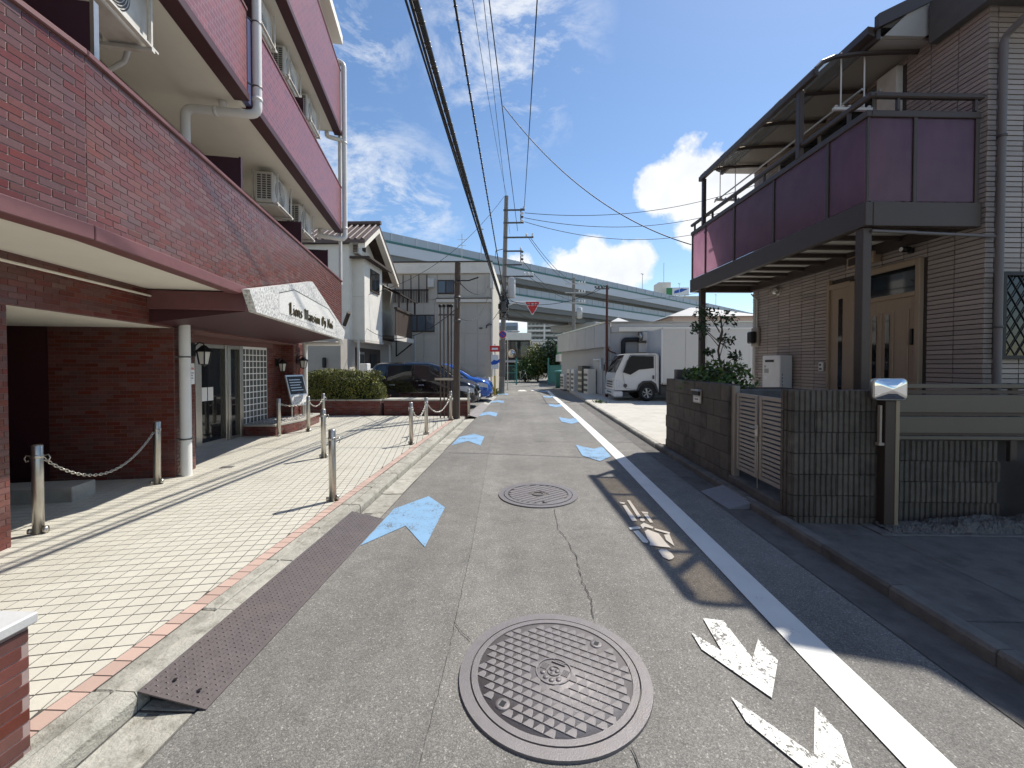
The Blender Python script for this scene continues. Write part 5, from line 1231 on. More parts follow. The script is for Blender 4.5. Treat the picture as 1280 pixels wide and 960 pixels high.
hl = VC.patch(([(-.62, .60), (-.30, .55), (-.10, .52)], [(-.66, .74), (-.35, .74), (-.12, .66)]), 'headlight', 'headlight', van, d=.006); VC.patch(([(-.62, .60), (-.30, .55), (-.10, .52)], [(-.66, .74), (-.35, .74), (-.12, .66)]), 'headlight', 'headlight', van, side=1, d=.006)
part(MB().box(-.05, .012, -.42, .42, .50, .55, .01), 'grille_bar', 'chrome', van); part(MB().box(-.04, .008, -.46, .46, .24, .42, .01), 'lower_grille', 'plastic_grey', van); part(MB().box(.006, .018, -.17, .17, .35, .45), 'number_plate', 'sign_white', van)
part(MB().box(-1.25, -1.12, -.99, -.87, .88, 1.02, .02), 'mirror', 'car_black', van)
VC.patch(([(-4.12, .70), (-3.98, .70)], [(-4.1, 1.0), (-3.98, 1.0)]), 'tail_light', 'sign_red', van, d=.006)
for x in (-.78, -3.35):
    arch(VC, van, x, .34)
    for y in (-.76, .76): wheel(van, x, y, .29)
van.scale = (.84, 1.0, 1.02)
# blue hatchback
blu = thing('hatchback', 'bright blue hatchback parked behind the black minivan', 'car', (-1.38, 16.75, .05), R(-1))
BC = Car([(-3.6, .30, .85, 1.2, .7, .76, .6), (-3.45, .2, .9, 1.44, .78, .8, .64), (-2.6, .19, .9, 1.50, .8, .82, .67), (-1.75, .19, .89, 1.49, .8, .82, .66), (-1.3, .19, .88, 1.34, .8, .81, .66), (-.80, .19, .86, 1.02, .8, .8, .68), (-.62, .19, .85, .95, .79, .79, .70), (-.3, .2, .80, .87, .76, .76, .66), (-.1, .22, .70, .76, .68, .68, .58), (-.02, .28, .58, .62, .56, .56, .46), (0, .34, .5, .54, .48, .48, .4)])
BC.body(M['car_blue'], blu)
BC.patch(([(-3.2, .94), (-2.25, .92)], [(-3.1, 1.40), (-2.25, 1.42)]), 'door_window', 'car_glass', blu); BC.patch(([(-2.18, .92), (-1.1, .92)], [(-2.18, 1.42), (-1.48, 1.34)]), 'door_window', 'car_glass', blu); BC.patch(([(-1.06, .92), (-.86, .92)], [(-1.34, 1.24), (-1.0, 1.03)]), 'quarter_window', 'car_glass', blu)
mb = MB(); P = []
for x in (-1.32, -1.08, -.84, -.66):
    zt = BC.sec(x)[-1][1]; w = BC.sec(x)[5][0]
    for k in range(9): y = -w*1.08 + 2.16*w*k/8; P.append((x + .012, y, zt + .012 - .03*(abs(k-4)/4)**2))
mb.add(P, [[i*9+k, i*9+k+1, (i+1)*9+k+1, (i+1)*9+k] for i in range(3) for k in range(8)], True); part(mb, 'windscreen', 'car_glass', blu)
for s in (-1, 1): BC.patch(([(-.5, .62), (-.28, .58), (-.10, .55)], [(-.55, .76), (-.3, .76), (-.12, .68)]), 'headlight', 'headlight', blu, side=s, d=.006)
part(MB().box(-.04, .010, -.40, .40, .46, .56, .01), 'grille', 'plastic_grey', blu); part(MB().box(-.05, .006, -.5, .5, .23, .34, .01), 'lower_grille', 'plastic_grey', blu); part(MB().box(-.2, .03, -.70, .70, .155, .19, .01), 'front_lip', 'chrome', blu)
part(MB().box(-1.18, -1.05, -.95, -.84, .90, 1.03, .02), 'mirror', 'car_blue', blu); BC.seam([(-2.21, .25), (-2.21, 1.4)], blu); BC.seam([(-1.0, .28), (-.98, .88)], blu)
for x in (-.72, -2.95):
    arch(BC, blu, x, .32)
    for y in (-.73, .73): wheel(blu, x, y, .28)
# white box truck, nose to the left
trk = thing('box_truck', 'white box truck standing in the parking lot with its cab towards the lane', 'truck', (3.42, 17.05, .09), R(180))
# own frame after the half turn: x forward is towards the lane, the near side is y > 0
cab = [(-1.72, .34), (-1.72, 1.78), (-1.60, 1.86), (-.55, 1.85), (-.40, 1.81), (-.06, 1.10), (-.02, .95), (.0, .55), (.0, .42), (-.90, .42), (-.96, .62), (-1.12, .76), (-1.42, .78), (-1.62, .66), (-1.68, .42)]
mb = MB(); n = len(cab)
P = []; F = []
for y, s in ((-.88, 0), (-.90, 0), (.90, 0), (.88, 0)):
    ins = .035 if abs(y) == .90 else 0.0
    P += [(x, y*(1 - .05*max(0, z - 1.0)), z) for x, z in cab]
for k in range(3):
    for i in range(n): F.append([k*n+i, k*n+(i+1) % n, (k+1)*n+(i+1) % n, (k+1)*n+i])
F += [list(range(n))[::-1], list(range(3*n, 4*n))]
mb.add(P, F); o = part(mb, 'cab', 'truck_white', trk); recalc(o.data)
def ty_(z): return .90*(1 - .05*max(0, z - 1.0)) + .006
dw = [(-1.52, 1.74), (-.66, 1.76), (-.50, 1.58), (-.34, 1.12), (-.62, 1.02), (-.95, 1.22), (-1.52, 1.28)]
for s in (-1, 1): part(MB().add([(x, s*ty_(z), z) for x, z in dw], [list(range(len(dw)))]), 'door_window', 'car_glass', trk)
part(MB().add([(-.385, -.80, 1.79), (-.385, .80, 1.79), (-.055, .86, 1.11), (-.055, -.86, 1.11)], [[0,1,2,3]]).add([(-.375, -.80, 1.795), (-.375, .80, 1.795), (-.045, .86, 1.115), (-.045, -.86, 1.115)], [[0,1,2,3]]), 'windscreen', 'car_glass', trk)
part(MB().bar((-.6, .93, 1.78), (-1.55, .925, 1.78), .03, .02).bar((-.6, .93, 1.78), (-.32, .94, 1.1), .03, .02), 'rain_visor', 'plastic_grey', trk)
dr_ = part(MB().box(-1.53, -1.46, .905, .925, .86, 1.0, .008), 'door_handle', 'plastic_grey', trk)
mb = MB()
for a, b in (((-1.58, .78), (-1.58, 1.78)), ((-.42, .5), (-.33, 1.06)), ((-.42, .5), (-.88, .44))): mb.bar((a[0], ty_(a[1]) - .003, a[1]), (b[0], ty_(b[1]) - .003, b[1]), .008)
part(mb, 'door_seam', 'plastic_grey', trk)
part(MB().box(-.03, .012, -.52, .52, .50, .55, .006), 'grille_slot', 'plastic_grey', trk); part(MB().box(-.03, .012, -.52, .52, .60, .65, .006), 'grille_slot', 'plastic_grey', trk); part(MB().box(-.03, .012, -.5, .5, .70, .76, .01), 'grille', 'plastic_grey', trk); part(MB().box(-.028, .026, -.62, .62, .82, .88, .008), 'grille_bar', 'truck_white', trk)
part(MB().box(-.34, .025, -.895, .895, .15, .40, .05), 'bumper', 'truck_white', trk)
for k, z in enumerate((.18, .30)): part(MB().box(.02, .03, -.45, .45, z - .01, z + .04), 'bumper_slot', 'plastic_grey', trk)
for s in (-1, 1):
    part(MB().add([(.006, s*.55, .5), (.006, s*.86, .48), (-.22, s*.915, .52), (-.20, s*.915, .78), (.0, s*.86, .86), (.0, s*.62, .70)], [[0,1,4,5],[1,2,3,4]]), 'headlight', 'headlight', trk)
    part(MB().tube([(-.30, s*.88, 1.62), (-.08, s*1.02, 1.60), (.04, s*1.05, 1.42), (.04, s*1.05, 1.12)], .012, 6), 'mirror_arm', 'plastic_grey', trk); part(MB().box(.0, .05, s*1.05 - .07, s*1.05 + .07, 1.15, 1.42, .02), 'mirror', 'plastic_grey', trk)
    part(MB().lathe([(0, .01), (.03, .005), (.03, 0)], 12, (.026, s*.72, .24), 'x'), 'fog_lamp', 'headlight', trk)
part(MB().lathe([(0, .008), (.07, .006), (.075, 0)], 20, (-.42, .91, .60), 'y'), 'badge', 'steel_dark', trk)
part(MB().box(-6.0, -.2, -.35, .35, .30, .52), 'chassis', 'plastic_grey', trk); part(MB().box(-2.3, -1.78, .55, .86, .25, .60, .02), 'fuel_tank', 'plastic_grey', trk)
cb = part(MB().box(-6.4, -1.80, -.97, .97, .66, 2.82), 'cargo_box', 'truck_box', trk); part(MB().box(-1.802, -1.79, -.965, .965, .68, 2.80), 'box_front_panel', 'box_front', cb)
for y in (-.975, .975): part(MB().bar((-6.4, y, 2.81), (-1.79, y, 2.81), .05), 'edge_rail', 'truck_white', cb); part(MB().bar((-6.4, y, .68), (-1.79, y, .68), .05), 'edge_rail', 'steel', cb); part(MB().bar((-1.80, y, .66), (-1.80, y, 2.83), .05), 'corner_post', 'truck_white', cb)
for k in range(5): part(MB().box(-2.7 - .8*k, -2.69 - .8*k, .968, .974, .7, 2.78), 'panel_seam', 'steel', cb)
for x in (-1.27, -4.6):
    for y in (-.80, .80): wheel(trk, x, y, .31, 'dirty_white', .2, 6)
for y in (.60, .90): pass
part(MB().prism([(-1.70, .40), (-1.60, .68), (-1.42, .80), (-1.10, .78), (-.93, .64), (-.86, .42), (-.92, .42), (-1.0, .60), (-1.14, .72), (-1.40, .74), (-1.55, .62), (-1.62, .40)], .04, 'y', .885), 'wheel_arch', 'plastic_grey', trk)
part(MB().box(-1.70, -.86, .0, .86, .40, .80), 'wheel_well', 'black', trk)
# ------------------------------------------------------------------ white gabled house behind the hedge
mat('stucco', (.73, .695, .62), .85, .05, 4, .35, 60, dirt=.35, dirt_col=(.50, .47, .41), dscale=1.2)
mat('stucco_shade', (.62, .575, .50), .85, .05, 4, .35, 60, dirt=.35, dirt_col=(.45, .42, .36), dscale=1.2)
mat('kawara', (.10, .07, .062), .55, .2, 6, .3, 30, rv=.15)
mat('wood_dark', (.060, .042, .032), .7, .2, 6, .2, 40, stretch=(6, 6, .8))
mat('siding', (.53, .485, .41), .7, .04, 2, .1, 80, rv=.03, dirt=.3, dirt_col=(.34, .32, .28), dscale=.9)
mat('cream_trim', (.78, .73, .63), .7, .04, 3, dirt=.3, dirt_col=(.5, .47, .4), dscale=2)
mat('far_grey', (.50, .495, .48), .7, .06, .5)
mat('pane_sky', (.10, .12, .14), .1, .05, 2, spec=.8)
wh_ = thing('white_house', 'white gabled house with a dark wooden balcony, behind the hedge and the van', 'house', (-6.0, 16, 0))
def wp(mb, name, m, parent=None):
    T = mb.T; mb.v = [(x + 6.0, y - 16, z) for x, y, z in mb.v]; return part(mb, name, m, parent or wh_)
bay = wp(MB().box(-8.6, -5.95, 15.0, 16.85, 2.42, 5.40), 'bay', 'stucco')
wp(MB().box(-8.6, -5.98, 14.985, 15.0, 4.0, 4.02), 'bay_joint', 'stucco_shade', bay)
wp(MB().add([(-8.8, 14.8, 5.40), (-5.70, 14.8, 5.40), (-5.70, 17.2, 5.40), (-8.8, 17.2, 5.40), (-8.8, 16.2, 5.95), (-6.4, 16.2, 5.75), (-6.4, 17.2, 5.75)], [[0,1,5,4],[1,2,6,5],[3,2,1,0]]).box(-8.8, -5.68, 14.76, 14.82, 5.36, 5.44).box(-5.72, -5.66, 14.82, 17.3, 5.36, 5.44), 'bay_roof', 'wood_dark')
wn_ = wp(MB().box(-5.955, -5.90, 15.55, 16.45, 4.30, 5.15, .01), 'window', 'wood_dark'); wp(MB().box(-5.90, -5.893, 15.62, 15.98, 4.37, 5.08), 'pane', 'glass_dark', wn_); wp(MB().box(-5.90, -5.893, 16.02, 16.40, 4.37, 5.08), 'pane', 'glass_dark', wn_)
wp(MB().prism([(14.7, 2.4), (18.1, 2.4), (18.1, 5.35), (16.05, 6.75), (14.7, 5.85)], 3.2, 'x', -9.6), 'gable_wall', 'stucco')
rf_ = wp(MB().add([(-9.9, 16.05, 6.98), (-5.75, 16.05, 6.98), (-5.75, 14.55, 5.97), (-9.9, 14.55, 5.97), (-9.9, 16.05, 6.86), (-5.75, 16.05, 6.86), (-5.75, 14.55, 5.85), (-9.9, 14.55, 5.85)], [[0,1,2,3],[7,6,5,4],[1,5,6,2],[2,6,7,3]]), 'roof', 'kawara')
wp(MB().add([(-9.9, 16.05, 6.98), (-5.75, 16.05, 6.98), (-5.75, 18.55, 5.30), (-9.9, 18.55, 5.30), (-9.9, 16.05, 6.86), (-5.75, 16.05, 6.86), (-5.75, 18.55, 5.18), (-9.9, 18.55, 5.18)], [[3,2,1,0],[4,5,6,7],[2,6,5,1],[3,7,6,2]]), 'roof', 'kawara')
mbk = MB()
for k in range(18): x = -9.85 + k*.235; mbk.tube([(x, 16.05, 7.0), (x, 14.55, 5.99)], .05, 6)
tag(wp(mbk, 'roof_tiles', 'kawara', rf_), kind='stuff')
wp(MB().tube([(-9.9, 16.05, 7.05), (-5.7, 16.05, 7.05)], .09, 8), 'ridge', 'kawara', rf_)
for y1, z1 in ((18.5, 5.16), (14.6, 5.86)): wp(MB().add([(-5.76, 16.05, 6.88), (-5.76, y1, z1), (-5.76, y1, z1 - .18), (-5.76, 16.05, 6.66), (-6.0, 16.05, 6.88), (-6.0, y1, z1), (-6.0, y1, z1 - .18), (-6.0, 16.05, 6.66)], [[0,1,2,3],[7,6,5,4],[3,2,6,7],[1,5,6,2]]), 'barge_board', 'cream_trim', rf_)
wp(MB().box(-6.39, -6.36, 15.9, 16.2, 5.95, 6.3), 'gable_vent', 'wood_dark')
ac_ = wp(MB().box(-6.75, -6.2, 15.1, 15.45, 5.62, 6.0, .02), 'roof_air_unit', 'white_paint_metal')
for k in range(5): wp(MB().box(-6.6, -6.25, 15.092, 15.1, 5.68 + k*.055, 5.71 + k*.055), 'louvre', 'steel_dark', ac_)
# wooden balcony with awning
bal = wp(MB().box(-6.4, -5.45, 17.0, 19.5, 2.60, 2.72), 'balcony_floor', 'wood_dark')
for k in range(13): wp(MB().box(-5.47, -5.44, 17.02 + k*.19, 17.19 + k*.19, 2.72, 3.82), 'balcony_board', 'wood_dark', bal)
wp(MB().box(-5.50, -5.40, 16.98, 19.55, 3.82, 3.90), 'balcony_rail', 'wood_dark', bal); wp(MB().box(-5.50, -5.38, 16.98, 19.55, 2.52, 2.72), 'balcony_edge', 'stucco_shade', bal)
wp(MB().add([(-6.4, 16.9, 5.0), (-6.4, 19.5, 5.0), (-5.2, 19.6, 4.45), (-5.2, 16.9, 4.45), (-6.4, 16.9, 4.96), (-6.4, 19.5, 4.96), (-5.2, 19.6, 4.41), (-5.2, 16.9, 4.41)], [[3,2,1,0],[4,5,6,7],[3,7,6,2]]), 'awning', 'wood_dark', bal)
for y in (17.1, 18.3, 19.5): wp(MB().box(-5.35, -5.28, y - .035, y + .035, 3.9, 4.5), 'awning_post', 'wood_dark', bal)
wp(MB().bar((-6.2, 19.45, 1.9), (-5.45, 19.45, 2.5), .05).bar((-6.2, 19.45, 1.9), (-6.2, 19.45, 2.6), .05), 'bracket', 'black', bal)
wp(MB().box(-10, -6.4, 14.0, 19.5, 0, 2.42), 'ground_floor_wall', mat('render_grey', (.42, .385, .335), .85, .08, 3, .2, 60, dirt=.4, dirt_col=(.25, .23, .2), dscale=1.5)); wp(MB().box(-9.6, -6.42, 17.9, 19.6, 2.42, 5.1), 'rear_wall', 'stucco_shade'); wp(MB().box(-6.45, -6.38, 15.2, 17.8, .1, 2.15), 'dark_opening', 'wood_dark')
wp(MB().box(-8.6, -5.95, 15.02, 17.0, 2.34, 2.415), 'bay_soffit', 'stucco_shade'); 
dd = wp(MB().box(-6.37, -6.34, 15.35, 15.95, .1, 2.0, .01), 'door', 'steel'); wp(MB().box(-6.338, -6.33, 15.42, 15.88, 1.0, 1.9), 'pane', 'glass_dark', dd)
d2 = wp(MB().box(-6.37, -6.34, 16.6, 17.3, .1, 1.95, .01), 'door', 'black')
for (x, y, w, h) in ((-6.2, 15.0, .42, 1.25), (-6.15, 15.5, .36, 1.55), (-5.95, 15.9, .40, 1.35)):
    o = wp(MB().box(x - .15, x + .15, y - w/2, y + w/2, .3, h, .02), 'meter_box', 'white_paint_metal')
for x, y in ((-6.15, 14.9), (-6.05, 18.0)): wp(MB().tube([(x, y, 0), (x, y, 2.4)], .05, 8), 'downpipe', 'dirty_white')
wp(MB().box(-7.0, -6.9, 13.88, 14.0, 1.4, 1.75, .02), 'porch_lamp', 'black')
wp(MB().tube([(-6.4, 14.3, 2.9), (-6.1, 14.0, 3.3)], .07, 8), 'duct_elbow', 'wood_dark')

# ------------------------------------------------------------------ beige panel-sided building
be = thing('beige_building', 'beige panel-sided building with cream roof edge behind the parked cars', 'building', (-4.3, 20.6, 0))
YB = 20.6
def bp(mb, name, m, parent=None):
    mb.v = [(x + 4.3, y - YB, z) for x, y, z in mb.v]; return part(mb, name, m, parent or be)
XL, XR = -7.2, -1.78
bp(MB().box(XL, XR, YB + .03, 27, 0, 6.2), 'wall', 'siding')
def solid(x0, x1, z0, z1, holes):
    return not any(x0 < b and x1 > a and z0 < d and z1 > c for a, b, c, d in holes)
px_ = [XL + k*.68 for k in range(9)]
holes = [(-5.95, -4.62, 3.15, 4.02), (-4.45, -3.62, 5.05, 5.75), (XL, -4.95, 4.62, 6.1)]
for a, b in zip(px_[:-1], px_[1:]):
    b = min(b, XR)
    for z0, z1 in ((.0, 1.45), (1.46, 3.05), (3.06, 4.62), (4.80, 6.05)):
        if solid(a, b, z0, z1, holes): bp(MB().box(a + .006, b - .006, YB, YB + .05, z0, z1 - .012), 'siding_panel', 'siding')
        else:
            # panel cut round an opening
            for (ha, hb, hc, hd_) in holes:
                if a < hb and b > ha and z0 < hd_ and z1 > hc:
                    for (q0, q1, r0, r1) in ((a, min(b, ha), z0, z1), (max(a, hb), b, z0, z1), (max(a, ha), min(b, hb), z0, hc), (max(a, ha), min(b, hb), hd_, z1)):
                        if q1 - q0 > .03 and r1 - r0 > .05: bp(MB().box(q0 + .006, q1 - .006, YB, YB + .05, r0, r1 - .012), 'siding_panel', 'siding')
bp(MB().box(XL, XR + .08, YB - .12, 27, 6.06, 6.62, .02), 'roof_edge', 'cream_trim'); bp(MB().box(XL, XR + .10, YB - .15, YB - .11, 6.60, 6.66), 'roof_flashing', 'wood_dark')
bp(MB().box(-4.5, XR + .06, YB - .14, YB + .02, 4.62, 4.80, .01), 'middle_band', 'cream_trim'); bp(MB().box(-4.5, XR + .07, YB - .17, YB - .13, 4.79, 4.83), 'band_flashing', 'wood_dark')
bp(MB().box(XR - .25, XR + .04, YB - .05, YB + .0, 4.84, 6.05), 'corner_trim', 'siding'); bp(MB().box(XR - .02, XR + .14, YB - .14, YB + .1, 5.3, 6.05), 'corner_trim', 'cream_trim')
for a, b, c, d, nm in ((-5.95, -4.62, 3.15, 4.02, 3), (-4.45, -3.62, 5.05, 5.75, 2)):
    w = bp(MB().box(a, b, YB - .03, YB + .04, c, d), 'window', 'wood_dark'); wd_ = (b-a)/nm
    for k in range(nm): bp(MB().box(a + .04 + k*wd_, a + wd_*(k+1) - .03, YB - .036, YB - .028, c + .06, d - .06), 'pane', 'pane_sky', w)
ub = bp(MB().box(XL, -4.95, YB + .4, YB + .5, 4.62, 6.05), 'balcony_recess', 'wood_dark')
for k in range(6): bp(MB().box(XL + .2 + k*.40, XL + .24 + k*.40, YB - .10, YB - .06, 4.62, 6.0), 'balcony_post', 'wood_dark', ub)
for k in range(3): bp(MB().box(XL + .3 + k*.75, XL + .9 + k*.75, YB + .385, YB + .4, 4.8, 5.85), 'sliding_pane', 'pane_sky', ub)
mbk = MB()
for k in range(28): mbk.box(XL + .05 + k*.082, XL + .07 + k*.082, YB - .09, YB - .07, 4.62, 5.25)
tag(bp(mbk, 'railing_bars', 'wood_dark', ub), kind='stuff'); bp(MB().box(XL, -4.9, YB - .11, YB - .05, 5.22, 5.28), 'railing', 'wood_dark', ub)
bp(MB().tube([(XR + .06, YB - .08, 0.9), (XR + .06, YB - .08, 6.0)], .045, 8), 'downpipe', 'dirty_white'); bp(MB().box(-4.9, -4.6, YB - .28, YB - .02, 5.35, 5.8, .02), 'air_unit', 'dirty_white')
bp(MB().tube([(-2.0, YB - .05, 3.35), (-1.95, YB - .25, 3.45), (-1.7, YB - .3, 3.5)], .03, 6).box(-2.35, -2.2, YB - .1, YB, 3.3, 3.36), 'cable_bracket', 'steel_dark')
bp(MB().tube([(-3.3, YB + .5, 6.6), (-3.3, YB + .5, 8.2)], .015, 6).bar((-3.55, YB + .5, 7.9), (-3.05, YB + .5, 7.9), .02).bar((-3.5, YB + .5, 7.6), (-3.1, YB + .5, 7.6), .02), 'aerial', 'steel')
bp(MB().box(-7.0, -2.0, YB - .35, YB - .02, 0, .9, .02), 'base_wall', 'concrete')
bp(MB().tube([(-5.6, YB - .08, .5), (-5.6, YB - .08, 3.0)], .035, 8), 'downpipe', 'far_grey')

# ------------------------------------------------------------------ low grey building behind the truck
mat('grey_wall', (.40, .40, .395), .7, .05, 2, .1, 60, dirt=.3, dirt_col=(.26, .25, .24), dscale=1.0)
mat('grey_panel', (.46, .455, .44), .6, .04, 2, rv=.03, dirt=.25, dirt_col=(.3, .29, .27))
gb_ = thing('grey_building', 'low grey flat-roofed building behind the white truck', 'building', (3.7, 18.6, 0))
def gp_(mb, name, m, parent=None):
    mb.v = [(x - 3.7, y - 18.6, z) for x, y, z in mb.v]; return part(mb, name, m, parent or gb_)
A_, B_ = (3.78, 18.6), (2.25, 26.6)
dl_ = math.dist(A_, B_); ux, uy = (B_[0]-A_[0])/dl_, (B_[1]-A_[1])/dl_; nx_, ny_ = -uy, ux
def ST(u, d, z): return (A_[0] + ux*u + nx_*d, A_[1] + uy*u + ny_*d, z)
gp_(MB().prism([A_, (14, 18.6), (14, 27), B_], 3.2, 'z', 0), 'wall', 'grey_wall')
for k in range(6): gp_(MB(ST).box(.02 + k*1.35, 1.34 + k*1.35, .0, .28, 2.30, 3.36, .01), 'fascia_panel', 'grey_panel')
gp_(MB().box(3.78, 14, 18.52, 18.6, 2.95, 3.36, .01), 'parapet', 'grey_panel'); gp_(MB().box(4.1, 9, 18.46, 18.52, 2.98, 3.18, .01), 'parapet_band', 'cream_trim')
gp_(MB().box(3.5, 14, 18.45, 18.62, 3.36, 3.42), 'coping', 'steel'); gp_(MB(ST).box(-.05, 8.15, -.05, .31, 3.362, 3.42), 'coping', 'steel')
gp_(MB(ST).tube([(.3, .12, 0.05), (.3, .12, 2.3)], .09, 10), 'drainpipe', 'grey_panel'); gp_(MB(ST).box(.9, 2.1, .0, .05, .1, 1.8), 'door', 'grey_panel')
gp_(MB(ST).tube([(1.9, .1, 1.75), (1.0, .1, 1.75), (.95, .1, 1.3)], .05, 8), 'vent_pipe', 'white_paint_metal')
w_ = gp_(MB().box(4.95, 6.1, 18.54, 18.6, 2.0, 2.52, .01), 'window', 'alu_beige'); gp_(MB().box(5.0, 5.62, 18.532, 18.545, 2.06, 2.46), 'pane', 'sign_white', w_); gp_(MB().box(5.70, 6.05, 18.532, 18.545, 2.06, 2.46), 'pane', 'sign_white', w_)
gp_(MB().tube(elbow([(5.0, 18.5, 2.62), (4.3, 18.5, 2.62), (4.3, 18.48, 1.3), (4.7, 18.48, 1.15)], .09), .10, 10), 'duct', 'rubber')
bx_ = gp_(MB().box(5.1, 5.6, 18.25, 18.55, 2.55, 2.95, .02), 'blower_box', 'grey_wall'); gp_(MB().lathe([(0, .12), (.18, .1), (.18, 0)], 16, (4.95, 18.4, 2.72), 'x'), 'blower_drum', 'steel', bx_)
gp_(MB().tube([(5.6, 18.5, 2.7), (7.4, 18.5, 2.7)], .03, 6), 'conduit', 'steel_dark'); gp_(MB().box(4.4, 5.0, 18.52, 18.6, 1.35, 1.7, .01), 'sign_board', 'cream_trim')
for u, w, h, m, lb in ((1.9, .62, 1.30, 'cream_trim', 'tall cream outdoor cabinet along the grey building, nearest'), (2.8, .7, 1.45, 'steel_dark', 'dark rack of crates along the grey building'), (4.1, .5, 1.25, 'white_paint_metal', 'white outdoor unit along the grey building, in the middle'), (4.9, .5, 1.25, 'dirty_white', 'pale outdoor unit along the grey building, second from its far end'), (6.2, .7, .95, 'white_paint_metal', 'low white outdoor unit at the far end of the grey building')):
    p0 = ST(u, .10, 0); o = thing('outdoor_cabinet', lb, 'cabinet', (p0[0], p0[1], 0), math.atan2(uy, ux))
    part(MB().box(-w/2, w/2, .0, .42, .06, h, .02), 'casing', m, o)
    for k in range(4): part(MB().box(-w/2 + .06, w/2 - .06, .42, .432, .2 + k*(h-.3)/4, .2 + k*(h-.3)/4 + .12), 'louvre', 'steel_dark' if m != 'steel_dark' else 'steel', o)
    part(MB().box(-w/2, w/2, .05, .37, 0, .058), 'foot', 'concrete_dark', o)
# gabled shed with green band farther on
gs = thing('gabled_shop', 'pale gabled shop with a green sign band beyond the grey building', 'building', (4.15, 33, 0))
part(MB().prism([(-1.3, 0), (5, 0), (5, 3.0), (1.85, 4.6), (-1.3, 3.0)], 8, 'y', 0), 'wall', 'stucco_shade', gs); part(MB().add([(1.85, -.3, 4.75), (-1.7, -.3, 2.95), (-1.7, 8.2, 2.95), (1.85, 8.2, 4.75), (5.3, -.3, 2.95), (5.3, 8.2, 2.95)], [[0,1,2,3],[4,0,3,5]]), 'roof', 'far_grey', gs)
part(MB().bar((1.85, -.32, 4.68), (-1.72, -.32, 2.9), .14, .16).bar((1.85, -.32, 4.68), (5.3, -.32, 2.9), .14, .16), 'verge', 'cream_trim', gs)
part(MB().box(-1.75, -1.2, -3.5, 0, 2.3, 3.1, .02), 'sign_band', mat('sign_green', (.06, .26, .09), .5), gs); part(MB().box(-1.8, -1.15, -3.55, .05, 1.75, 2.29, .02), 'lower_band', 'cream_trim', gs)

# ------------------------------------------------------------------ far end of the lane
dk = thing('dark_building', 'dark glazed building under the expressway with a cream fascia', 'building', (-1.4, 42, 0))
part(MB().box(-6, 1.75, 0, 8, 0, 4.0), 'wall', 'black', dk); part(MB().box(-6, 1.9, -.3, 8, 4.0, 4.75, .02), 'fascia', 'cream_trim', dk)
for k in range(6): w = part(MB().box(-3.9 + k*.94, -3.05 + k*.94, -.05, -.01, 2.3, 3.85), 'window', 'car_glass', dk)
for z in (2.2, 2.0): part(MB().box(-4, 1.8, -.9, -.84, z, z + .05), 'railing', 'steel_dark', dk)
part(MB().box(-4, 1.8, -1.0, 0, 1.75, 1.95), 'balcony_slab', 'far_grey', dk)
part(MB().add([(-6, -4, 3.0), (-2.6, -4, 3.0), (-1.9, 0, 3.9), (-6, 0, 3.9)], [[0,1,2,3]]).add([(-6, -4, 2.95), (-2.6, -4, 2.95), (-1.9, 0, 3.85), (-6, 0, 3.85)], [[3,2,1,0]]), 'lean_to_roof', 'far_grey', dk); part(MB().box(1.95, 3.2, 1, 6, 0, 3.9), 'annex', 'cream_trim', dk)
def bush(name, label, cat, loc, rx, ry, rz_, n, size, m1, m2, trunk_h=.6):
    o = thing(name, label, cat, loc); 
    r3 = random.Random(int(loc[0]*97 + loc[1]*13)); part(MB().tube([(0, 0, 0), (.05, 0, trunk_h), (.1, .05, rz_)], .09, 7, r1=.03), 'trunk', 'bark', o)
    for k in range(5): a = k*1.26; part(MB().tube([(.05, 0, trunk_h*.8), (rx*.4*math.cos(a), ry*.4*math.sin(a), rz_*.7), (rx*.75*math.cos(a), ry*.75*math.sin(a), rz_)], .04, 5, r1=.012), 'limb', 'bark', o)
    def f(r):
        while True:
            p = Vector((r.uniform(-1, 1), r.uniform(-1, 1), r.uniform(-1, 1))); q = p.length + .35*noise.noise(p*2.2 + Vector(loc))
            if q < .95 and q > .35: return Vector((p.x*rx, p.y*ry, rz_ + p.z*rz_*.95)), Vector((p.x, p.y, p.z)).normalized()
    mb = MB(); leaf_cloud(mb, f, n, size, r3); tag(mb.build('crown', M[m1], o), kind='stuff')
    mb = MB(); leaf_cloud(mb, lambda r: (lambda q: (Vector((q[0].x*.86, q[0].y*.86, rz_ + (q[0].z-rz_)*.84)), q[1]))(f(r)), n//2, size*1.2, r3); tag(mb.build('inner_crown', M[m2], o), kind='stuff')
    return o
bush('tree', 'dark dense tree at the end of the lane, right of the teal gate', 'tree', (3.0, 36, 0), 2.4, 1.6, 2.1, 3800, .11, 'leaf_dark', 'leaf_dark')
bush('tree', 'sunlit yellow-green tree at the end of the lane', 'tree', (1.0, 36.6, 0), 1.5, 1.4, 1.75, 2600, .10, 'leaf_gold', 'leaf')
bush('tree', 'low dark bush at the end of the lane beside the bicycles', 'bush', (-.1, 35.8, 0), 1.1, 1.0, 1.1, 1600, .09, 'leaf', 'leaf_dark')
mat('teal', (.055, .20, .19), .5, .05, 5)
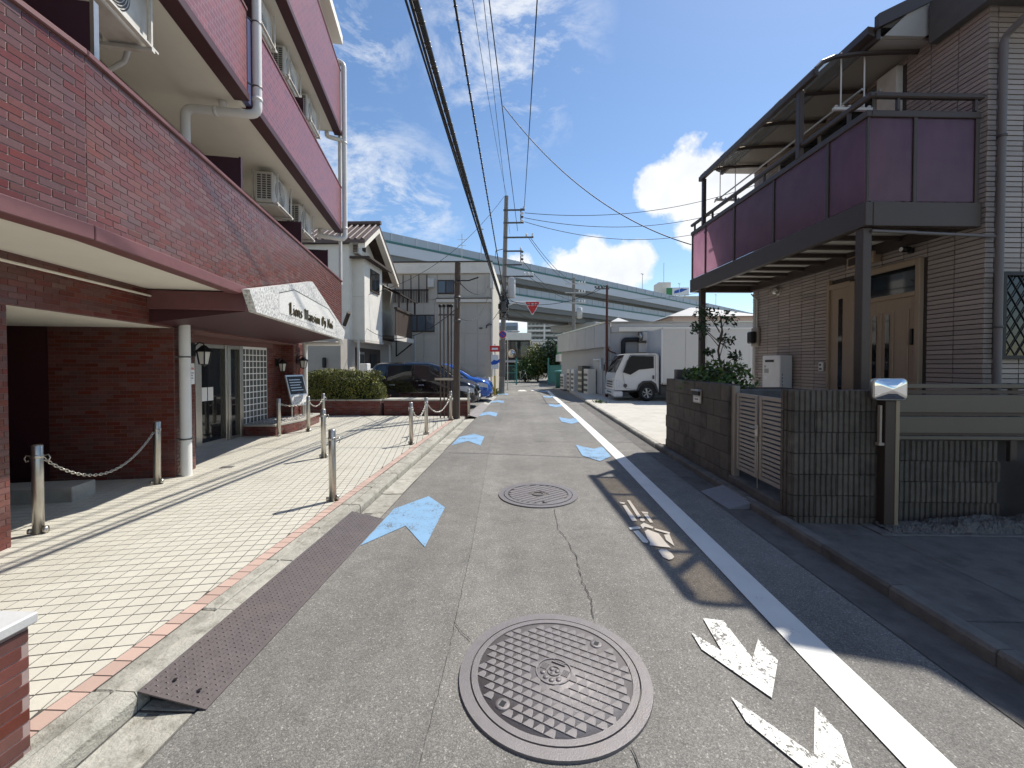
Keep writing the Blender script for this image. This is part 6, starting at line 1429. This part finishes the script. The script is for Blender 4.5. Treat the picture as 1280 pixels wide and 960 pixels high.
for x0, x1, lb in ((-2.5, -.75, 'teal steel mesh gate left of the far end of the lane'), (1.65, 3.1, 'teal steel sheet gate right of the far end of the lane')):
    o = thing('yard_gate', lb, 'gate', ((x0+x1)/2, 31, 0)); hw = (x1-x0)/2
    for x in (-hw, hw): part(MB().tube([(x, 0, 0), (x, 0, 2.0)], .06, 8), 'post', 'teal', o)
    for z in (.15, .9, 1.45): part(MB().bar((-hw, 0, z), (hw, 0, z), .05), 'rail', 'teal', o)
    if x0 > 0: part(MB().box(-hw, hw, .03, .05, .15, 1.45), 'sheet', 'teal', o)
    else:
        mbk = MB()
        for k in range(14): mbk.tube([(-hw + k*2*hw/13, 0, .15), (-hw + k*2*hw/13, 0, 1.45)], .012, 5)
        tag(part(mbk, 'bars', 'teal', o), kind='stuff')
tb = thing('bin', 'teal bin standing at the corner of the grey building', 'bin', (2.25, 27.4, 0)); part(MB().lathe([(0, 0), (.32, 0), (.36, 1.0), (.38, 1.0), (.38, 1.04), (0, 1.08)], 18), 'drum', 'teal', tb); part(MB().lathe([(0, 1.16), (.3, 1.12), (.39, 1.06), (.39, 1.045)], 18), 'lid', 'teal', tb)
bk = thing('bicycle', 'bicycle leaning at the far end of the lane before the bushes', 'bicycle', (-.35, 33.6, 0), R(35))
for x in (-.5, .5): part(MB().lathe([(.30, -.02), (.33, 0), (.30, .02)], 22, (x, 0, .33), 'y'), 'wheel', 'rubber', bk)
part(MB().tube([(-.5, 0, .33), (-.15, 0, .32), (.35, 0, .85), (-.2, 0, .8), (-.15, 0, .32)], .022, 6).tube([(.35, 0, .85), (.5, 0, .33)], .022, 6), 'frame', 'steel', bk); part(MB().box(-.35, -.1, -.07, .07, .86, .92, .02), 'saddle', 'black', bk); part(MB().tube([(.35, 0, .85), (.33, 0, 1.0), (.25, -.25, 1.02)], .015, 6).tube([(.33, 0, 1.0), (.25, .25, 1.02)], .015, 6), 'handlebar', 'chrome', bk)
# distant apartment tower
tw = thing('apartment_tower', 'distant grey apartment tower with rows of balconies under the expressway', 'building', (17, 250, 0))
part(MB().box(-16.5, 18, 4, 20, 0, 46), 'wall', 'far_grey', tw)
for f_ in range(15):
    z = 1 + f_*2.95
    part(MB().box(-16.5, 18, 0, 4, z - .15, z + .0), 'balcony_floor', 'far_grey', tw)
    for b0, b1 in ((-16.5, -6.6), (-5.6, 5.2), (6.2, 18)):
        part(MB().box(b0, b1, -.15, .05, z, z + 1.15), 'balcony_front', 'cream_trim' if f_ % 2 else 'siding', tw)
        mbk = MB(); n = 4
        for k in range(n): mbk.box(b0 + .6 + k*(b1-b0)/n, b0 + (k+1)*(b1-b0)/n - .5, 3.9, 3.98, z + .2, z + 2.3)
        tag(part(mbk, 'windows', 'pane_sky', tw), kind='stuff')
for x in (-6.1, 5.7): part(MB().box(x - .5, x + .5, -.5, 4, 0, 46), 'pillar', 'cream_trim', tw)
ob = thing('office_block', 'distant blue-grey office block beside the apartment tower', 'building', (-18, 190, 0)); part(MB().box(-4, 14, 0, 14, 0, 21), 'wall', mat('blue_grey', (.30, .36, .42), .6, .05, .5), ob)
for f_ in range(6): part(MB().box(-3.6, 13.6, -.1, .0, 2 + f_*3.1, 3.9 + f_*3.1), 'window_band', 'pane_sky', ob)
rs = thing('office_block', 'distant white office block with a rooftop billboard above the expressway', 'building', (64, 180, 0))
part(MB().box(-7, 12, 0, 14, 0, 31), 'wall', 'siding', rs); part(MB().box(-6.8, -1.6, 1, 8, 31, 37.2), 'roof_house', 'cream_trim', rs)
bd2 = part(MB().box(-4.2, 5.5, -.6, -.2, 31.2, 34.6), 'billboard', 'sign_white', rs); part(MB().box(-4.1, -1.6, -.66, -.6, 31.3, 34.4), 'green_field', 'sign_green', bd2)
part(MB().prism([(-.8, 32), (2.2, 32.6), (5.0, 33.9), (2.4, 34.2), (-.6, 33.2)], .05, 'y', -.66), 'blue_mark', 'sign_blue', bd2)
for x in (-3.5, 0, 4): part(MB().bar((x, 0, 31), (x, -.3, 34), .25), 'billboard_stay', 'steel_dark', rs)
part(MB().tube([(-4, 3, 37), (-4, 3, 46)], .12, 6), 'mast', 'steel', rs)
hs_ = thing('peach_house', 'small peach house with a pale hipped roof behind the grey building', 'house', (12.1, 30, 0)); part(MB().box(-1.6, 4.2, 0, 6, 0, 5.0), 'wall', mat('peach', (.56, .42, .35), .8, .05, 2), hs_); part(MB().add([(-2, -.4, 4.95), (4.6, -.4, 4.95), (4.6, 6.4, 4.95), (-2, 6.4, 4.95), (.8, 3, 6.0), (1.8, 3, 6.0)], [[0,1,5,4],[1,2,5],[2,3,4,5],[3,0,4],[3,2,1,0]]), 'roof', mat('roof_pale', (.30, .295, .29), .6, .06, 2), hs_)
w = part(MB().box(.6, 1.7, -.06, 0, 3.7, 4.6), 'window', 'wood_dark', hs_); part(MB().box(.68, 1.62, -.08, -.06, 3.78, 4.52), 'pane', 'pane_sky', w)
for x, y, lb in ((7.6, 33, 'small white pyramid roof peeking over the grey building, left'), (11.3, 36, 'small white pyramid roof peeking over the grey building, right')):
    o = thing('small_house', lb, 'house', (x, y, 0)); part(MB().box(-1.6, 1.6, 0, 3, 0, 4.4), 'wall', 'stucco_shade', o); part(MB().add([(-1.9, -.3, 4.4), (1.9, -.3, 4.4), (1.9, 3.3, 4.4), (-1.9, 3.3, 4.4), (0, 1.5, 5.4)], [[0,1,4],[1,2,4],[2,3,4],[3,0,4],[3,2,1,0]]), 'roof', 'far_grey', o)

# ------------------------------------------------------------------ elevated expressway, two decks
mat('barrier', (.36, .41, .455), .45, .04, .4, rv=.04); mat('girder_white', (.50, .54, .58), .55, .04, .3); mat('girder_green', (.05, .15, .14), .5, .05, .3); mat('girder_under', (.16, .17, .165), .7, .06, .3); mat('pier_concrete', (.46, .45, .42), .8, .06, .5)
D1 = 70.0; ea = math.atan2(.682, .731)  # direction of the deck
ex = thing('expressway', 'double-deck elevated expressway with pale noise barriers and a green stripe', 'bridge', (-.3577*D1, D1, 0), ea)
L0, L1 = -90, 330
for zt, d in ((24.4, 0.0), (18.9, -1.2)):
    # own frame: x along the deck, y = -d is towards the camera
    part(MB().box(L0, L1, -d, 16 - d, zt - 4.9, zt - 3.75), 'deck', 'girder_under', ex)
    part(MB().box(L0, L1, -d - .30, -d - .01, zt - 3.75, zt - 1.86), 'edge_girder', 'girder_white', ex)
    part(MB().box(L0, L1, -d - .36, -d - .02, zt - 1.86, zt - 1.46), 'green_stripe', 'girder_green', ex)
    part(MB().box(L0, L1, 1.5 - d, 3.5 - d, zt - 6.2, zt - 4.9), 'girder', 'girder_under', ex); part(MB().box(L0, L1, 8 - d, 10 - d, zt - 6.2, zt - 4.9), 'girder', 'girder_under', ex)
    pm = MB().box(.04, 2.36, -.10, .0, 0, 1.46).mesh('barrier_panel'); pm.materials.append(M['barrier'])
    qm = MB().box(-.06, .06, -.18, .05, -.4, 1.50).mesh('barrier_post'); qm.materials.append(M['girder_white'])
    for k in range(120):
        x = -70 + k*2.4 if k < 100 else 170 + (k-100)*2.4
        o = obj('barrier_panel', pm, None, ex); o.location = (x, -d, zt - 1.46); 
        if k % 2 == 0: o = obj('barrier_post', qm, None, ex); o.location = (x, -d - .05, zt - 1.46)
for x in (-40, 14.5, 60, 110, 160, 215): part(MB().box(x - 1.6, x + 1.6, 5.0, 9.0, 0, 19.3, .2), 'pier', 'pier_concrete', ex); part(MB().box(x - 1.8, x + 1.8, -.8, 15.5, 11.0, 12.9, .2), 'pier_head', 'pier_concrete', ex)
EW, EI = frame((-.3577*D1, D1, 0), ea)
for i, (x, h) in enumerate(((22, 6.5), (83, 6), (106, 6), (135, 5.5))):
    o = thing('lamp_post', 'thin grey lamp post on the expressway, %s from the left' % ('first', 'second', 'third', 'fourth')[i], 'lamp post', tuple(EW(x, .6, 23.0)), ea, 'lamp posts on the expressway'); part(MB().tube([(0, 0, 0), (0, 0, h)], .12, 6, r1=.07), 'pole', 'steel', o); part(MB().box(-.7, .5, -.15, .15, h, h + .18), 'lamp_head', 'steel', o)
# ------------------------------------------------------------------ utility poles
def arms(o, z, x0, x1, n_ins, parent_y=-.1, m='steel_dark'):
    a = part(MB().bar((x0, parent_y, z), (x1, parent_y, z), .07), 'cross_arm', m, o)
    for k in range(n_ins):
        x = x1 - .05 - k*(x1-x0)*.4/max(1, n_ins)
        part(MB().lathe([(0, .0), (.035, .0), (.06, .05), (.035, .08), (.055, .12), (.03, .17), (0, .19)], 8, (x, parent_y, z + .03)), 'insulator', 'white_paint_metal', a)
    return a
p1 = thing('utility_pole', 'tall concrete utility pole with cross arms and a transformer beside the lane', 'utility pole', (-1.29, 21.4, 0))
LEAN = lambda x, y, z: (x + .025*z, y, z)
part(MB(LEAN).tube([(0, 0, 0), (0, 0, 3.4), (0, 0, 10.2)], .155, 14, r1=.105), 'pole', 'pole_concrete', p1)
part(MB(LEAN).lathe([(.158, .9), (.162, .91), (.162, 2.3), (.158, 2.31)], 14), 'sheath', mat('pole_sheath', (.16, .15, .14), .8, .1, 10), p1)
for z, x1, n in ((9.45, 1.0, 1), (8.80, .95, 0), (8.05, 1.45, 2), (7.35, .85, 1), (6.65, .85, 0), (6.05, 1.45, 3)): arms(p1, z, .1 + .025*z*0, x1 + .2, n)
for z0, z1 in ((8.8, 9.5), (6.65, 7.4)):
    s_ = part(MB().tube([(1.0, -.1, z0), (1.0, -.1, z1)], .03, 6), 'hanger', 'steel_dark', p1)
    for k in range(4): part(MB().lathe([(0, -.09), (.07, -.07), (.05, 0), (.08, .04), (0, .09)], 8, (1.06, -.16, z0 + .08 + k*.19), 'x'), 'insulator', 'steel_dark' if k % 2 else 'white_paint_metal', s_)
part(MB().lathe([(0, 4.95), (.19, 4.96), (.20, 5.0), (.20, 5.95), (.17, 6.0), (0, 6.02)], 16, (.52, -.05, 0)).bar((.1, 0, 5.4), (.4, -.05, 5.4), .08).bar((.1, 0, 5.8), (.4, -.05, 5.8), .08), 'transformer', 'far_grey', p1)
part(MB().box(.0, .25, -.32, -.14, 4.2, 4.75, .02), 'switch_box', 'steel_dark', p1)
for k in range(7): part(MB(LEAN).bar((-.20 if k % 2 else .08, -.1, 2.6 + k*.45), (-.08 if k % 2 else .20, -.1, 2.6 + k*.45), .018), 'step_bolt', 'steel', p1)
part(MB().tube([(-.3, 0, 7.4), (.2, -.05, 7.5)], .02, 6).tube([(-.3, 0, 7.4), (-.32, 0, 7.0)], .015, 6), 'side_bracket', 'steel_dark', p1)
mb = MB(); r4 = random.Random(5)
for k in range(44):
    z = r4.uniform(4.0, 5.2); a = r4.uniform(0, 6.28); mb.tube([(.11 + .2*math.cos(a), .2*math.sin(a), z), (.11 + .28*math.cos(a + .8), .28*math.sin(a+.8), z + r4.uniform(-.3, .3)), (.11 + .2*math.cos(a + 1.7), .2*math.sin(a+1.7), z + r4.uniform(-.3, .3))], .016, 5)
tag(part(mb, 'looped_cables', 'cable', p1), kind='stuff')
for k, z in enumerate((4.5, 4.9, 4.3)): part(MB().box(-.16 + .1*k, .06 + .1*k, -.30, -.15, z - .14, z + .14, .03), 'junction_box', 'cable', p1)
part(MB().tube([(.1, -.1, 3.1), (.35, -.15, 3.25), (.55, -.15, 3.22)], .02, 6).box(.50, .95, -.24, -.06, 3.18, 3.26, .03), 'street_light', 'far_grey', p1)
# hanging stop sign (triangle)
st = thing('stop_sign', 'red triangular stop sign hung on a grey arm from the tall utility pole', 'sign', (.31, 21.2, 4.44))
tri = [(-.36, .32), (.36, .32), (.40, .27), (.04, -.36), (-.04, -.36), (-.40, .27)]
part(MB().prism(tri, .03, 'y', 0), 'plate', 'sign_white', st); part(MB().prism([(x*.88, z*.88 + .005) for x, z in tri], .006, 'y', -.006), 'red_face', 'sign_red', st)
part(MB().tube(elbow([(-1.50, .15, .05), (-.9, .12, .28), (-.2, .06, .30), (.2, .06, .30)], .05), .04, 8), 'arm', 'white_paint_metal', st)
flat_text('止まれ', .19, 'sign_white', st, (0, -.012, .14), (R(90), 0, 0), .004)
# no-parking disc
npk = thing('no_parking_sign', 'round blue and red no-parking sign strapped to the tall utility pole', 'sign', (-1.22, 21.20, 3.06))
part(MB().lathe([(0, 0), (.20, 0), (.20, .02), (0, .02)], 28, axis='y'), 'plate', 'sign_white', npk); part(MB().lathe([(0, -.004), (.19, -.004)], 28, axis='y'), 'blue_face', 'sign_blue', npk); part(MB().lathe([(.145, -.006), (.19, -.006), (.19, -.003), (.145, -.003)], 28, axis='y'), 'red_ring', 'sign_red', npk); part(MB().bar((-.11, -.007, .11), (.11, -.007, -.11), .004, .045), 'red_slash', 'sign_red', npk); part(MB().bar((0, .02, .1), (0, .06, .1), .05), 'strap', 'steel', npk)
# small post with three boards, yellow base
sp_ = thing('sign_post', 'slim post with a small red board and a blue and white board, yellow foot', 'sign', (-1.52, 19.9, 0))
part(MB().tube([(0, 0, 0), (0, 0, 2.5)], .03, 8), 'post', 'white_paint_metal', sp_); part(MB().lathe([(.034, 0), (.04, .02), (.04, .95), (.034, .97)], 10), 'yellow_foot', mat('yellow', (.62, .44, .04), .5), sp_)
part(MB().box(-.24, .24, -.06, -.035, 2.13, 2.42, .01), 'red_board', 'sign_red', sp_); part(MB().box(-.15, .15, -.066, -.06, 2.22, 2.32), 'white_mark', 'sign_white', sp_)
part(MB().box(-.18, .18, -.06, -.035, 1.30, 1.98, .02), 'white_board', 'sign_white', sp_); part(MB().prism([(-.2, 1.60), (-.05, 1.74), (.1, 1.7), (.26, 1.80), (.22, 1.62), (.05, 1.52), (-.15, 1.5)], .01, 'y', -.071), 'blue_mark', 'sign_blue', sp_)
# convex mirror on a bracket, far
cm = thing('traffic_mirror', 'round traffic mirror on a slim grey post behind the tall utility pole', 'mirror', (-1.05, 24.0, 0)); part(MB().tube(elbow([(-.05, .1, 0), (-.05, .1, 3.0), (-.5, .1, 3.25)], .05), .03, 8), 'post', 'far_grey', cm); part(MB().lathe([(0, -.08), (.10, -.07), (.2, -.03), (.23, 0), (.24, .04), (.22, .06)], 24, (.18, 0, 2.15), 'y'), 'disc', 'chrome', cm); part(MB().lathe([(.215, -.035), (.25, -.02), (.25, .05), (.215, .06)], 24, (.18, 0, 2.15), 'y'), 'rim', mat('orange', (.45, .3, .2), .5), cm); part(MB().bar((-.05, .1, 2.15), (.18, .06, 2.15), .03), 'clamp', 'far_grey', cm)
# red drum and weeds at the pole's foot
rd = thing('red_post', 'small red and white post beside the blue car', 'post', (-1.85, 20.2, 0)); part(MB().lathe([(0, 0), (.12, 0), (.12, .55), (.1, .58), (0, .6)], 14), 'drum', mat('dull_red', (.22, .05, .04), .6, .15, 8), rd); part(MB().lathe([(0, .9), (.07, .88), (.08, .6), (.1, .58)], 12), 'top', 'sign_white', rd)
wd2 = thing('weeds', 'tuft of pale green weeds at the foot of the tall utility pole', 'weeds', (-1.75, 20.7, 0))
mb = MB()
for k in range(420):
    a = rnd.uniform(0, 6.28); r_ = abs(rnd.gauss(0, .22)); h = rnd.uniform(.15, .45)*max(.3, 1 - r_*1.4); x, y = r_*math.cos(a), r_*math.sin(a)
    d = Vector((math.cos(a), math.sin(a), 0))*rnd.uniform(.05, .2); q = Vector((-math.sin(a), math.cos(a), 0))*.012
    b = Vector((x, y, 0)); mb.add([tuple(b - q), tuple(b + q), tuple(b + d*.5 + Vector((0, 0, h*.7)) + q*.6), tuple(b + d + Vector((0, 0, h)))], [[0,1,2],[0,2,3]])
tag(mb.build('blades', mat('weed', (.16, .19, .06), .6, .2, 20, rv=.3), wd2), kind='stuff')
wd3 = thing('weeds', 'small green weeds by the kerb in front of the grey building', 'weeds', (2.75, 15.6, .05)); mb = MB()
for k in range(200):
    a = rnd.uniform(0, 6.28); r_ = abs(rnd.gauss(0, .2)); h = rnd.uniform(.05, .16); x, y = r_*math.cos(a)*.7, r_*math.sin(a)*1.5
    b = Vector((x, y, 0)); q = Vector((.012, 0, 0)); mb.add([tuple(b - q), tuple(b + q), (x + rnd.uniform(-.08, .08), y + rnd.uniform(-.08, .08), h)], [[0,1,2]])
tag(mb.build('blades', M['leaf'], wd3), kind='stuff')
# brown pole by the planter, with four thin conduits
p2 = thing('utility_pole', 'weathered brown pole at the end of the planter wall', 'utility pole', (-1.84, 10.75, .06)); part(MB(lambda x, y, z: (x + .012*z, y, z)).tube([(0, 0, 0), (0, 0, 4.1)], .095, 12, r1=.075), 'pole', 'pole_brown', p2)
for z in (3.2, 2.6, 3.6): part(MB().lathe([(.085, -.03), (.095, -.03), (.095, .03), (.085, .03)], 12, (.012*z, 0, z)), 'band', 'steel_dark', p2)
part(MB().tube([(.04, -.08, 3.62), (.35, -.1, 3.62), (.6, -.1, 3.7)], .018, 6), 'cable_arm', 'cable', p2); part(MB().box(-.02, .06, -.17, -.08, 2.9, 3.15, .01), 'fuse_box', 'steel_dark', p2)
cr = thing('conduit_rack', 'four thin dark conduits standing side by side next to the brown pole', 'conduits', (-2.12, 10.95, .06))
for k, x in enumerate((-.18, -.08, .03, .12)):
    c_ = part(MB().tube([(x, 0, 0), (x, 0, 3.0)], .018 if k != 2 else .026, 8), 'conduit', 'pole_brown', cr); part(MB().lathe([(0, 3.06), (.045, 3.04), (.045, 2.98), (.02, 2.97)], 10, (x, 0, 0)), 'cap', 'black', c_)
part(MB().box(-.32, .30, -.05, -.02, 1.03, 1.09), 'bracket', 'steel', cr); part(MB().box(-.22, .2, -.045, -.02, 2.75, 2.79), 'bracket', 'steel_dark', cr)
# poles behind the grey building
p3 = thing('utility_pole', 'grey concrete pole with a transformer behind the grey building', 'utility pole', (3.75, 33, 0)); part(MB().tube([(0, 0, 0), (0, 0, 8.4)], .16, 12, r1=.12), 'pole', 'pole_concrete', p3)
for z in (7.9, 7.2, 6.4): arms(p3, z, -.7, .9, 3, -.15, 'far_grey')
part(MB().lathe([(0, 5.2), (.22, 5.2), (.22, 6.0), (0, 6.1)], 12, (.45, -.1, 0)), 'transformer', 'far_grey', p3)
p4 = thing('utility_pole', 'slim rusty brown pole at the corner of the grey building', 'utility pole', (3.55, 18.35, 0)); part(MB().tube([(0, 0, 0.0), (0, 0, 5.0)], .06, 10, r1=.05), 'pole', mat('rust', (.11, .035, .025), .7, .15, 8), p4); part(MB().bar((-.5, 0, 4.85), (.1, 0, 4.85), .05), 'arm', 'steel_dark', p4); part(MB().tube(elbow([(0, 0, 2.3), (.1, -.05, 2.1), (.4, -.05, 2.0)], .05), .03, 8), 'elbow', 'rust', p4)
for k in range(3): part(MB().lathe([(0, 0), (.05, .02), (.05, .08), (0, .12)], 8, (-.5 + k*.14, 0, 4.88)), 'insulator', 'steel_dark', p4)

# ------------------------------------------------------------------ overhead cables
def cable(pts, r, label, n=6, group='overhead cables over the lane', sub=False, name='overhead_cable'):
    o = MB().tube(pts, r, n).build(name, M['cable']); return tag(o, label, 'cable', group)
def street_wire(A, B, yC, zC, r, label, **kw):
    """from the pole at A through B overhead and on behind the camera"""
    A, B = Vector(A), Vector(B); t = (B.y - A.y)/(yC - A.y); C = Vector((A.x + (B.x-A.x)/t, yC, zC))
    sag = max(.02, ((A.z + (zC-A.z)*t) - B.z)/(4*t*(1-t)))
    return cable(catenary(A, C, sag, 60), r, label, **kw), catenary(A, C, sag, 60)
bundle, bp_ = street_wire((-1.25, 21.2, 4.75), (-1.12, 4.15, 5.18), -14, 6.7, .034, 'thick black cable bundle, the heaviest line over the left of the lane', n=8)
mb = MB()
for k in range(0, 60):
    p, q = bp_[k], bp_[k+1]
    for j in range(4):
        t = (j + .5*math.sin(k*3.7 + j*1.9))/4; c = p.lerp(q, t); mb.lathe([(.034, -.005), (.041, 0), (.034, .005)], 6, tuple(c), 'y')
tag(part(mb, 'spiral_clips', 'steel_dark', bundle), kind='stuff')
bpath2 = [p + Vector((-.075, 0, .065 + .02*math.sin(i*.9))) for i, p in enumerate(bp_)]; part(MB().tube(bpath2, .018, 6), 'side_strand', 'cable', bundle)
street_wire((-1.27, 21.2, 4.62), (-1.30, 4.50, 5.42), -14, 7.0, .014, 'slimmer black cable running just left of the thick bundle')
w2, wp2 = street_wire((-1.18, 21.25, 5.3), (-.92, 5.25, 6.15), -14, 7.4, .017, 'black lashed cable, first to the right of the thick bundle')
mb = MB()
for k in range(0, 60):
    for j in range(3): mb.lathe([(.017, -.006), (.026, 0), (.017, .006)], 6, tuple(wp2[k].lerp(wp2[k+1], j/3)), 'y')
tag(part(mb, 'spiral_clips', 'steel_dark', w2), kind='stuff')
street_wire((-.45, 21.2, 8.35), (-.72, 7.9, 8.5), -14, 9.6, .013, 'black wire left of centre, running to the pole’s middle arm')
street_wire((-.12, 21.2, 9.45), (.22, 8.4, 8.95), -14, 9.9, .015, 'black wire overhead running to the outer end of the top arm')
street_wire((-1.0, 21.35, 10.2), (-1.0, 7.6, 8.25), -14, 10.2, .006, 'hair-thin wire running to the very top of the tall pole')
street_wire((-.85, 21.2, 8.2), (-.80, 7.7, 8.3), -14, 9.3, .007, 'thin wire close beside the black middle-arm wire')
# service drop to the house balcony
cable(catenary((-.62, 11.0, 8.35), HW(-1.30, 4.05, 3.95), .55, 40), .011, 'black service cable sagging across the sky to the tiled house balcony')
# lines crossing to the right
for k, (z0, z1, lb) in enumerate(((9.3, 13.6, 'upper of the three lines running right from the pole top'), (9.05, 12.9, 'middle of the three lines running right from the pole top'), (8.85, 12.2, 'lower of the three lines running right from the pole top'))):
    cable(catenary((-.1, 21.3, z0), (17, 25 + k, z1), 1.2 + .25*k, 40), .016, lb)
# lines going on beyond the pole
for k, (x, z, x1, z1) in enumerate(((.1, 8.1, 3.4, 8.0), (.2, 8.1, 4.1, 7.9), (-.2, 6.9, 3.2, 7.3), (.1, 6.1, 4.4, 6.5), (-1.0, 5.0, 3.3, 5.2), (-1.1, 4.6, 3.9, 4.6))):
    cable(catenary((x, 21.5, z), (x1, 33, z1), .3 + .1*(k % 3), 20), .014, '%s of the lines linking the two concrete poles' % ('topmost', 'second highest', 'third', 'fourth', 'fifth', 'lowest')[k], group='lines between the two concrete poles')
# lines to the left houses
cable(catenary((-1.15, 21.2, 10.1), (-5.95, 15.4, 4.15), .8, 40), .010, 'thin diagonal line from the top of the tall pole to the white house')
cable(catenary((-1.9, 20.5, 5.4), (-1.75, 10.7, 3.65), .35, 24), .013, 'cable from the beige building corner to the brown pole')
cable(catenary((-1.9, 20.5, 4.9), (-1.78, 10.7, 2.75), .5, 24), .010, 'lower slack cable from the beige building to the brown pole')
cable(catenary((-1.84, 10.7, 2.95), (-5.95, 15.2, 2.85), .55, 24), .010, 'slack cable from the brown pole to the white house')
cable(catenary((-1.3, 21.2, 4.5), (-2.0, 20.4, 3.45), .15, 12), .014, 'short cable from the tall pole to the beige building')
for k, (a, b, s, lb) in enumerate((((-1.1, 21.5, 4.9), (3.5, 18.4, 4.95), .5, 'line from the tall pole to the rusty brown pole'), ((3.7, 33, 7.4), (3.2, 18.4, 4.95), .4, 'line from the rusty brown pole to the transformer pole'), ((3.75, 33, 7.0), (15, 30, 7.2), .6, 'line running right behind the grey building'))):
    cable(catenary(a, b, s, 24), .012, lb)
